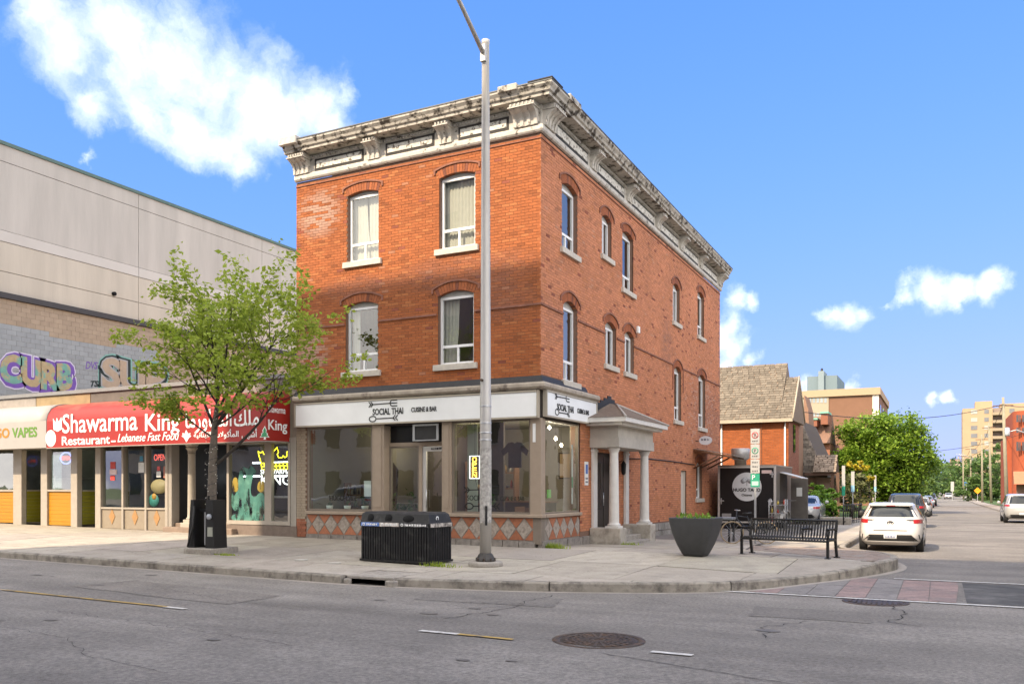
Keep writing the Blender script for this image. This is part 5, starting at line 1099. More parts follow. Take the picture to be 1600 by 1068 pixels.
aw = awning(73, -8.3, zb, zt, REDM, 'long red awning lettered Shawarma King Restaurant'); av = awning(0, X0(73, AY) - .03, zb + .02, zt + .02, WHT, 'white awning lettered GO VAPES', -33.5)
def aw_text(body, px0, px1, py0, py1, t, m, **k):
    """text between two photo columns on the awning's front"""
    a, b = onY(px0, py1, AY), onY(px1, py1, AY); c = onY(px0, py0, AY)
    o = lettering(body, (c[2] - a[2]) * 1.38, (a[0], AY, a[2]), (1, 0, 0), (0, 0, 1), m, t, width=b[0] - a[0], lift=.006, **k); return o
aw_text('Shawarma', 98, 215, 646, 676, aw, WHITEINK, offset=.007); aw_text('King', 227, 281, 645, 673, aw, WHITEINK, offset=.007)
aw_text('Restaurant', 97, 172, 681, 695, aw, WHITEINK, offset=.005); aw_text('–', 174, 181, 680, 694, aw, WHITEINK, offset=.01); aw_text('Lebanese Fast Food', 184, 281, 677, 690, aw, WHITEINK, shear=.35, offset=.002)
AR1 = '\uFEDA\uFEE0\uFEE3'; AR0 = '\uFE8E\uFEE3\uFEAD\uFEED\uFE8E\uFEB8\uFEDF\uFE8D'
aw_text(AR0, 290, 362, 641, 668, aw, WHITEINK, offset=.008); aw_text(AR1, 366, 405, 641, 665, aw, WHITEINK, offset=.008)
aw_text('\uFE94\uFEF4\uFEE7\uFE8E\uFEE8\uFE92\uFEE0\uFEDF\uFE8D', 303, 330, 675, 683, aw, WHITEINK, offset=.003); aw_text('\uFE95\uFEFB\uFEEE\uFEDB\uFE84\uFEE4\uFEDF\uFE8D', 334, 373, 674, 683, aw, WHITEINK, offset=.003); aw_text('\uFEF0\uFEEC\uFEB7\uFE83', 378, 402, 673, 683, aw, WHITEINK, offset=.003)
def flat(pts, m, nm, t, y=AY - .006):
    P = [(onY(a, b, AY)[0], onY(a, b, AY)[2]) for a, b in pts]; mb = MB(); mb.prism(P, lambda p, z: (p, y, z), lambda p, z: (p, y + .003, z)); mb.build(nm, m, t)
flat([(83, 653), (87, 660), (89, 652), (92, 659), (96, 651), (97, 670), (90, 674), (84, 671)], WHITEINK, 'crown_print', aw)
flat([(79.5 + 8 * math.cos(a * .2618), 684.5 + 13 * math.sin(a * .2618)) for a in range(24)], WHITEINK, 'onion_print', aw)
flat([(291, 690), (288, 684), (284, 681), (286, 679), (285, 676), (289, 677), (291, 671), (294, 677), (298, 676), (297, 679), (299, 681), (295, 684), (292, 690)], WHITEINK, 'maple_leaf_print', aw)
flat([(406, 683), (409, 679), (408, 677), (411, 675), (410, 672), (414, 665), (417, 672), (416, 675), (419, 677), (418, 679), (421, 683), (415, 682.5), (416, 686), (412, 686), (413, 682.5)], WHITEINK, 'cedar_outline', aw); flat([(407.5, 682), (410, 679), (409.5, 677), (412, 675), (411.5, 672), (414, 667), (416, 672), (415.5, 675), (417.5, 677), (417, 679), (419.5, 682)], mat('cedar_green', (.03, .25, .1), .5, 0, 0), 'cedar_print', aw, AY - .01)
lettering('King', .42, (-8.298, -.93, zb + .35), (0, 1, 0), (0, 0, 1), WHITEINK, aw, width=.8, offset=.006); lettering('Shawarma', .3, (-8.298, -.93, zb + .85), (0, 1, 0), (0, 0, 1), WHITEINK, aw, width=.72)
aw_text('GO', -8, 15, 669, 684, av, mat('print_orange', (.4, .17, .005), .5, 0, 0), offset=.012); aw_text('VAPES', 19, 58, 668, 683, av, mat('print_lime', (.1, .22, .02), .5, 0, 0), offset=.012)

# ---- big blank building behind
BX, BT = -24.0, 15.12
big = thing('blank_building', 'large windowless beige building with graffiti on its lower brick', 'building', (-45, 20, 0))
EIF = mat('grey_stucco', (.46, .435, .395), .9, 0, .13, 1.6, .2, 30, stretch=(1, 1, .12)); EIF2 = mat('pale_stucco', (.53, .505, .465), .9, 0, .06, .8); EIF3 = mat('cream_stucco', (.5, .455, .38), .9, 0, .12, 1.6, .2, 30, stretch=(1, 1, .12)); BLK = mat('brown_block', (.42, .33, .24), .9, 0, .14, 1.2, .4, 12)
mb = MB(); mb.box(-70, BX - .06, .3, 62, 0, BT - .05); mb.build('core', mat('groove_grey', (.3, .285, .26), .9), big)
ycuts = [.3, 7.5, 15.5, 26, 38, 50, 62]
for za, zb_, m, nm in ((9.28, 10.1, EIF3, 'stucco_panel'), (10.125, 11.28, EIF3, 'stucco_panel'), (11.3, 11.72, EIF2, 'stucco_band'), (11.74, 14.45, EIF, 'stucco_panel'), (14.475, BT, EIF, 'stucco_panel')):
    for y0, y1 in zip(ycuts, ycuts[1:]): mb = MB(); mb.box(BX - .08, BX + (.02 if nm == 'stucco_band' else 0), y0 + .012, y1 - .012, za, zb_); mb.build(nm, m, big)
mb = MB(); mb.box(BX - .3, BX + .06, .2, 62.1, BT + .002, BT + .14); mb.build('roof_flashing', mat('green_flashing', (.1, .16, .14), .5, .3), big)
mb = MB(); mb.box(BX - .08, BX + .12, .3, 62, 9.05, 9.27); mb.build('ledge', mat('dark_ledge', (.05, .048, .05), .6), big)
BPAINT = mat('blue_paint_block', (.27, .31, .34), .9, 0, .12, 2, .3, 14, objcol=True); blockm = mat('concrete_block', (.34, .27, .2), .9, 0, .1, 3, .3, 20, objcol=True)
protoB = None
for j in range(20):
    for k in range(30):
        y0 = .3 + k * .4 + (.2 if j % 2 else 0) ; z0 = 5.04 + j * .2
        if protoB is None:
            mb = MB(); mb.box(BX - .05, BX, y0 + .004, y0 + .396, z0 + .004, z0 + .196, skip='l'); o = mb.build('block', blockm, big); protoB = (o, y0, z0)
        else:
            if j * 30 + k >= 600: continue
            o = link('block', protoB[0].data, big); o.location = (0, y0 - protoB[1], z0 - protoB[2])
        yc = y0 + .2; blue = z0 + .1 < 7.93 + .06 * math.sin(yc) and yc < 8.6 + .2 * math.sin(z0 * 5); g = rs.uniform(.93, 1.07)
        o.color = (.3 * g, .325 * g, .34 * g, 1) if blue else (.36 * g, .285 * g, .21 * g, 1)
mb = MB(); mb.box(BX - .05, BX - .004, 12.5, 62, 0, 9.04); mb.build('lower_wall', BLK, big); mb = MB(); mb.box(BX - .058, BX - .012, .3, 12.5, 4.4, 9.04); mb.build('lower_wall', mat('block_joint', (.25, .21, .165), .95), big)
vp = onX(177, 459, BX); mb = MB(); mb.lathe([(.09, 0), (.09, .12), (.001, .12)], (BX, vp[1], vp[2]), 12, ax='x'); mb.build('vent_pipe', DK, big)
def graf(body, y0, z0, size, width, layers, shear=0):
    for k, (off, m, dy, dz) in enumerate(layers):
        me = text_mesh(body, size, extrude=.001, offset=off, shear=shear, spacing=.92); xs = [v.co.x for v in me.vertices]; f = width / (max(xs) - min(xs)) if k == 0 else f0
        if k == 0: f0 = f
        M = Matrix(((0, 0, 1, BX + .006 + .004 * k), (1, 0, 0, y0 + dy), (0, 1, 0, z0 + dz), (0, 0, 0, 1)))
        for v in me.vertices: v.co.x *= f0; v.co.y += .06 * math.sin(v.co.x * 2.3)
        me.transform(ROOTM[big.name].inverted() @ M); me.materials.clear(); me.materials.append(m); link('graffiti_lettering', me, big)
GP = mat('spray_purple', (.17, .09, .38), .7, 0, .1); GL = mat('spray_lilac', (.62, .58, .72), .7, 0, .1); GF = mat('spray_tan_teal', (.42, .33, .19), .7, 0, .15, 6, col2=(.16, .36, .3), c2s=2.2, c2t=.52, c2w=.05); GK = mat('spray_black', (.02, .035, .035), .7, 0, .1); GG = mat('spray_grey', (.36, .36, .36), .7, 0, .1); GT = mat('spray_teal', (.2, .4, .36), .7, 0, .1)
graf('CURB', 1.05, 5.72, 1.45, 3.45, [(.26, GL, .05, -.02), (.21, GP, .05, -.02), (.085, GF, -.02, .02)])
graf('SUP', 5.6, 6.0, 1.75, 3.9, [(.27, GT, .02, .02), (.22, GK, 0, 0), (.12, GG, -.03, .02), (.06, mat('spray_tan', (.42, .33, .24), .7, 0, .1), -.03, .02)])
graf('TSE', 4.95, 5.95, .35, .62, [(.012, GK, 0, 0)], .3); graf('DVS', 4.75, 6.7, .45, .6, [(.004, GP, 0, 0)], .2)
pz = onY(440, 547, 20)[2]; mb = MB(); mb.box(-19, -9.5, 20, 26, 0, pz); mb.box(-19.1, -9.4, 19.9, 26.1, pz + .002, pz + .15); tag(mb.build('rear_annex', mat('peach_stucco', (.6, .42, .28), .9, 0, .06)), 'low peach stucco annex seen between the tree and the brick building', 'annex')

# ---- buildings across the street, behind the photographer: they shade the road
def block(x0, x1, h, y1, label, col, st=3.1):
    t = thing('apartment_block', label, 'building', ((x0 + x1) / 2, -24, 0)); mb = MB(); mb.box(x0, x1, y1, -24, -.2, h); mb.build('walls', mat('far_wall_%d' % int(x0 + 90), col, .9, 0, .1, 2), t)
    mb = MB(); n = int((x1 - x0) / 2.6); mb2 = MB()
    for j in range(int((h - 1.2) / st)):
        for k in range(n):
            x = x0 + (x1 - x0) * (k + .5) / n; z = 1.0 + j * st; mb.box(x - .62, x + .62, -24.02, -23.97, z, z + 1.6); mb2.box(x - .72, x + .72, -24, -23.9, z - .1, z - .002)
    mb.build('windows', DARKGLASS, t, kind='stuff'); mb2.build('sills', STONE, t, kind='stuff'); mb = MB(); mb.box(x0 - .1, x1 + .1, y1, -23.9, h + .002, h + .25); mb.build('parapet', STONE, t)
block(-18.7, -7.6, 28.6, -40, 'tall red brick block across the street from the shops', (.55, .42, .36)); block(-7.5, 9.5, 25.2, -40, 'long tan brick block across the street from the corner', (.62, .57, .5)); block(9.8, 40, 7, -36, 'low cream shop building across the street from the corner', (.62, .57, .5)); block(-46, -19.4, 7.5, -36, 'low brown shop building across the street from the vape shop', (.5, .45, .4))

cb = thing('corner_block', 'grey brick corner building on the far side of the side street', 'building', (27, 12, 0)); mb = MB(); mb.box(19, 36, -5, 72, -.6, 9); mb.build('walls', mat('corner_grey', (.3, .28, .26), .9, 0, .1, 2), cb)
mb = MB()
for j in range(3):
    for k in range(20): mb.box(18.96, 19.02, -3.6 + k * 3.7, -2.0 + k * 3.7, .7 + j * 2.9, 2.5 + j * 2.9)
mb.build('windows', DARKGLASS, cb, kind='stuff'); mb = MB(); mb.box(18.9, 36.1, -5.1, 72.1, 9.002, 9.3); mb.build('parapet', STONE, cb)
# ================================================================== street things
BARK = mat('bark_grey', (.16, .135, .11), .95, 0, .3, 14, .8, 25); BARKD = mat('bark_dark', (.05, .042, .036), .95, 0, .3, 14, .6, 25)
LEAF1 = leaf_mat('leaf_spring', (.22, .31, .03), (.44, .52, .08), trans=.48); LEAF2 = leaf_mat('leaf_maple', (.08, .17, .015), (.3, .42, .05), trans=.4); LEAF3 = leaf_mat('leaf_olive', (.11, .13, .05), (.2, .2, .08)); LEAFY = leaf_mat('leaf_yellow', (.5, .4, .03), (.65, .55, .06)); LEAFF = leaf_mat('leaf_far', (.08, .15, .04), (.17, .25, .07)); LEAFB = leaf_mat('leaf_bright', (.13, .26, .03), (.3, .45, .07))
def leaf(mb, p, d, s, rr, droop=.5):
    """one pointed leaf: two folded triangles each side of the rib"""
    a = (Vector(d) + Vector((rr.gauss(0, .5), rr.gauss(0, .5), -droop + rr.gauss(0, .35)))).normalized(); b = a.cross(Vector((rr.gauss(0, 1), rr.gauss(0, 1), rr.gauss(1, .6)))).normalized(); n = a.cross(b) * .15 * s
    v = min(1, max(0, rr.gauss(.5, .28))); mb.col = (v, v, v)
    p0, p1 = Vector(p), Vector(p) + a * s; l, r = p0 + a * s * .42 + b * s * .3 + n, p0 + a * s * .42 - b * s * .3 + n
    i = [mb.vert(tuple(q)) for q in (p0, l, p1, r)]; mb.face((i[0], i[1], i[2])); mb.face((i[0], i[2], i[3]))
TX, TY = -6.65, -4.65
tz = walk_z(TX, TY)
tr = thing('street_tree', 'slender young street tree with fresh green leaves and fairy lights on its trunk', 'tree', (TX, TY, tz))
rt = random.Random(21); wood = MB(); lv = MB(); tips = []
def grow(p, d, L, r, depth):
    n = max(2, int(L / .28)); path = [Vector(p)]; rad = [r]; d = Vector(d).normalized()
    for k in range(n):
        d = (d + Vector((rt.gauss(0, .09), rt.gauss(0, .09), .05 + rt.gauss(0, .06)))).normalized(); path.append(path[-1] + d * L / n); rad.append(r * (1 - .62 * (k + 1) / n))
    wood.tube(path, rad, 8 if r > .04 else 5, 0 if depth == 0 else 1, cap=False)
    if depth >= 2:
        for k in range(1, len(path)): tips.append((path[k], d, depth))
    if depth < 4:
        m = (0, 4, 4, 3)[depth] if depth else 0
        for j in range(m):
            k = rt.randint(max(1, n // 3), n); az = rt.uniform(0, 2 * math.pi); sp = rt.uniform(.45, .95); a = d.orthogonal().normalized(); b = d.cross(a); nd = d * (1 - sp * .35) + (a * math.cos(az) + b * math.sin(az)) * sp
            nd.z = max(nd.z, .12); grow(path[k], nd, L * rt.uniform(.42, .68), rad[k] * .6, depth + 1)
    return path
p0 = Vector((TX, TY, tz + .1)); tp = [p0, p0 + Vector((.0, .02, 1.2)), p0 + Vector((.03, .03, 2.3)), p0 + Vector((.06, .05, 2.95)), p0 + Vector((.1, .1, 3.5))]
wood.tube(tp, [.135, .11, .095, .075, .05], 10, 0)
for p, d, L, r in ((tp[2] - Vector((0, 0, .3)), (.85, .15, .6), 2.7, .05), (tp[3], (-.4, -.2, .95), 2.0, .04), (tp[3], (.6, .3, .85), 2.9, .045), (tp[3] + Vector((0, 0, .25)), (.0, .5, .9), 2.2, .04), (tp[4], (.08, -.1, 1), 2.5, .042), (tp[4], (.5, -.3, .85), 2.5, .035), (tp[4], (-.45, .3, .85), 1.9, .03), (tp[3] - Vector((0, 0, .3)), (-.75, -.2, .55), 1.7, .028), (tp[3] + Vector((0, 0, .2)), (1, -.1, .45), 2.5, .03), (tp[4] - Vector((0, 0, .3)), (.9, .3, .7), 2.7, .034), (tp[3] - Vector((0, 0, .1)), (.75, -.4, .5), 2.0, .026), (tp[4], (-.65, -.1, .7), 1.7, .026), (tp[3], (1, .3, .35), 2.4, .028)): grow(p, d, L * .93, r, 1)
wood.build('trunk', [BARK, BARKD], tr)
for p, d, dep in tips:
    if p.z < tz + 3.3 + .5 * mnoise.noise(p * 1.3) - .25 * max(0, p.x - TX - .8): continue
    for k in range(rt.randint(3, 7) if dep > 2 else rt.randint(0, 2)): leaf(lv, p + Vector((rt.gauss(0, .085), rt.gauss(0, .085), rt.gauss(0, .06))), Vector((rt.gauss(0, 1), rt.gauss(0, 1), 0)), rt.uniform(.09, .17), rt)
lv.col = None; lv.build('crown', LEAF1, tr); print('street tree leaves', len(lv.f) // 2)
mb = MB()
for k in range(70):
    h = rt.uniform(.9, 3.9); a = rt.uniform(0, 6.28); x, y = TX + .14 * math.cos(a), TY + .14 * math.sin(a); mb.lathe([(.001, -.012), (.013, 0), (.001, .014)], (x, y, tz + h), 5)
mb.build('fairy_lights', mat('fairy_bulb', (.8, .78, .7), .4, 0, 0), tr, kind='stuff')
mb = MB(); mb.tube([(TX + .15 * math.cos(k * .55), TY + .15 * math.sin(k * .55), tz + .8 + k * .026) for k in range(115)], .006, 4); mb.build('light_cable', BLACK, tr)
tb_ = thing('tree_box', 'pale square concrete kerb round the foot of the street tree', 'tree pit', (TX, TY, tz)); mb = MB(); mb.bevbox(TX - .45, TX + .45, TY - .45, TY + .45, tz - .05, tz + .13, .02); mb.build('kerb_ring', CONC2, tb_)
tg = thing('electric_cabinet', 'black metal power cabinet with meter strapped round the street tree', 'cabinet', (TX, TY, tz)); z = tz + .132
mb = MB(); mb.prism([(TX + .12, z), (TX + .42, z), (TX + .36, z + 1.15), (TX + .14, z + 1.15)], lambda a, b: (a, TY - .3, b), lambda a, b: (a, TY + .1, b)); mb.build('cabinet', BLACK, tg)
mb = MB(); mb.prism([(TX - .45, z), (TX - .22, z), (TX - .24, z + 1.15), (TX - .34, z + 1.15)], lambda a, b: (a, TY - .32, b), lambda a, b: (a, TY + .2, b)); mb.build('guard_board', BLACK, tg)
mb = MB(); mb.tube([(TX - .2, TY - .34, z + 1.0), (TX - .24, TY - .34, z + .5), (TX - .38, TY - .38, z + .02)], .025, 6); mb.build('loose_cable', INK, tg)
mb = MB(); mb.lathe([(.065, 0), (.065, -.05), (.001, -.06)], (TX + .27, TY - .3, z + .75), 14, ax='y'); mb.build('meter', mat('meter_grey', (.4, .42, .46), .3), tg)
mb = MB(); mb.box(TX + .2, TX + .36, TY - .312, TY - .3005, z + .28, z + .5); mb.build('notice', mat('notice_green_grey', (.35, .36, .3), .6), tg)
mb = MB(); mb.box(TX - .02, TX + .06, TY - .2, TY - .15, z + .06, z + .85); mb.box(TX + .085, TX + .11, TY - .22, TY - .16, z + .3, z + .7); mb.build('conduit', STEEL, tg)
mb = MB(); mb.box(TX - .2, TX + .2, TY - .2, TY - .16, z + .86, z + .93); mb.box(TX + .14, TX + .16, TY - .25, TY - .2, z + .93, z + 1.25); mb.build('strap', BLACK, tg)

# ---- recycling bin
bx, by, brz = -1.3, -4.2, R_(-3); bz = walk_z(bx, by) + .01
bn_ = thing('recycling_bin', 'long black slatted three hole recycling bin on the pavement by the lamp post', 'bin', (bx, by, bz), brz)
BINM = mat('bin_black', (.011, .011, .012), .5, 0, .3, 8, .15, 30, col2=(.05, .048, .045), c2s=4, c2t=.62, c2w=.1)
W2, D2 = .92, .42
mb = MB(); mb.box(-W2 + .02, W2 - .02, -D2 + .03, D2 - .03, .05, .78); mb.build('body', mat('bin_inner', (.008, .008, .008), .8), bn_, local=True)
for k in range(27):
    x = -W2 + .037 + k * (2 * W2 - .074) / 26
    for y in (-D2, D2 - .03): mb = MB(); mb.box(x - .022, x + .022, y, y + .03, .06, .76); mb.build('slat', BINM, bn_, local=True)
for k in range(12):
    y = -D2 + .06 + k * (2 * D2 - .12) / 11
    for x in (-W2 - .001, W2 - .029): mb = MB(); mb.box(x, x + .03, y - .02, y + .02, .06, .76); mb.build('slat', BINM, bn_, local=True)
mb = MB(); mb.box(-W2 - .02, W2 + .02, -D2 - .02, D2 + .02, .01, .055); mb.build('base_rail', BINM, bn_, local=True)
mb = MB(); mb.bevbox(-W2 - .015, W2 + .015, -D2 - .015, D2 + .015, .765, .86, .008); mb.build('collar', BINM, bn_, local=True)
mb = MB(); b0 = [(-W2, -D2, .862), (W2, -D2, .862), (W2, D2, .862), (-W2, D2, .862)]; b1 = [(-W2 + .0, -D2 + .05, 1.04), (W2 - .05, -D2 + .05, 1.04), (W2 - .05, D2 - .05, 1.04), (-W2 + .0, D2 - .05, 1.04)]; b2 = [(-W2 + .06, -D2 + .12, 1.085), (W2 - .1, -D2 + .12, 1.085), (W2 - .1, D2 - .12, 1.085), (-W2 + .06, D2 - .12, 1.085)]
mb.loft([b0, b1, b2], sm=False); hood = mb.build('hood', mat('bin_hood', (.02, .02, .02), .55, 0, .3, 6, .3, 20, col2=(.045, .043, .04), c2s=5, c2t=.6), bn_, local=True)
for x, rx in ((-.66, .085), (-.17, .1), (.36, .15)):
    mb = MB(); mb.lathe([(.001, -.004), (1, -.004), (1, .004), (.001, .004)], (0, 0, 0), 20, ax='y'); mb.v = [(x + p[0] * rx, -D2 + .024 + p[1] + (.95 - .862 + p[2] * .07 - .09) * .28, .945 + p[2] * (.09 if rx < .12 else .075)) for p in mb.v]; mb.build('opening', DK, hood, local=True)
mb = MB(); mb.lathe([(.03, -.003), (.05, -.003), (.05, .003), (.03, .003)], (W2 - .02, -.1, .95), 16, ax='x', cap=False); mb.build('recycle_symbol', WHITEINK, hood, local=True)
for x0, x1, c, tx in ((-.9, -.4, (.1, .2, .5), 'PLASTIC GLASS'), (-.39, .13, (.55, .5, .45), 'GARBAGE DECHETS'), (.14, .9, (.03, .03, .03), 'PAPER PAPIER')):
    mb = MB(); mb.box(x0, x1, -D2 - .02, -D2 - .0155, .772, .852); mb.build('label_strip', mat('bin_label_%d' % int(x0 * 50 + 99), c, .5, 0, .25, 9, col2=tuple(min(1, v * 1.6 + .12) for v in c), c2s=14, c2t=.55), bn_, local=True)
    marks((x0 + .16, -D2 - .02, .785), (1, 0, 0), (0, 0, 1), x1 - x0 - .2, .055, WHITEINK, bn_, int(x0 * 100), local=True)
    mb = MB(); mb.lathe([(.018, -.002), (.034, -.002), (.034, .002), (.018, .002)], (x0 + .08, -D2 - .022, .812), 14, ax='y', cap=False); mb.build('recycle_symbol', WHITEINK, bn_, local=True)
mb = MB(); mb.box(W2 + .0155, W2 + .02, -.4, .4, .772, .852); mb.build('label_strip', mat('bin_label_end', (.12, .11, .1), .5, 0, .3, 9, col2=(.6, .55, .5), c2s=12, c2t=.52), bn_, local=True)

# ---- lamp post
lx, ly = .68, -4.2; lz = walk_z(lx, ly)
lp = thing('lamp_post', 'tall galvanised street lamp post on a round concrete foot beside the black bin', 'lamp post', (lx, ly, lz))
POLEM = mat('weathered_aluminium', (.48, .46, .43), .5, .35, .15, 5, .15, 40, stretch=(1, 1, .15)); POSTER = mat('torn_poster_paper', (.5, .48, .44), .85, 0, .3, 16, .6, 40, col2=(.3, .28, .26), c2s=13, c2t=.52, c2w=.12)
mb = MB(); mb.lathe([(.36, -.05), (.36, .07), (.33, .1), (.001, .1)], (lx, ly, lz), 28); mb.build('foot', CONC2, lp)
mb = MB(); mb.lathe([(.2, .1), (.205, .13), (.15, .24), (.125, .26), (.115, .28)], (lx, ly, lz), 12, sm=False); mb.build('flange', mat('flange_iron', (.07, .065, .06), .6, .4, .3, 20), lp)
for k in range(8): a = k * math.pi / 4 + .3; mb = MB(); mb.lathe([(.025, 0), (.025, .06), (.012, .07)], (lx + .19 * math.cos(a), ly + .19 * math.sin(a), lz + .105), 6, sm=False); mb.build('bolt', IRON, lp)
mb = MB(); mb.lathe([(.122, .27), (.118, 3.5), (.112, 3.52), (.1, 6), (.078, 10.85), (.085, 10.86), (.085, 10.93), (.001, 10.95)], (lx, ly, lz), 20); pole = mb.build('pole', POLEM, lp)
mb = MB(); mb.lathe([(.1235, .9), (.1245, 1.3), (.123, 1.9), (.1222, 2.45)], (lx, ly, lz), 20, cap=False); mb.build('torn_posters', POSTER, pole)
for hh, r_ in ((2.95, .1235), (3.3, .1235), (2.6, .128), (2.75, .128)): mb = MB(); mb.lathe([(r_ - .003, 0), (r_, .006), (r_, .026), (r_ - .003, .032)], (lx, ly, lz + hh), 20, cap=False); mb.build('strap', STEEL, pole)
mb = MB(); mb.box(lx + .06, lx + .1, ly - .13, ly - .105, lz + .85, lz + 1.25); mb.build('sticker', INK, pole)
mb = MB(); mb.bevbox(lx - .06, lx + .06, ly - .135, ly - .06, lz + 10.45, lz + 10.8, .01); mb.build('arm_bracket', POLEM, lp)
mb = MB(); mb.tube([(lx, ly - .1, lz + 10.62), (lx, ly - 1.0, lz + 11.15), (lx, ly - 2.2, lz + 11.75), (lx, ly - 3.2, lz + 12.0)], [.05, .045, .04, .035], 8); mb.build('arm', POLEM, lp)
mb = MB(); mb.loft([[(lx - w_, y, lz + 12.02 + h_), (lx + w_, y, lz + 12.02 + h_), (lx + w_, y, lz + 11.95), (lx - w_, y, lz + 11.95)] for y, w_, h_ in ((ly - 3.1, .05, .03), (ly - 3.3, .14, .08), (ly - 3.7, .15, .07), (ly - 3.95, .08, .0))]); mb.build('luminaire', STEEL, lp)
mb = MB(); mb.lathe([(.03, -.03), (.03, .03), (.001, .04)], (lx - .02, ly - .12, lz + 3.85), 8, ax='y'); mb.build('hub', IRON, pole)

# ---- planter bowl
px_, py_ = 4.1, -.35; pz_ = walk_z(px_, py_)
pl = thing('planter', 'large dark grey flared square planter bowl on the corner pavement', 'planter', (px_, py_, pz_), R_(-5))
PLM = mat('planter_charcoal', (.055, .056, .058), .55, 0, .15, 5, .1, 60)
def rsq(h, z, n=6, k=6.5):
    return [(h * math.copysign(abs(math.cos(a)) ** (2 / k), math.cos(a)), h * math.copysign(abs(math.sin(a)) ** (2 / k), math.sin(a)), z) for a in [2 * math.pi * j / 32 for j in range(32)]]
mb = MB(); mb.loft([rsq(h, z) for h, z in ((.23, 0), (.27, .06), (.36, .25), (.45, .5), (.505, .75), (.52, .86), (.525, .88), (.46, .88), (.45, .76))], cap=False); mb.face(list(range(31, -1, -1))); mb.build('bowl', PLM, pl, local=True)
mb = MB(); mb.loft([rsq(.45, .76), rsq(.01, .78)], cap=False); mb.build('soil', mat('soil', (.05, .035, .025), .95), pl, local=True)
mb = MB(); rr = random.Random(4)
for k in range(90):
    x, y = rr.uniform(-.35, .35), rr.uniform(-.35, .35); leaf(mb, (x, y, .78 + rr.uniform(0, .12)), (x, y, rr.uniform(.5, 1.5)), rr.uniform(.06, .14), rr, -.4)
mb.build('foliage', LEAFB, pl, local=True)
# ---- bench
bc = Vector((5.97, .78)); bz = walk_z(*bc)
be = thing('park_bench', 'black steel slatted park bench on the brick paved corner', 'bench', (bc.x, bc.y, bz), math.atan2(-.5, 2.06))
BP = [(-.28, .36), (-.3, .41), (-.27, .445), (-.1, .43), (.1, .415), (.18, .44), (.21, .5), (.29, .8), (.295, .83)]
L2 = 1.02
for k in range(29):
    x = -L2 + .08 + k * (2 * L2 - .16) / 28; mb = MB(); mb.loft([[(x - .018, y - n_[0], z - n_[1]), (x + .018, y - n_[0], z - n_[1]), (x + .018, y + n_[0], z + n_[1]), (x - .018, y + n_[0], z + n_[1])] for (y, z), n_ in zip(BP, [(.006, 0)] * 2 + [(0, .006)] * 4 + [(.006, 0)] * 3)], sm=False); mb.build('slat', BLACK, be, local=True)
for nm, y, z in (('seat_rail', -.285, .385), ('seat_rail', .17, .42), ('back_rail', .3, .83)): mb = MB(); mb.tube([(-L2, y, z), (L2, y, z)], .024, 8); mb.build(nm, BLACK, be, local=True)
for x in (-L2, L2):
    mb = MB(); mb.box(x - .025, x + .025, -.3, -.24, 0, .44); mb.box(x - .05, x + .05, -.34, -.2, 0, .02); mb.build('leg', BLACK, be, local=True)
    mb = MB(); mb.loft([[(x - .025, y - .03, z), (x + .025, y - .03, z), (x + .025, y + .03, z), (x - .025, y + .03, z)] for y, z in ((.3, 0), (.2, .4), (.22, .52), (.3, .84))], sm=False); mb.box(x - .05, x + .05, .23, .37, 0, .02); mb.build('leg', BLACK, be, local=True)
    mb = MB(); mb.box(x - .025, x + .025, -.24, .2, .38, .43); mb.build('seat_bracket', BLACK, be, local=True)
for x in (-L2, .45, L2): mb = MB(); mb.tube([(x, -.25, .42), (x, -.29, .58), (x, -.22, .64), (x, .0, .65), (x, .23, .63)], .025, 8); mb.box(x - .035, x + .035, -.3, .1, .64, .668); mb.build('armrest', BLACK, be, local=True)
# ---- signpost with parking signs
sx, sy = 4.1, 6.7; sz = walk_z(sx, sy) - .02
sp = thing('parking_sign', 'stack of narrow parking signs on a grey post behind the bench', 'road sign', (sx, sy, sz)); GRN = mat('sign_green', (.02, .27, .17), .5, 0, .05); SW = mat('sign_face', (.38, .38, .37), .5, 0, .08, 8); SR = mat('sign_red', (.45, .05, .06), .5, 0, 0); SGT = mat('sign_dark_text', (.12, .12, .13), .5, 0, 0)
mb = MB(); mb.box(sx - .03, sx + .03, sy - .015, sy + .015, 0 + sz, sz + 3.52); mb.build('post', STEEL, sp)
for z0, z1, m in ((3.06, 3.52, SW), (2.6, 3.05, SW), (2.16, 2.59, SW), (1.74, 2.15, GRN)):
    mb = MB(); mb.bevbox(sx - .135, sx + .135, sy - .03, sy - .0155, sz + z0 + .005, sz + z1 - .005, .004); pn = mb.build('panel', m, sp)
    if m is SW and z0 > 2.5:
        mb = MB(); c = SR if z0 > 2.9 else GRN; mb.lathe([(.075, -.003), (.1, -.003), (.1, .003), (.075, .003)], (sx, sy - .032, sz + z1 - .2), 24, ax='y', cap=False); mb.build('ring', c, pn); lettering('P', .14, (sx - .04, sy - .034, sz + z1 - .245), (1, 0, 0), (0, 0, 1), SGT, pn)
        if z0 > 2.9: mb = MB(); mb.tube([(sx - .07, sy - .037, sz + z1 - .13), (sx + .07, sy - .037, sz + z1 - .27)], .008, 5); mb.build('slash', SR, pn)
        marks((sx - .09, sy - .03, sz + z0 + .06), (1, 0, 0), (0, 0, 1), .18, .05, SGT, pn, int(z0 * 10))
    elif m is SW:
        for k in range(3): marks((sx - .09, sy - .03, sz + z0 + .31 - k * .13), (1, 0, 0), (0, 0, 1), .18, .05, SGT, pn, k + 20)
    else:
        lettering('P', .2, (sx - .1, sy - .032, sz + z0 + .23), (1, 0, 0), (0, 0, 1), WHITEINK, pn); mb = MB(); mb.box(sx - .1, sx + .1, sy - .034, sy - .0305, sz + z0 + .05, sz + z0 + .18); mb.build('symbol_plate', mat('pale_green', (.35, .55, .48), .5, 0, 0), pn)
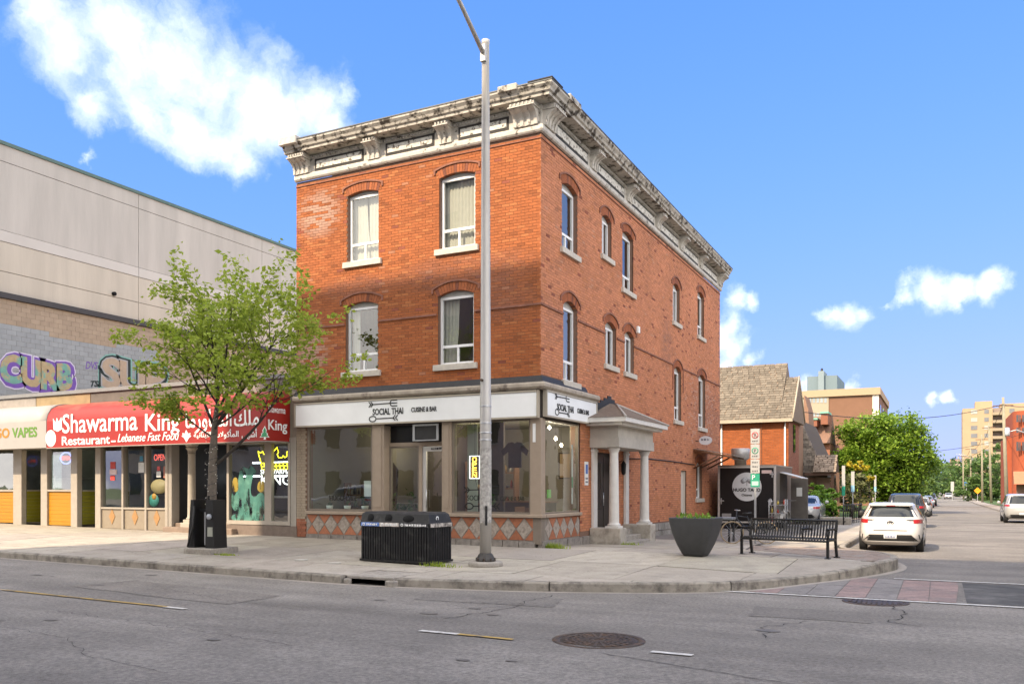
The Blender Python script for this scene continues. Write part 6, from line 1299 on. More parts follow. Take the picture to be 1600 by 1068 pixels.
# ---- bicycle against the post
bk = thing('bicycle', 'dark bicycle leaning against the parking sign post behind the bench', 'bicycle', (3.95, 6.5, walk_z(3.95, 6.5)), R_(20))
def wheel(x):
    mb = MB(); mb.tube([(x + .33 * math.cos(a * math.pi / 16), 0, .34 + .33 * math.sin(a * math.pi / 16)) for a in range(33)], .02, 6, cap=False); w_ = mb.build('wheel', mat('tan_tyre', (.3, .23, .15), .8), bk, local=True)
    mb = MB()
    for k in range(14): a = k * math.pi / 7; mb.tube([(x, 0, .34), (x + .32 * math.cos(a), 0, .34 + .32 * math.sin(a))], .003, 4)
    mb.lathe([(.025, -.04), (.025, .04)], (x, 0, .34), 8, ax='y'); mb.build('spokes', STEEL, w_, local=True)
wheel(-.5); wheel(.52); BKM = mat('bike_frame', (.03, .035, .045), .35)
for P in (((.52, 0, .34), (.1, 0, .3), (-.05, 0, .85)), ((.1, 0, .3), (-.38, 0, .78)), ((-.03, 0, .8), (-.36, 0, .85)), ((.52, 0, .34), (-.04, 0, .78)), ((-.5, 0, .34), (-.38, 0, .75), (-.36, 0, 1.0))): mb = MB(); mb.tube(P, .018, 6); mb.build('frame_tube', BKM, bk, local=True)
mb = MB(); mb.tube([(-.3, -.28, 1.02), (-.4, -.15, 1.02), (-.4, .15, 1.02), (-.3, .28, 1.02)], .014, 6); mb.build('handlebar', STEEL, bk, local=True); mb = MB(); mb.loft([[(x, -w_, z), (x, w_, z), (x, w_ * .6, z + .05), (x, -w_ * .6, z + .05)] for x, w_, z in ((-.2, .02, .9), (-.05, .05, .9), (.08, .08, .91))]); mb.build('saddle', INK, bk, local=True); mb = MB(); mb.tube([(.1, -.05, .3), (.18, -.07, .2)], .012, 5); mb.lathe([(.09, -.02), (.09, .0)], (.1, -.03, .3), 14, ax='y'); mb.build('crank', STEEL, bk, local=True)
# ---- table behind the planter
px_, py_ = 2.75, 7.3; z = walk_z(px_, py_) - .014; pt = thing('outdoor_table', 'grey topped outdoor table behind the planter bowl', 'table', (px_, py_, z))
mb = MB(); mb.bevbox(px_ - .6, px_ + .6, py_ - .4, py_ + .4, z + .72, z + .78, .01); mb.build('tabletop', mat('table_grey', (.16, .17, .18), .5), pt)
for a in (-.5, .5):
    for b in (-.32, .32): mb = MB(); mb.box(px_ + a - .03, px_ + a + .03, py_ + b - .03, py_ + b + .03, z, z + .72); mb.build('leg', BLACK, pt)
# ---- weeds at the foot of the building
def tuft(x, y, z, n, h, label, seed):
    mb = MB(); rr = random.Random(seed)
    for k in range(n):
        a, b = x + rr.gauss(0, .2), y + rr.gauss(0, .06); t_ = Vector((rr.gauss(0, .4), rr.gauss(0, .4), 1)).normalized() * h * rr.uniform(.5, 1.2); w_ = Vector((rr.gauss(0, 1), rr.gauss(0, 1), 0)).normalized() * .012; v = rr.random(); mb.col = (v, v, v); p = Vector((a, b, z)); mb.poly([tuple(p - w_), tuple(p + w_), tuple(p + t_)])
    tag(mb.build('weed_tuft', LEAF1), label, 'weeds')
tuft(.22, .2, walk_z(0, 0) - .01, 260, .17, 'tuft of green weeds at the corner foot of the tiled shopfront', 1); tuft(1.12, 3.5, walk_z(1, 3.5) - .01, 120, .11, 'small green tuft beside the porch pedestal', 2); tuft(-.15, -4.7, walk_z(0, -4.7), 120, .12, 'dry weeds at the corner of the black bin', 3); tuft(-5.9, -4.95, walk_z(-5.9, -5), 160, .05, 'low weeds in the pavement joint by the tree', 4)
# ================================================================== cars
TYRE = mat('tyre', (.018, .018, .019), .85); RIM = mat('alloy_rim', (.45, .45, .46), .3, .8); TAIL = mat('tail_lamp_red', (.4, .015, .02), .25, 0, 0, coat=1); PLATE = mat('number_plate', (.7, .71, .72), .4, 0, .05); BLKP = mat('black_plastic', (.02, .02, .021), .5); CLEARL = mat('lamp_clear', (.6, .62, .64), .15, .2, 0)
HATCH = [(.20, .2, 4.15, .8, 5), (.3, .06, 4.32, .87, 5), (.45, .0, 4.37, .893, 5.5), (.62, .01, 4.36, .895, 5.5), (.78, .06, 4.28, .89, 5), (.9, .13, 3.95, .87, 5), (.97, .17, 3.35, .845, 5), (1.0, .19, 3.1, .82, 5), (1.15, .29, 2.72, .755, 4.5), (1.3, .42, 2.38, .675, 4.5), (1.375, .5, 2.15, .62, 4.5), (1.42, .66, 1.85, .55, 4), (1.435, 1.0, 1.5, .35, 3)]
def stretch_prof(P, L, W, H): return [(z * H / 1.435, a * L / 4.37, b * L / 4.37, w_ * W / .895, n) for z, a, b, w_, n in P]
SUVP = [(.24, .2, 4.5, .82, 5), (.4, .04, 4.6, .9, 5.5), (.6, .0, 4.65, .93, 6), (.85, .02, 4.6, .93, 6), (1.0, .06, 4.3, .915, 5.5), (1.08, .09, 3.6, .9, 5), (1.12, .12, 3.4, .87, 5), (1.35, .26, 3.0, .8, 5), (1.55, .38, 2.7, .74, 5), (1.64, .46, 2.45, .69, 4.5), (1.69, .65, 2.1, .6, 4), (1.7, 1.0, 1.7, .4, 3)]
SEDAN = [(.2, .2, 4.5, .82, 5), (.32, .05, 4.66, .88, 5), (.5, .0, 4.7, .91, 5.5), (.72, .02, 4.66, .905, 5.5), (.88, .1, 4.3, .89, 5), (.95, .3, 3.6, .86, 5), (.99, .75, 3.35, .83, 4.5), (1.15, 1.1, 2.95, .75, 4.5), (1.3, 1.4, 2.62, .67, 4.5), (1.38, 1.62, 2.4, .6, 4), (1.42, 1.85, 2.15, .45, 3)]
def make_car(name, label, cat, loc, rz, P, col, glass_z, details='full', belt=.97, group=None, wheel_r=.32):
    t = thing(name, label, cat, loc, rz, group); pm = mat('car_paint_%d' % (len(MATS)), col, .22, .15 if max(col) < .5 else 0, .02, 2, coat=.8)
    def at(z):
        for a, b in zip(P, P[1:]):
            if a[0] <= z <= b[0]:
                f = (z - a[0]) / (b[0] - a[0]); return [a[i] + (b[i] - a[i]) * f for i in range(5)]
        return P[-1] if z > P[-1][0] else P[0]
    def ring(s, N=56):
        z, y0, y1, w_, n = s; c, h = (y0 + y1) / 2, (y1 - y0) / 2
        return [(w_ * math.copysign(abs(math.cos(a)) ** (2 / n), math.cos(a)), c + h * math.copysign(abs(math.sin(a)) ** (2 / n), math.sin(a)), z) for a in [2 * math.pi * k / N for k in range(N)]]
    mb = MB(); rings = []
    for a, b in zip(P, P[1:]):
        for k in range(2): f = k / 2; rings.append(ring([a[i] + (b[i] - a[i]) * f for i in range(5)]))
    rings.append(ring(P[-1])); mb.loft(rings); body = mb.build('body', pm, t, local=True)
    def ry(x, z, end=0):
        zz, y0, y1, w_, n = at(z); c, h = (y0 + y1) / 2, (y1 - y0) / 2; q = max(0, 1 - min(1, abs(x) / w_) ** n) ** (1 / n); return c - h * q if end == 0 else c + h * q
    def sx_(y, z):
        zz, y0, y1, w_, n = at(z); c, h = (y0 + y1) / 2, (y1 - y0) / 2; return w_ * max(0, 1 - min(1, abs(y - c) / h) ** n) ** (1 / n)
    def rear_patch(nm, m, xf, z0, z1, off=.008, end=0, par=None, nx=12, nz=5):
        mb = MB(); g = []
        for j in range(nz + 1):
            z = z0 + (z1 - z0) * j / nz; xa, xb = xf(j / nz); g.append([mb.vert((xa + (xb - xa) * i / nx, ry(xa + (xb - xa) * i / nx, z, end) + (-off if end == 0 else off), z)) for i in range(nx + 1)])
        for p, q in zip(g, g[1:]):
            for i in range(nx): mb.face((p[i], p[i + 1], q[i + 1], q[i]), 0, True)
        return mb.build(nm, m, par or t, local=True)
    def side_patch(nm, m, s, yf, z0, z1, off=.008, ny=10, nz=4):
        mb = MB(); g = []
        for j in range(nz + 1):
            z = z0 + (z1 - z0) * j / nz; ya, yb = yf(j / nz); g.append([mb.vert((s * (sx_(ya + (yb - ya) * i / ny, z) + off), ya + (yb - ya) * i / ny, z)) for i in range(ny + 1)])
        for p, q in zip(g, g[1:]):
            for i in range(ny): mb.face((p[i], p[i + 1], q[i + 1], q[i]), 0, True)
        return mb.build(nm, m, t, local=True)
    g0, g1 = glass_z; L = max(p[2] for p in P); W = max(p[3] for p in P); wt0, wt1 = at(g0)[3], at(g1)[3]
    rear_patch('rear_window', DARKGLASS, lambda f: (-(wt0 + (wt1 - wt0) * f) * .86, (wt0 + (wt1 - wt0) * f) * .86), g0 + .03, g1 - .02)
    rear_patch('windscreen', DARKGLASS, lambda f: (-(wt0 + (wt1 - wt0) * f) * .86, (wt0 + (wt1 - wt0) * f) * .86), g0 + .02, g1 - .02, end=1)
    for s in (-1, 1):
        a0, b0, a1, b1 = at(g0)[1], at(g0)[2], at(g1)[1], at(g1)[2]; m0, m1 = (a0 + b0) / 2, (a1 + b1) / 2
        side_patch('side_window', DARKGLASS, s, lambda f: (a0 + .45 + (a1 - a0) * f, m0 - .03), g0 + .03, g1 - .02); side_patch('side_window', DARKGLASS, s, lambda f: (m0 + .03, b0 - .3 + (b1 - b0 + .1) * f), g0 + .03, g1 - .02)
        mb = MB(); yy = b0 - .55; mb.lathe([(.03, -.05), (.1, -.03), (.1, .03), (.05, .06)], (s * (wt0 + .14), yy, g0 + .06), 10, ax='y'); mb.build('wing_mirror', BLKP if details == 'full' else pm, t, local=True)
        for y in (L * .165, L * .785):
            mb = MB(); mb.lathe([(wheel_r * .6, -.1), (wheel_r * .97, -.1), (wheel_r, -.06), (wheel_r, .06), (wheel_r * .97, .1), (wheel_r * .6, .1)], (s * (W - .13), y, wheel_r), 24, ax='x'); wh = mb.build('wheel', TYRE, t, local=True)
            mb = MB(); mb.lathe([(wheel_r * .62, .0), (wheel_r * .6, .015), (.05, -.01), (.001, .01)], (s * (W - .035), y, wheel_r), 16, ax='x'); mb.build('rim', RIM, wh, local=True)
            mb = MB(); N = 14; c = [(y + (wheel_r + .06) * math.cos(math.pi * k / N), wheel_r + (wheel_r + .06) * math.sin(math.pi * k / N)) for k in range(N + 1)] + [(y - wheel_r - .06, .2), (y + wheel_r + .06, .2)]
            ids = [mb.vert((s * (sx_(p, min(max(q, .2), .75)) + .004), p, q)) for p, q in c]; mb.face(ids); mb.build('wheel_arch', BLKP, t, local=True)
    zb = belt
    for s in (-1, 1):
        w_ = at(zb - .06)[3]; rear_patch('tail_lamp', TAIL, (lambda f, s=s: (s * w_ * .7, s * w_ * .97)) if s > 0 else (lambda f: (-w_ * .97, -w_ * .7)), zb - .13, zb - .02, .012)
        if details == 'full': rear_patch('lamp_bar', BLKP, (lambda f: (w_ * (.45 + .12 * (1 - f)), w_ * .7)) if s > 0 else (lambda f: (-w_ * .7, -w_ * (.45 + .12 * (1 - f)))), zb - .06, zb - .025, .01)
        rear_patch('head_lamp', CLEARL, (lambda f: (w_ * .6, w_ * .93)) if s > 0 else (lambda f: (-w_ * .93, -w_ * .6)), zb - .32, zb - .2, .012, 1)
    rear_patch('bumper_insert', BLKP, lambda f: (-W * (.84 - .22 * f), W * (.84 - .22 * f)), .31, .51, .01); rear_patch('number_plate', PLATE, lambda f: (-.17, .17), .4 if details == 'full' else .5, .52 if details == 'full' else .62, .02)
    rear_patch('grille', BLKP, lambda f: (-W * .6, W * .6), .35, .52, .01, 1)
    if details == 'full':
        rear_patch('diffuser_bar', pm, lambda f: (-W * .78, W * .78), .27, .325, .025); rear_patch('hatch_line', BLKP, lambda f: (-W * .5, W * .5), .625, .645, .006, nz=1)
        mb = MB(); mb.tube([(.085 * math.cos(a * math.pi / 10), ry(0, .84) - .014, .845 + .055 * math.sin(a * math.pi / 10)) for a in range(21)], .011, 6, cap=False); mb.tube([(-.075, ry(0, .86) - .014, .865), (0, ry(0, .86) - .014, .855), (.075, ry(0, .86) - .014, .865)], .009, 5); mb.tube([(.03 * math.cos(a * math.pi / 10), ry(0, .84) - .014, .845 + .05 * math.sin(a * math.pi / 10)) for a in range(21)], .009, 5, cap=False); mb.build('badge', BLKP, t, local=True)
        for s in (-1, 1): rear_patch('bumper_slot', BLKP, (lambda f: (W * (.85 - .03 * f), W * (.88 - .03 * f))) if s > 0 else (lambda f: (-W * (.88 - .03 * f), -W * (.85 - .03 * f))), .38, .52, .01, nx=2)
        mb = MB(); z = at(1.36); mb.loft([[(-.6, y, zz), (-.5, y - .0, zz + .02), (.5, y - .0, zz + .02), (.6, y, zz), (.5, y, zz - .02), (-.5, y, zz - .02)] for y, zz in ((.38, 1.355), (.5, 1.375), (.75, 1.4))], sm=False); mb.build('spoiler', pm, t, local=True); mb = MB(); mb.box(-.12, .12, .375, .385, 1.335, 1.35); mb.build('brake_lamp', TAIL, t, local=True)
        mb = MB(); mb.loft([[(-.012, .95, 1.43), (.012, .95, 1.43), (.012, 1.15, 1.43), (-.012, 1.15, 1.43)], [(-.006, 1.08, 1.5), (.006, 1.08, 1.5), (.006, 1.14, 1.5), (-.006, 1.14, 1.5)]]); mb.build('antenna', pm, t, local=True)
        marks((-.13, ry(0, .45) - .02, .43), (1, 0, 0), (0, 0, 1), .26, .06, mat('plate_blue', (.2, .22, .34), .5, 0, 0), t, 9, local=True)
    return t
rzz = lambda y: road_z(8, y) + .006
make_car('parked_car', 'white hatchback parked at the kerb with dark bumper insert and red tail lamps', 'car', (7.84, 7.1, rzz(9)), 0, HATCH, (.6, .575, .55), (.99, 1.36), belt=.97)
make_car('parked_car', 'dark grey crossover parked ahead of the white hatchback', 'car', (7.6, 26, rzz(28)), 0, SUVP, (.045, .05, .055), (1.1, 1.6), '', 1.1, wheel_r=.35)
make_car('parked_car', 'silver hatchback parked along the kerb beyond the dark crossover', 'car', (7.75, 50, rzz(52)), 0, HATCH, (.42, .44, .46), (.99, 1.36), '')
make_car('parked_car', 'blue grey small car parked farther up the street under the big maple', 'car', (7.7, 88, rzz(90)), 0, HATCH, (.2, .25, .33), (.99, 1.36), '')
make_car('parked_car', 'black pickup sized vehicle parked beyond the blue grey car', 'car', (7.9, 104, rzz(106)), 0, stretch_prof(SUVP, 5.2, .98, 1.75) if False else SUVP, (.03, .03, .033), (1.1, 1.6), '', 1.1, wheel_r=.36)
make_car('parked_car', 'pale distant car in the middle of the far street', 'car', (10.9, 190, rzz(190)), 0, SEDAN, (.4, .38, .38), (1.0, 1.34), '', .9)
make_car('parked_car', 'white suv parked at the opposite kerb of the side street', 'car', (13.35, 36.5, rzz(40)), 0, SUVP, (.4, .4, .39), (1.1, 1.6), '', 1.1, wheel_r=.36)
make_car('parked_car', 'black sedan in the driveway beside the grass verge', 'car', (15.9, 92, walk_z(1, 92) + .02), R_(-72), SEDAN, (.04, .045, .06), (1.0, 1.34), '', .9)
make_car('parked_car', 'pale blue and white van beside the first utility pole', 'van', (17.2, 75, walk_z(1, 75) + .04), R_(-8), [(z * 1.15, a, b, w_ * 1.03, n) for z, a, b, w_, n in SUVP], (.5, .58, .7), (1.3, 1.82), '', 1.25, wheel_r=.36)
make_car('parked_car', 'white car parked behind the food trailer with its red tail lamp showing', 'car', (2.95, 24.0, walk_z(0, 24) - .01), R_(0), SEDAN, (.42, .42, .42), (1.0, 1.34), '', .9)

make_car('parked_car', 'silver suv parked across the main street, reflected in the cafe glass', 'car', (-17.5, -17.6, road_z(-17, -17.6) + .006), R_(90), SUVP, (.4, .42, .43), (1.1, 1.6), '', 1.1, wheel_r=.36)
# ================================================================== food trailer
fy = 17.6; fz = walk_z(1, 18) - .014; TX0, TX1, FZ0, FZ1, FLEN = .45, 2.86, .02, 2.47, 4.6
ft = thing('food_trailer', 'black food trailer with round HUGO TACO sign parked behind the brick building', 'food trailer', (1.65, fy, fz))
BP_ = mat('trailer_black', (.014, .013, .014), .3, 0, .1, 3); SST = mat('stainless', (.16, .145, .13), .45, .5, .15, 4)
mb = MB(); mb.box(TX0, TX1 - .03, fy + .02, fy + FLEN, FZ0 + .05, FZ1); mb.build('body', BP_, ft)
mb = MB(); mb.box(TX0 - .04, TX1 + .02, fy - .03, fy + FLEN, FZ1 + .002, FZ1 + .06); mb.build('roof', mat('trailer_roof', (.3, .27, .23), .5), ft)
mb = MB()
for x in (TX0 - .03, TX1 - .06): mb.box(x, x + .09, fy - .02, fy + .06, FZ0, FZ1)
mb.box(TX0 + .06, TX1 - .06, fy - .02, fy + .06, FZ1 - .07, FZ1); mb.box(TX0 + .06, TX1 - .06, fy - .02, fy + .06, FZ0, FZ0 + .07); mb.build('door_frame', ALU, ft)
xm = 2.15
for a, b in ((TX0 + .07, xm - .01), (xm + .01, TX1 - .07)): mb = MB(); mb.bevbox(a, b, fy - .01, fy + .05, FZ0 + .08, FZ1 - .08, .008); dd = mb.build('rear_door', BP_, ft)
for x, zz in ((TX0 + .12, .95), (TX1 - .2, .95), (TX1 - .12, 2.1), (TX1 - .12, .3)): mb = MB(); mb.box(x - .1, x + .12, fy - .04, fy - .0105, zz, zz + .05); mb.box(x - .02, x + .03, fy - .06, fy - .0405, zz - .12, zz + .14); mb.build('latch', STEEL, ft)
cx_, cz_ = onY(1167, 760, fy)[0], onY(1167, 760, fy)[2] ; rr_ = onY(1190, 760, fy)[0] - cx_
mb = MB(); mb.lathe([(.001, -.008), (rr_, -.008), (rr_, .002), (.001, .002)], (cx_, fy - .014, cz_), 48, ax='y', sm=False); lg = mb.build('round_logo', mat('logo_white', (.62, .62, .63), .5, 0, .03), ft)
lettering('HUGO TACO', .2, (cx_ - rr_ * .93, fy - .022, cz_ - .2), (1, 0, 0), (0, 0, 1), INK, lg, width=rr_ * 1.86, offset=.006); lettering('Ottawa', .14, (cx_ - .22, fy - .022, cz_ - .4), (1, 0, 0), (0, 0, 1), INK, lg, width=.44, offset=.004)
mb = MB(); P = []
for k in range(5): a = math.pi * (k + .5) / 5; mb.lathe([(.001, -.002), (.11, -.002), (.11, .002), (.001, .002)], (cx_ + .16 * math.cos(a), fy - .024 - .001 * k, cz_ + .22 + .1 * math.sin(a)), 14, ax='y')
mb.box(cx_ - .02, cx_ + .02, fy - .026, fy - .0225, cz_ + .04, cz_ + .2); mb.build('tree_emblem', mat('emblem_grey', (.36, .36, .37), .5, 0, 0), lg)
mb = MB(); mb.box(2.3, 2.72, fy - .016, fy - .0105, 2.16, 2.3); mb.build('sticker', mat('sticker_pink', (.65, .5, .48), .5, 0, .1), ft); mb = MB(); mb.box(TX0 + .15, TX0 + .55, fy - .02, fy - .0105, .22, .42); mb.build('vent', STEEL, ft)
ex = thing('exhaust_fan', 'round metal exhaust fan on top of the black food trailer', 'exhaust fan', (1.4, 19, FZ1)); X_, Y_ = onY(1157, 715, 19)[0], 19
mb = MB(); mb.lathe([(.26, .062), (.26, .3), (.3, .32)], (X_, Y_, FZ1), 20); mb.build('neck', mat('duct_brown', (.3, .25, .2), .5, .5), ex); mb = MB(); mb.lathe([(.3, .322), (.4, .4), (.41, .82), (.38, .84), (.001, .84)], (X_, Y_, FZ1), 24); mb.build('drum', mat('duct_grey', (.42, .41, .4), .45, .5), ex)
# serving side
mb = MB(); mb.box(TX1 - .029, TX1 - .005, fy + .1, fy + 1.2, FZ0 + .1, FZ1); mb.box(TX1 - .029, TX1 - .005, fy + 1.2, fy + 3.2, FZ0 + .1, .95); mb.box(TX1 - .029, TX1 - .005, fy + 3.2, fy + FLEN, FZ0 + .1, FZ1); mb.box(TX1 - .029, TX1 - .005, fy + 1.2, fy + 3.2, 2.2, FZ1); mb.build('side_skin', SST, ft)
mb = MB(); mb.box(TX1 - .026, TX1 - .02, fy + 1.2, fy + 3.2, .95, 2.2); mb.build('serving_hatch', DARKIN, ft)
mb = MB(); mb.prism([(0, 2.2), (.9, 1.95), (.9, 1.98), (0, 2.24)], lambda a, z: (TX1 + a, fy + 1.2, z), lambda a, z: (TX1 + a, fy + 3.2, z)); mb.build('hatch_flap', mat('flap_white', (.6, .58, .55), .5), ft)
mb = MB(); mb.box(TX1, TX1 + .4, fy + 1.2, fy + 3.2, .95, .98); mb.build('serving_shelf', SST, ft)
mb = MB(); mb.bevbox(TX1 + .1, TX1 + .85, fy + 3.6, fy + 3.68, .1, 2.0, .01); op = mb.build('open_side_door', SST, ft); mb = MB(); mb.box(TX1 + .35, TX1 + .6, fy + 3.59, fy + 3.598, 1.15, 1.55); mb.build('notice', PAPER, op)
for y in (fy + 1.6, fy + 2.35):
    mb = MB(); mb.lathe([(.2, -.1), (.33, -.1), (.34, 0), (.33, .1), (.2, .1)], (TX1 - .02, y, fz + .34), 20, ax='x'); wh = mb.build('wheel', TYRE, ft); mb = MB(); mb.lathe([(.2, .09), (.05, .1), (.001, .12)], (TX1 - .02, y, fz + .34), 14, ax='x'); mb.build('rim', RIM, wh)
mb = MB(); N = 12; mb.prism([(fy + 1.975 + .82 * math.cos(math.pi * k / N), fz + .34 + .44 * math.sin(math.pi * k / N)) for k in range(N + 1)] + [(fy + 1.975 - .78 * math.cos(math.pi * k / N), fz + .34 + .4 * math.sin(math.pi * k / N)) for k in range(N + 1)][::1], lambda y, z: (TX1, y, z), lambda y, z: (TX1 + .22, y, z)); mb.build('fender', mat('fender_white', (.55, .53, .5), .4, .2), ft)
mb = MB(); mb.box(TX0 + .1, TX1 - .1, fy - .02, fy + FLEN, fz + .1, fz + .22); mb.box(TX0 + .3, TX0 + .4, fy + .1, fy + .2, fz, fz + .1); mb.box(TX1 - .4, TX1 - .3, fy + .1, fy + .2, fz, fz + .1); mb.build('chassis', BLACK, ft)
# wire cart with condiments beside the trailer, cable bundle
kt = thing('wire_cart', 'metal wire cart with bottles standing beside the food trailer', 'cart', (3.35, fy - .4, fz)); x, y = 3.05, fy - .6
for a in (-.3, .35):
    for b in (-.25, .25): mb = MB(); mb.tube([(x + a, y + b, fz), (x + a, y + b, fz + 1.3)], .018, 6); mb.build('leg', STEEL, kt)
for zz in (.35, .7, 1.05): mb = MB(); mb.box(x - .32, x + .37, y - .27, y + .27, fz + zz, fz + zz + .02); mb.build('shelf', STEEL, kt)
rr = random.Random(8)
for k in range(9):
    zz = (.37, .72, 1.07)[k % 3]; a, b = x - .2 + (k // 3) * .24, y - .1; h = rr.uniform(.16, .26); c = ((.4, .05, .03), (.5, .4, .08), (.06, .06, .06), (.6, .6, .58))[k % 4]
    mb = MB(); mb.lathe([(.04, 0), (.04, h * .6), (.015, h * .75), (.015, h)], (a, b, fz + zz + .001), 10); tag(mb.build('bottle', mat('bottle_%d' % (k % 4), c, .3, 0, 0)), ('%s sauce bottle on the %s shelf of the wire cart' % (('red', 'mustard', 'black', 'white')[k % 4], ('lowest', 'middle', 'top')[k % 3])), 'bottle', 'bottles on the wire cart')
# ================================================================== houses behind
house = thing('gabled_house', 'orange brick house with brown shingle gable roof behind the food trailer', 'house', (-2, 32, -.4)); hx1, hy0 = 1.5, 30.0; zE = 5.45
HBR = mat('house_brick', (.42, .16, .07), .9, 0, .1, 6, objcol=False, attr='tint')
mb = MB(); mb.box(-9, hx1, hy0 + .02, 35.8, -.6, zE); mb.build('wall', mat('house_mortar', (.28, .17, .11), .95), house)
mb = MB(); z = 2.0; row_ = 0
while z < zE - .05:
    x = -3.2 + (.13 if row_ % 2 else 0)
    while x < hx1 - .02:
        g = rs.uniform(.85, 1.12); mb.col = (.34 * g, .1 * g, .032 * g); mb.box(x, min(x + .245, hx1), hy0, hy0 + .04, z, z + .075, skip='k'); x += .26
    y = hy0 + .02
    while y < 33.8: g = rs.uniform(.8, 1.05); mb.col = (.3 * g, .12 * g, .075 * g); mb.box(hx1 - .03, hx1 + .01, y, y + .245, z, z + .075, skip='l'); y += .26  # gable end bricks tinted browner, its shade put into the colour
    z += .09; row_ += 1
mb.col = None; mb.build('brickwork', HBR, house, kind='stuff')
RSH = mat('tan_shingle', (.3, .25, .18), .95, 0, .18, 6, .4, 20, attr='tint')
def slope(x0, x1, y0, z0, y1, z1, rows, w_, m, parent, nm='roof', seed=1, colr=(.16, .135, .105)):
    mb = MB(); r = random.Random(seed); dy, dz = (y1 - y0) / rows, (z1 - z0) / rows; nrm = Vector((0, -(z1 - z0), (y1 - y0))).normalized() * .025
    for j in range(rows):
        x = x0 - r.uniform(0, w_)
        while x < x1:
            a, b = max(x, x0), min(x + w_ * r.uniform(.7, 1.2), x1); x += w_
            if b - a < .03: continue
            q = r.uniform(.72, 1.2); mb.col = tuple(c * q for c in colr); ya, za, yb, zb_ = y0 + dy * j, z0 + dz * j, y0 + dy * (j + 1.15), z0 + dz * (j + 1.15)
            mb.poly([(a, ya + nrm.y, za + nrm.z), (b, ya + nrm.y, za + nrm.z), (b, yb, zb_), (a, yb, zb_)]); mb.poly([(a, ya, za), (b, ya, za), (b, ya + nrm.y, za + nrm.z), (a, ya + nrm.y, za + nrm.z)])
    mb.col = None; return mb.build(nm, m, parent, kind='stuff')
slope(-9, 1.05, hy0 - .35, zE - .1, 32.75, 8.95, 24, .32, RSH, house, 'roof_shingles', 1); slope(1.05, 1.78, hy0 - .35, zE - .1, 32.1, 8.02, 17, .32, RSH, house, 'roof_shingles', 2)
mb = MB(); mb.prism([(hy0 - .35, zE - .12), (32.75, 8.93), (36.3, zE - .1)], lambda y, z: (-9, y, z), lambda y, z: (1.04, y, z)); mb.prism([(hy0 - .35, zE - .12), (32.1, 8.0), (34.5, zE - .1)], lambda y, z: (1.041, y, z), lambda y, z: (1.77, y, z)); mb.build('roof', mat('gable_brown', (.2, .15, .11), .9), house)
mb = MB(); mb.box(-9, 1.78, hy0 - .42, hy0 - .352, zE - .2, zE - .03); mb.build('gutter', mat('cream_trim', (.38, .33, .25), .6), house); mb = MB(); mb.tube([(1.785, hy0 - .36, zE - .05), (1.785, 32.1, 8.05)], .05, 5); mb.tube([(1.785, 32.1, 8.05), (1.785, 34.5, zE)], .05, 5); mb.build('rake_board', mat('cream_trim2', (.38, .33, .25), .6), house)
mb = MB(); mb.tube([(1.32, hy0 - .06, zE - .1), (1.32, hy0 - .06, 0)], .05, 6); mb.tube([(-2.25, hy0 - .06, zE - .1), (-2.25, hy0 - .06, 0)], .05, 6); mb.build('downspout', WHITE, house); mb = MB(); mb.box(hx1 + .002, hx1 + .05, 31.6, 32.3, 3.6, 5.2); mb.build('window', DARKGLASS, house)
mb = MB(); mb.box(-.02, .015, hy0 - .06, hy0, 2.0, zE - .2) ; mb.build('wall_corner', mat('house_mortar2', (.3, .14, .08), .9), house)
# shingled hall with swept roof and lychgate porch
hall = thing('shingled_hall', 'hall with swept wood shingle roof and small gabled porch beyond the brick house', 'building', (2.5, 38, -.5))
SHB = mat('weathered_shingle', (.24, .21, .18), .95, 0, .25, 8, .4, 20, attr='tint')
prof = [onY(1250, 655, 36.2), onY(1256, 668, 36.2), onY(1263, 685, 36.2), onY(1272, 704, 36.2), onY(1281, 722, 36.2), onY(1292, 738, 36.2)]; prof = [(p[0], p[2]) for p in prof]
mb = MB(); mb.prism([(-3, 2.2), (-3, prof[0][1])] + prof + [(prof[-1][0], 2.2)], lambda a, z: (a, 36.25, z), lambda a, z: (a, 44, z)); mb.build('roof_core', mat('hall_dark', (.09, .07, .055), .9), hall)
mb = MB(); mb.box(-3, 2.2, 36.3, 44, -.6, 2.2); mb.build('wall', mat('hall_wall', (.16, .1, .07), .9), hall)
mb = MB(); r = random.Random(6); zz = prof[-1][1]
def xat(z):
    for a, b in zip(prof, prof[1:]):
        if b[1] <= z <= a[1]: return a[0] + (b[0] - a[0]) * (z - a[1]) / (b[1] - a[1])
    return prof[-1][0]
while zz < prof[0][1]:
    x = 0 - r.uniform(0, .3)
    while x < xat(zz):
        q = r.uniform(.65, 1.25); mb.col = (.26 * q, .225 * q, .19 * q); b = min(x + .28, xat(zz)); mb.prism([(x, zz), (b, zz + r.uniform(-.03, .03)), (b, zz + .17), (x, zz + .17)], lambda a, z: (a, 36.19 + (zz + .17 - z) * -.15, z), lambda a, z: (a, 36.245, z)); x += .3
    zz += .155
mb.col = None; mb.build('shingles', SHB, hall, kind='stuff')
P_ = [onY(1274, 711, 35.6), onY(1309, 711, 35.6), onY(1275, 737, 34.6), onY(1311, 737, 34.6)]; x0, x1, zr, ze = P_[0][0], P_[1][0], P_[0][2], P_[2][2]
slope(x0, x1, 34.5, ze, 35.6, zr, 8, .26, SHB, hall, 'porch_shingles', 9, (.28, .22, .17)); mb = MB(); mb.prism([(34.5, ze - .03), (35.6, zr - .02), (36.7, ze - .03)], lambda y, z: (x0, y, z), lambda y, z: (x1 - .02, y, z)); mb.build('porch_roof', mat('porch_brown', (.1, .065, .045), .9), hall)
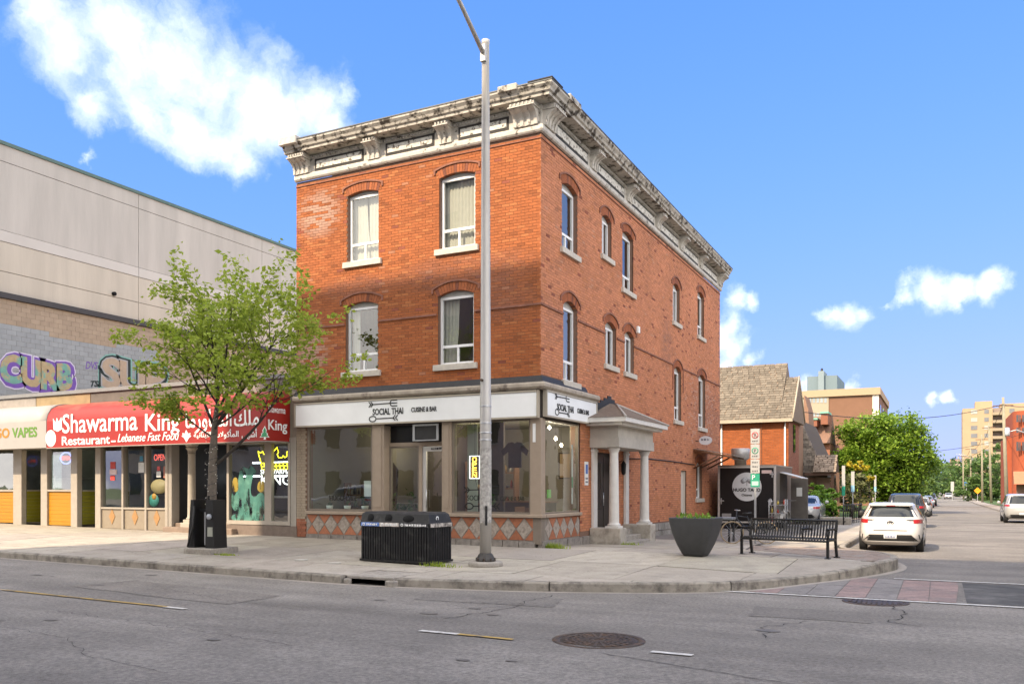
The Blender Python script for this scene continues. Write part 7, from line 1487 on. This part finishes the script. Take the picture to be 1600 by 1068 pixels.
for px in (1301, 1309):
    for y in (34.7, 36.4): mb = MB(); a = onY(px, 760, y)[0]; mb.box(a - .09, a + .09, y - .09, y + .09, -.6, ze - .03); mb.build('porch_post', mat('post_brown', (.13, .075, .05), .8), hall)
mb = MB(); mb.box(x0 - .5, x1, 34.6, 34.75, ze - .2, ze - .04); mb.build('porch_beam', mat('post_brown2', (.1, .06, .045), .8), hall)
# gabled house with copper dormers, beige apartment, grey penthouse
gh = thing('dormer_house', 'brown roofed house with green topped dormers in front of the beige block', 'house', (-3, 58, -.6)); Yh = 56.0
def qx(px, Y): return onY(px, 700, Y)[0]
def qz(px, py, Y): return onY(px, py, Y)[2]
mb = MB(); mb.box(qx(1240, Yh), qx(1296, Yh), Yh + .3, Yh + 8, -.8, qz(1290, 690, Yh)); mb.build('wall', mat('gh_wall', (.3, .13, .08), .9, 0, .15), gh)
mb = MB(); x0, x1 = qx(1240, Yh), qx(1297, Yh); z0, z1 = qz(1290, 692, Yh), qz(1290, 650, Yh + 2); mb.prism([(Yh - .3, z0), (Yh + 2, z1), (Yh + 4.5, z0)], lambda y, z: (x0, y, z), lambda y, z: (x1, y, z)); mb.build('roof', mat('gh_roof', (.2, .115, .08), .9, 0, .12, 4), gh)
for p0, p1, t0, t1 in ((1266, 1277, 656, 666), (1283, 1294, 646, 663)):
    mb = MB(); mb.box(qx(p0, Yh), qx(p1, Yh), Yh - .2, Yh + 2, qz(p0, t1, Yh), qz(p0, t0, Yh)); dm_ = mb.build('dormer', mat('dormer_brick', (.25, .1, .06), .9), gh); mb = MB(); mb.box(qx(p0 - 1, Yh), qx(p1 + 1, Yh), Yh - .3, Yh + 2.05, qz(p0, t0, Yh) + .002, qz(p0, t0 - 3, Yh)); mb.build('copper_cap', mat('copper_green', (.2, .42, .32), .7), dm_)
mb = MB(); a, b = qx(1256, 50), qx(1266, 50); mb.prism([(a, 4), (b, 4), (b - .15, qz(1260, 640, 50)), ((a + b) / 2 - .2, qz(1260, 617, 50)), (a, qz(1260, 620, 50))], lambda x, z: (x, 50, z), lambda x, z: (x, 53, z)); tag(mb.build('gable_end', mat('brown_gable', (.26, .15, .1), .9, 0, .2)), 'brown shingled gable end rising behind the orange brick house', 'gable')
ap_ = thing('beige_apartment', 'flat roofed brown brick and beige apartment block behind the maple tree', 'building', (-2, 95, -1)); Ya = 92.0
mb = MB(); x0, xm_, x1 = qx(1236, Ya), qx(1295, Ya), qx(1373, Ya); zt = qz(1330, 618, Ya); mb.box(xm_, x1, Ya, Ya + 20, -1.2, zt); mb.build('brick_wing', mat('apt_brown', (.2, .105, .065), .9, 0, .08, 1), ap_)
mb = MB(); mb.box(x0, xm_ - .01, Ya - .1, Ya + 20, -1.2, zt); mb.build('pale_wing', mat('apt_cream', (.36, .3, .22), .9, 0, .05), ap_); mb = MB(); mb.box(x0 - .2, x1 + .2, Ya - .3, Ya + 20, zt + .002, qz(1330, 607, Ya)); mb.build('parapet', mat('apt_band', (.38, .28, .18), .9, 0, .05), ap_); mb = MB(); mb.box(x1 - .7, x1 + .01, Ya - .05, Ya - .001, -1, zt); mb.build('corner_strip', mat('apt_white', (.68, .62, .54), .9), ap_)
for j, (a, b) in enumerate(((622, 629), (645, 652), (668, 676))):
    for k in range(5):
        px = 1264 + k * 6; mb = MB(); mb.box(qx(px, Ya), qx(px + 4, Ya), Ya - .14, Ya - .101, qz(px, b, Ya), qz(px, a, Ya)); mb.build('window', mat('apt_window', (.3, .34, .36), .3, 0, .2, 1), ap_)
for j in range(3):
    for k in range(3): mb = MB(); y = Ya + 2 + k * 5; mb.box(x1 + .002, x1 + .05, y, y + 2, 3.5 + j * 3.3, 5.2 + j * 3.3); mb.build('window', DARKGLASS, ap_)
ph = thing('penthouse_tower', 'blue grey clad tower top with small stack above the beige block', 'building', (-9, 130, 0)); Yp = 125.0; PGM = mat('blue_grey_clad', (.15, .2, .22), .7, 0, .06)
mb = MB(); mb.box(qx(1261, Yp), qx(1308, Yp), Yp, Yp + 12, 0, qz(1280, 587, Yp)); mb.build('tower', PGM, ph); mb = MB(); mb.box(qx(1279, Yp), qx(1288, Yp), Yp - .5, Yp + 4, 0, qz(1280, 580, Yp)); st_ = mb.build('shaft', mat('pale_clad', (.2, .25, .27), .7), ph); mb = MB(); mb.tube([(qx(1283, Yp), Yp + 1, qz(1283, 580, Yp)), (qx(1283, Yp), Yp + 1, qz(1283, 574, Yp))], [.3, .15], 6); mb.build('antenna_stub', BLACK, ph)
# sand coloured tower, red brick block
tw = thing('sand_tower', 'tall sand coloured brick apartment tower with balconies far down the street', 'tower block', (30, 325, 0)); Yt = 320.0
TWM = mat('sand_brick', (.37, .27, .17), .9, 0, .06, .3); x0, xb, x1 = qx(1504, Yt), qx(1551, Yt), qx(1620, Yt); zt = qz(1530, 637, Yt)
mb = MB(); mb.box(x0, xb, Yt, Yt + 18, -2, zt); mb.box(xb + 3.2, x1, Yt, Yt + 18, -2, zt); mb.build('walls', TWM, tw); mb = MB(); mb.box(xb + .01, xb + 3.19, Yt + 2.2, Yt + 18, -2, zt); mb.build('balcony_bay', mat('bay_brown', (.25, .2, .17), .9), tw); mb = MB(); mb.box(qx(1524, Yt), xb, Yt + 2, Yt + 10, zt + .01, qz(1530, 626, Yt)); mb.box(qx(1563, Yt), x1, Yt + 2, Yt + 10, zt + .01, qz(1580, 629, Yt)); mb.build('roof_storey', TWM, tw)
WG = mat('tower_window', (.17, .17, .18), .3, 0, .2, .5); WG2 = mat('tower_blind', (.36, .35, .32), .6)
for j in range(10):
    zc = zt - 1.3 - j * 2.78
    for a, b in ((1517, 1527), (1538, 1545), (1577, 1585)):
        mb = MB(); mb.box(qx(a, Yt), qx(b, Yt), Yt - .1, Yt - .002, zc - .75, zc + .65); mb.build('window', WG2 if rs.random() < .25 else WG, tw)
    mb = MB(); mb.box(xb, xb + 3.2, Yt - .3, Yt + 2.1, zc - 1.35, zc - .35); mb.build('balcony', mat('balcony_cream', (.3, .24, .17), .9), tw)
rd = thing('red_brick_block', 'red brick three storey block with brown awning roof behind the first utility pole', 'building', (18, 92, -.8)); Yr = 91.0; RBM = mat('red_brick_far', (.33, .08, .035), .9, 0, .1, 2)
x0, xs_ = qx(1584, Yr), qx(1576, Yr); mb = MB(); N = 8; ring = lambda z: [(x0 + 2 - 2 * math.cos(math.pi / 2 * k / N), Yr + 2 - 2 * math.sin(math.pi / 2 * k / N), z) for k in range(N + 1)] + [(x0 + 16, Yr, z), (x0 + 16, Yr + 16, z), (x0, Yr + 16, z)]
mb.loft([ring(-1), ring(qz(1590, 641, Yr))], sm=False); mb.build('rounded_wing', RBM, rd); mb = MB(); mb.box(xs_, x0 + .2, Yr + 3, Yr + 14, -1, qz(1580, 680, Yr)); mb.build('low_wing', RBM, rd)
for j, (a, b) in enumerate(((648, 659), (668, 676), (690, 704))):
    for k, (p0, p1) in enumerate(((1588, 1591.5), (1592.5, 1594.5), (1597, 1600))): mb = MB(); mb.box(qx(p0, Yr), qx(p1, Yr), Yr - .15, Yr - .002, qz(p0, b, Yr), qz(p0, a, Yr)); mb.build('window', mat('rb_window', (.07, .065, .07), .35, 0, .2), rd)
mb = MB(); a, b = qx(1583, Yr), qx(1612, Yr); mb.prism([(Yr - .1, qz(1590, 736, Yr)), (Yr - 1.6, qz(1590, 756, Yr)), (Yr - .1, qz(1590, 756, Yr))], lambda y, z: (a, y, z), lambda y, z: (b, y, z)); mb.build('awning_roof', mat('rust_roof', (.34, .16, .09), .8), rd)
for k in range(4): mb = MB(); a = qx(1588 + k * 4, Yr); mb.box(a, a + .25, Yr - .2, Yr - .002, -.8, qz(1590, 757, Yr)); mb.build('pilaster', mat('pil_brown', (.2, .12, .09), .8), rd)
dh = MB(); Yd = 300; x0, x1 = qx(1485, Yd), qx(1500, Yd); dh.box(x0, x1, Yd, Yd + 8, -2, qz(1490, 722, Yd)); dh_ = thing('far_house', 'small pale brick building far down the street beside the sand tower poles', 'house', (x0, Yd, -2)); dh.build('walls', mat('far_house_wall', (.45, .34, .28), .9), dh_); mb = MB(); mb.prism([(Yd - .3, qz(1490, 722, Yd)), (Yd + 4, qz(1490, 720, Yd) + .8), (Yd + 8.3, qz(1490, 722, Yd))], lambda y, z: (x0 - .2, y, z), lambda y, z: (x1 + .2, y, z)); mb.build('roof', mat('far_house_roof', (.25, .15, .12), .9), dh_)
for k in range(3):
    for j in range(2): mb = MB(); mb.box(x0 + .5 + k * 1.1, x0 + 1.1 + k * 1.1, Yd - .06, Yd - .001, 1 + j * 3, 2.5 + j * 3); mb.build('window', WG, dh_)

# ================================================================== trees and shrubs
def clump_tree(name, label, c, rx, ry_, rz_, z0, n_cl, per, s, m, seed, cat='tree', group=None, trunk=True, core=True, shell=.55):
    """crown of many leaf clumps in an uneven ellipsoid on a trunk with limbs"""
    t = thing(name, label, cat, (c[0], c[1], z0), 0, group); r = random.Random(seed); mb = MB(); cl = []
    for k in range(n_cl):
        while True:
            d = Vector((r.uniform(-1, 1), r.uniform(-1, 1), r.uniform(-1, 1)))
            if shell < d.length < 1: break
        f = 1 + .16 * mnoise.noise(d.normalized() * 2.2 + Vector((seed, 0, 0))); p = Vector((c[0] + d.x * rx * f, c[1] + d.y * ry_ * f, c[2] + d.z * rz_ * f)); cl.append(p); cr_ = .17 * (rx + rz_) / 2 * r.uniform(.6, 1.3); hue = r.uniform(-.22, .22)
        for j in range(per):
            q = p + Vector((r.gauss(0, cr_ * .62), r.gauss(0, cr_ * .62), r.gauss(0, cr_ * .45))); a = Vector((r.gauss(0, 1), r.gauss(0, 1), r.gauss(-.3, .5))).normalized(); b = a.cross(Vector((r.gauss(0, .5), r.gauss(0, .5), 1))).normalized(); sz = s * r.uniform(.6, 1.35); v = min(1, max(0, r.gauss(.45, .2) + hue)); mb.col = (v, v, v)
            mb.poly([tuple(q - a * sz), tuple(q + b * sz * .55), tuple(q + a * sz), tuple(q - b * sz * .55)])
    mb.col = None; mb.build('crown', m, t)
    if trunk:
        mb = MB(); h = c[2] - z0; mb.tube([(c[0], c[1], z0 - .1), (c[0] + .05, c[1], z0 + h * .4), (c[0], c[1] + .05, z0 + h)], [.07 * rx + .03, .05 * rx + .02, .03 * rx], 8)
        for p in cl[::max(1, n_cl // 22)]: mb.tube([(c[0], c[1], z0 + h * r.uniform(.4, .9)), tuple(Vector((c[0], c[1], c[2])).lerp(p, .5) + Vector((0, 0, -.1 * rz_))), tuple(p)], [.02 * rx, .013 * rx, .004 * rx], 5, cap=False)
        mb.build('trunk', BARKD, t)
    return t
mc = onT(1381, 700, 72); clump_tree('maple_tree', 'large round bright green maple beside the side street', (mc[0], mc[1], 4.2), 4.05, 4.0, 4.1, walk_z(4, mc[1]) - .05, 270, 120, .15, LEAF2, 31, shell=.3)
c_ = onT(1330, 765, 52); clump_tree('shrub', 'olive brown leafy shrub behind the black railing', (c_[0], c_[1], 1.3), 1.1, 1.0, 1.25, walk_z(4, c_[1]), 40, 40, .12, LEAF3, 32, 'shrub', trunk=True)
for k, (px, py, t_, s) in enumerate(((1343, 727, 53, .62), (1358, 748, 55, .38))): c_ = onT(px, py, t_); clump_tree('yellow_shrub', ('large yellow leaved bush top in front of the maple', 'small yellow leaved bush at the maple foot')[k], (c_[0], c_[1], c_[2]), s * 1.2, s, s * .55, walk_z(4, c_[1]), 18, 40, .09, LEAFY, 33 + k, 'shrub', shell=.1)
for k, (px, py, t_, s) in enumerate(((1283, 790, 45, .85), (1278, 770, 46, .6), (1300, 795, 44, .55), (1292, 775, 47, .6))): c_ = onT(px, py, t_); clump_tree('green_shrub', ('bright green shrub in front of the shingled porch', 'tall leafy green shrub against the hall wall', 'low green shrub by the porch post', 'bushy green shrub between the trailer and the porch')[k], (c_[0], c_[1], c_[2]), s, s, s * .9, walk_z(4, c_[1]), 26, 40, .1, LEAFB, 40 + k, 'shrub', shell=.1)
FT = [(1460, 748, 260, 9, 7), (1440, 752, 200, 7, 6), (1478, 752, 300, 8, 7), (1495, 752, 230, 6, 6.5), (1512, 750, 190, 4.5, 4.5), (1528, 768, 160, 3.6, 2.6), (1558, 745, 160, 5.5, 5), (1572, 738, 150, 4, 6), (1424, 760, 150, 4, 4), (1415, 755, 110, 3.4, 3.5)]
lab = ['round distant green tree at the far end of the street', 'distant tree standing behind the far parked cars', 'pale distant tree below the small far house', 'dark distant tree behind the line of poles', 'green tree between the fourth and fifth utility poles', 'low green hedge tree behind the orange sign', 'leafy tree in front of the sand tower', 'tall green tree beside the red brick block', 'green tree behind the big maple', 'small dark tree under the big maple']
for k, (px, py, t_, rx, rz_) in enumerate(FT): c_ = onT(px, py, t_); clump_tree('street_tree', lab[k], (c_[0], c_[1], c_[2]), rx, rx, rz_, walk_z(4, c_[1]), 44, 44, rx * .08, LEAFF, 60 + k, group='trees along the far street', shell=.2)
mb = MB(); r = random.Random(77)                        # wood closing the far end of the street and the horizon
for k in range(9000):
    x = r.uniform(-320, 420); y = 470 + r.uniform(0, 60); h = 9 + 5 * mnoise.noise(Vector((x * .03, 0, 0))) + 3 * mnoise.noise(Vector((x * .15, 3, 0))); z = -2 + h * r.random() ** .7; a = Vector((r.gauss(0, 1), r.gauss(0, 1), r.gauss(0, 1))).normalized(); b = a.cross(Vector((r.gauss(0, 1), r.gauss(0, 1), 1))).normalized(); s = r.uniform(1.2, 2.6); v = r.random(); mb.col = (v, v, v); p = Vector((x, y, z)); mb.poly([tuple(p - a * s), tuple(p + b * s * .7), tuple(p + a * s), tuple(p - b * s * .7)])
o = mb.build('treeline', LEAFF); o['kind'] = 'stuff'; o['label'] = 'far line of green trees along the horizon'

# ================================================================== utility poles, wires, signs, railing
UPM = mat('pole_wood_pale', (.27, .24, .17), .9, 0, .12, 3)
PL = [(1573.5, 85, 11.2, .17), (1549, 132, 12.6, .17), (1535, 140, 11.2, .16), (1517.5, 162, 10.6, .17), (1505.5, 172, 9.6, .14), (1498, 236, 11, .16)]
tops = []
names = ['first wooden utility pole beside the pale van', 'tall wooden utility pole on the grass verge by the hedge', 'slim pinkish utility pole behind the orange sign', 'wooden utility pole with curved lamp arm over the sand tower foot', 'thin utility pole beside the blue sign', 'farthest wooden utility pole by the white square sign']
for k, (px, t_, h, r0) in enumerate(PL):
    c_ = onT(px, 761, t_); z = walk_z(1, c_[1]); t = thing('utility_pole', names[k], 'utility pole', (c_[0], c_[1], z), 0, 'utility poles along the far verge'); lean = (-.35 if k in (0, 1) else -.1)
    mb = MB(); mb.tube([(c_[0], c_[1], z - .1), (c_[0] + lean, c_[1], z + h)], [r0 * 1.15, r0 * .75], 10); mb.build('pole', UPM, t); mb = MB(); mb.box(c_[0] + lean - .9, c_[0] + lean + .9, c_[1] - .06, c_[1] + .06, z + h - .9, z + h - .78); mb.build('crossarm', WOOD, t); tops.append((c_[0] + lean, c_[1], z + h - .7))
    if k == 0: mb = MB(); mb.lathe([(.22, 0), (.24, .1), (.24, .8), (.1, .86)], (c_[0] + lean + .35, c_[1] - .1, z + 7.3), 12); mb.build('transformer', STEEL, t)
    if k in (0, 3): mb = MB(); s = 1 if k == 0 else -1; mb.tube([(c_[0] + lean, c_[1], z + 7.6 + k * .2), (c_[0] + lean + s * 1.2, c_[1], z + 7.9 + k * .25), (c_[0] + lean + s * 2.6, c_[1], z + (7.2 if k == 0 else 8.9))], .05, 6); mb.build('lamp_arm', STEEL, t)
def wire(a, b, sag, label, n=16, r=.018):
    a, b = Vector(a), Vector(b); mb = MB(); mb.tube([tuple(a.lerp(b, k / n) - Vector((0, 0, sag * 4 * (k / n) * (1 - k / n)))) for k in range(n + 1)], r, 4, cap=False); tag(mb.build('overhead_wire', INK), label, 'wire')
wire(onT(1240, 641, 62), (tops[0][0], tops[0][1], tops[0][2]), 1.0, 'overhead wire from the dormer house across the street to the first pole', r=.03)
wire(tops[0], onT(1660, 622, 60), .4, 'overhead wire from the first pole past the red brick block', r=.03); wire(onT(1300, 700, 80), onT(1660, 655, 90), 1.6, 'low overhead wire crossing in front of the maple', r=.02)
for k in range(5): wire(tops[k], tops[k + 1], .8, ['wire between the first and second utility poles', 'wire between the second and the pinkish pole', 'wire between the pinkish pole and the lamp arm pole', 'wire between the lamp arm pole and the thin pole', 'wire between the thin pole and the farthest pole'][k], r=.03)
wire(onT(1400, 742, 140), (tops[1][0], tops[1][1], tops[1][2] - 3), 1.2, 'low sagging wire from the maple towards the tall verge pole', r=.03)
def post_sign(px, py0, py1, t_, w_, m1, m2, label):
    c_ = onT(px, py0, t_); z1 = c_[2]; z0 = onT(px, py1, t_)[2]; zg = walk_z(4, c_[1]); t = thing('narrow_sign', label, 'road sign', (c_[0], c_[1], zg)); mb = MB(); mb.box(c_[0] - .025, c_[0] + .025, c_[1], c_[1] + .02, zg, z1); mb.build('post', STEEL, t)
    mb = MB(); mb.box(c_[0] - w_, c_[0] + w_, c_[1] - .02, c_[1] - .002, z0 + (z1 - z0) * .32, z1); mb.build('panel', m1, t); mb = MB(); mb.box(c_[0] - w_, c_[0] + w_, c_[1] - .02, c_[1] - .002, z0, z0 + (z1 - z0) * .318); mb.build('panel', m2, t)
SBL = mat('sign_sky_blue', (.25, .45, .6), .5, 0, .05); post_sign(1318, 727, 774, 42, .075, SW, GRN, 'narrow white and green sign on a post by the black railing'); post_sign(1332.5, 736, 768, 46, .085, SW, SBL, 'narrow white and pale blue sign on a post before the olive shrub'); post_sign(1367.5, 742, 768, 58, .07, SW, SBL, 'narrow white and blue sign on a post in front of the maple'); post_sign(1396, 750, 768, 75, .07, mat('sign_sage', (.35, .5, .4), .5), mat('sign_sage2', (.4, .55, .45), .5), 'slim sage green sign post under the maple')
def board(px0, px1, py0, py1, t_, m, label, nm='street_sign'):
    a, b = onT(px0, py1, t_), onT(px1, py0, t_); zg = walk_z(1, a[1]); t = thing(nm, label, 'sign', (a[0], a[1], zg)); mb = MB(); mb.box(min(a[0], b[0]), max(a[0], b[0]), a[1], a[1] + .05, a[2], b[2]); mb.build('panel', m, t); mb = MB(); c = (a[0] + b[0]) / 2; mb.box(c - .06, c + .06, a[1] + .051, a[1] + .12, zg, b[2]); mb.build('post', STEEL, t)
board(1485.5, 1490.5, 752, 767, 160, SW, 'tall white square sign on a post before the far trees'); board(1506.5, 1513.5, 752, 757.5, 172, mat('sign_blue2', (.06, .2, .55), .5), 'small blue sign between the thin pole and lamp arm pole')
a = onT(1527.5, 766, 138); zg = walk_z(1, a[1]); t = thing('diamond_sign', 'orange diamond roadwork sign beside the pinkish utility pole', 'sign', (a[0], a[1], zg)); mb = MB(); q = .55; mb.prism([(a[0] - q, a[2]), (a[0], a[2] - q), (a[0] + q, a[2]), (a[0], a[2] + q)], lambda x, z: (x, a[1], z), lambda x, z: (x, a[1] + .04, z)); mb.build('panel', mat('sign_orange', (.75, .3, .01), .5), t); mb = MB(); mb.box(a[0] - .04, a[0] + .04, a[1] + .041, a[1] + .1, zg, a[2] - .2); mb.build('post', STEEL, t)
a = onT(1461, 779, 120); zg = road_z(8, a[1]); t = thing('traffic_cone', 'small orange red traffic cone out in the side street', 'cone', (a[0], a[1], zg)); mb = MB(); mb.box(a[0] - .25, a[0] + .25, a[1] - .25, a[1] + .25, zg, zg + .04); mb.build('base', mat('cone_orange', (.7, .12, .04), .6), t); mb = MB(); mb.lathe([(.2, .04), (.05, .95), (.001, .96)], (a[0], a[1], zg), 12); mb.build('cone_body', mat('cone_orange', (.7, .12, .04), .6), t)
# railing
A, B = onT(1318, 800, 41), onT(1346, 795, 46); za, zb_ = walk_z(4, A[1]), walk_z(4, B[1]); rl = thing('iron_railing', 'short black iron railing in front of the shrubs', 'railing', (A[0], A[1], za)); A, B = Vector((A[0], A[1], za)), Vector((B[0], B[1], zb_))
for hz in (.15, .95): mb = MB(); mb.tube([tuple(A + Vector((0, 0, hz))), tuple(B + Vector((0, 0, hz)))], .025, 6); mb.build('rail', BLACK, rl)
for k in range(11): p = A.lerp(B, k / 10); mb = MB(); mb.tube([tuple(p), tuple(p + Vector((0, 0, 1.0)))], .02 if k % 5 else .035, 6); mb.build('baluster', BLACK, rl)
a = onT(1300, 805, 42); zg = walk_z(4, a[1]); mb = MB(); mb.bevbox(a[0] - 1.2, a[0] + .9, a[1] - .3, a[1] + .3, zg - .02, zg + .35, .03); tag(mb.build('planter_wall', CONC2), 'low pale stone planter wall in front of the porch shrubs', 'planter')
YS_ = [(4.6, 23.0), (4.6, 30)]
for k, (px, py, t_, c) in enumerate(((1388, 782, 62, (.3, .06, .08)), (1384, 778, 63, (.55, .3, .15)))):
    pass
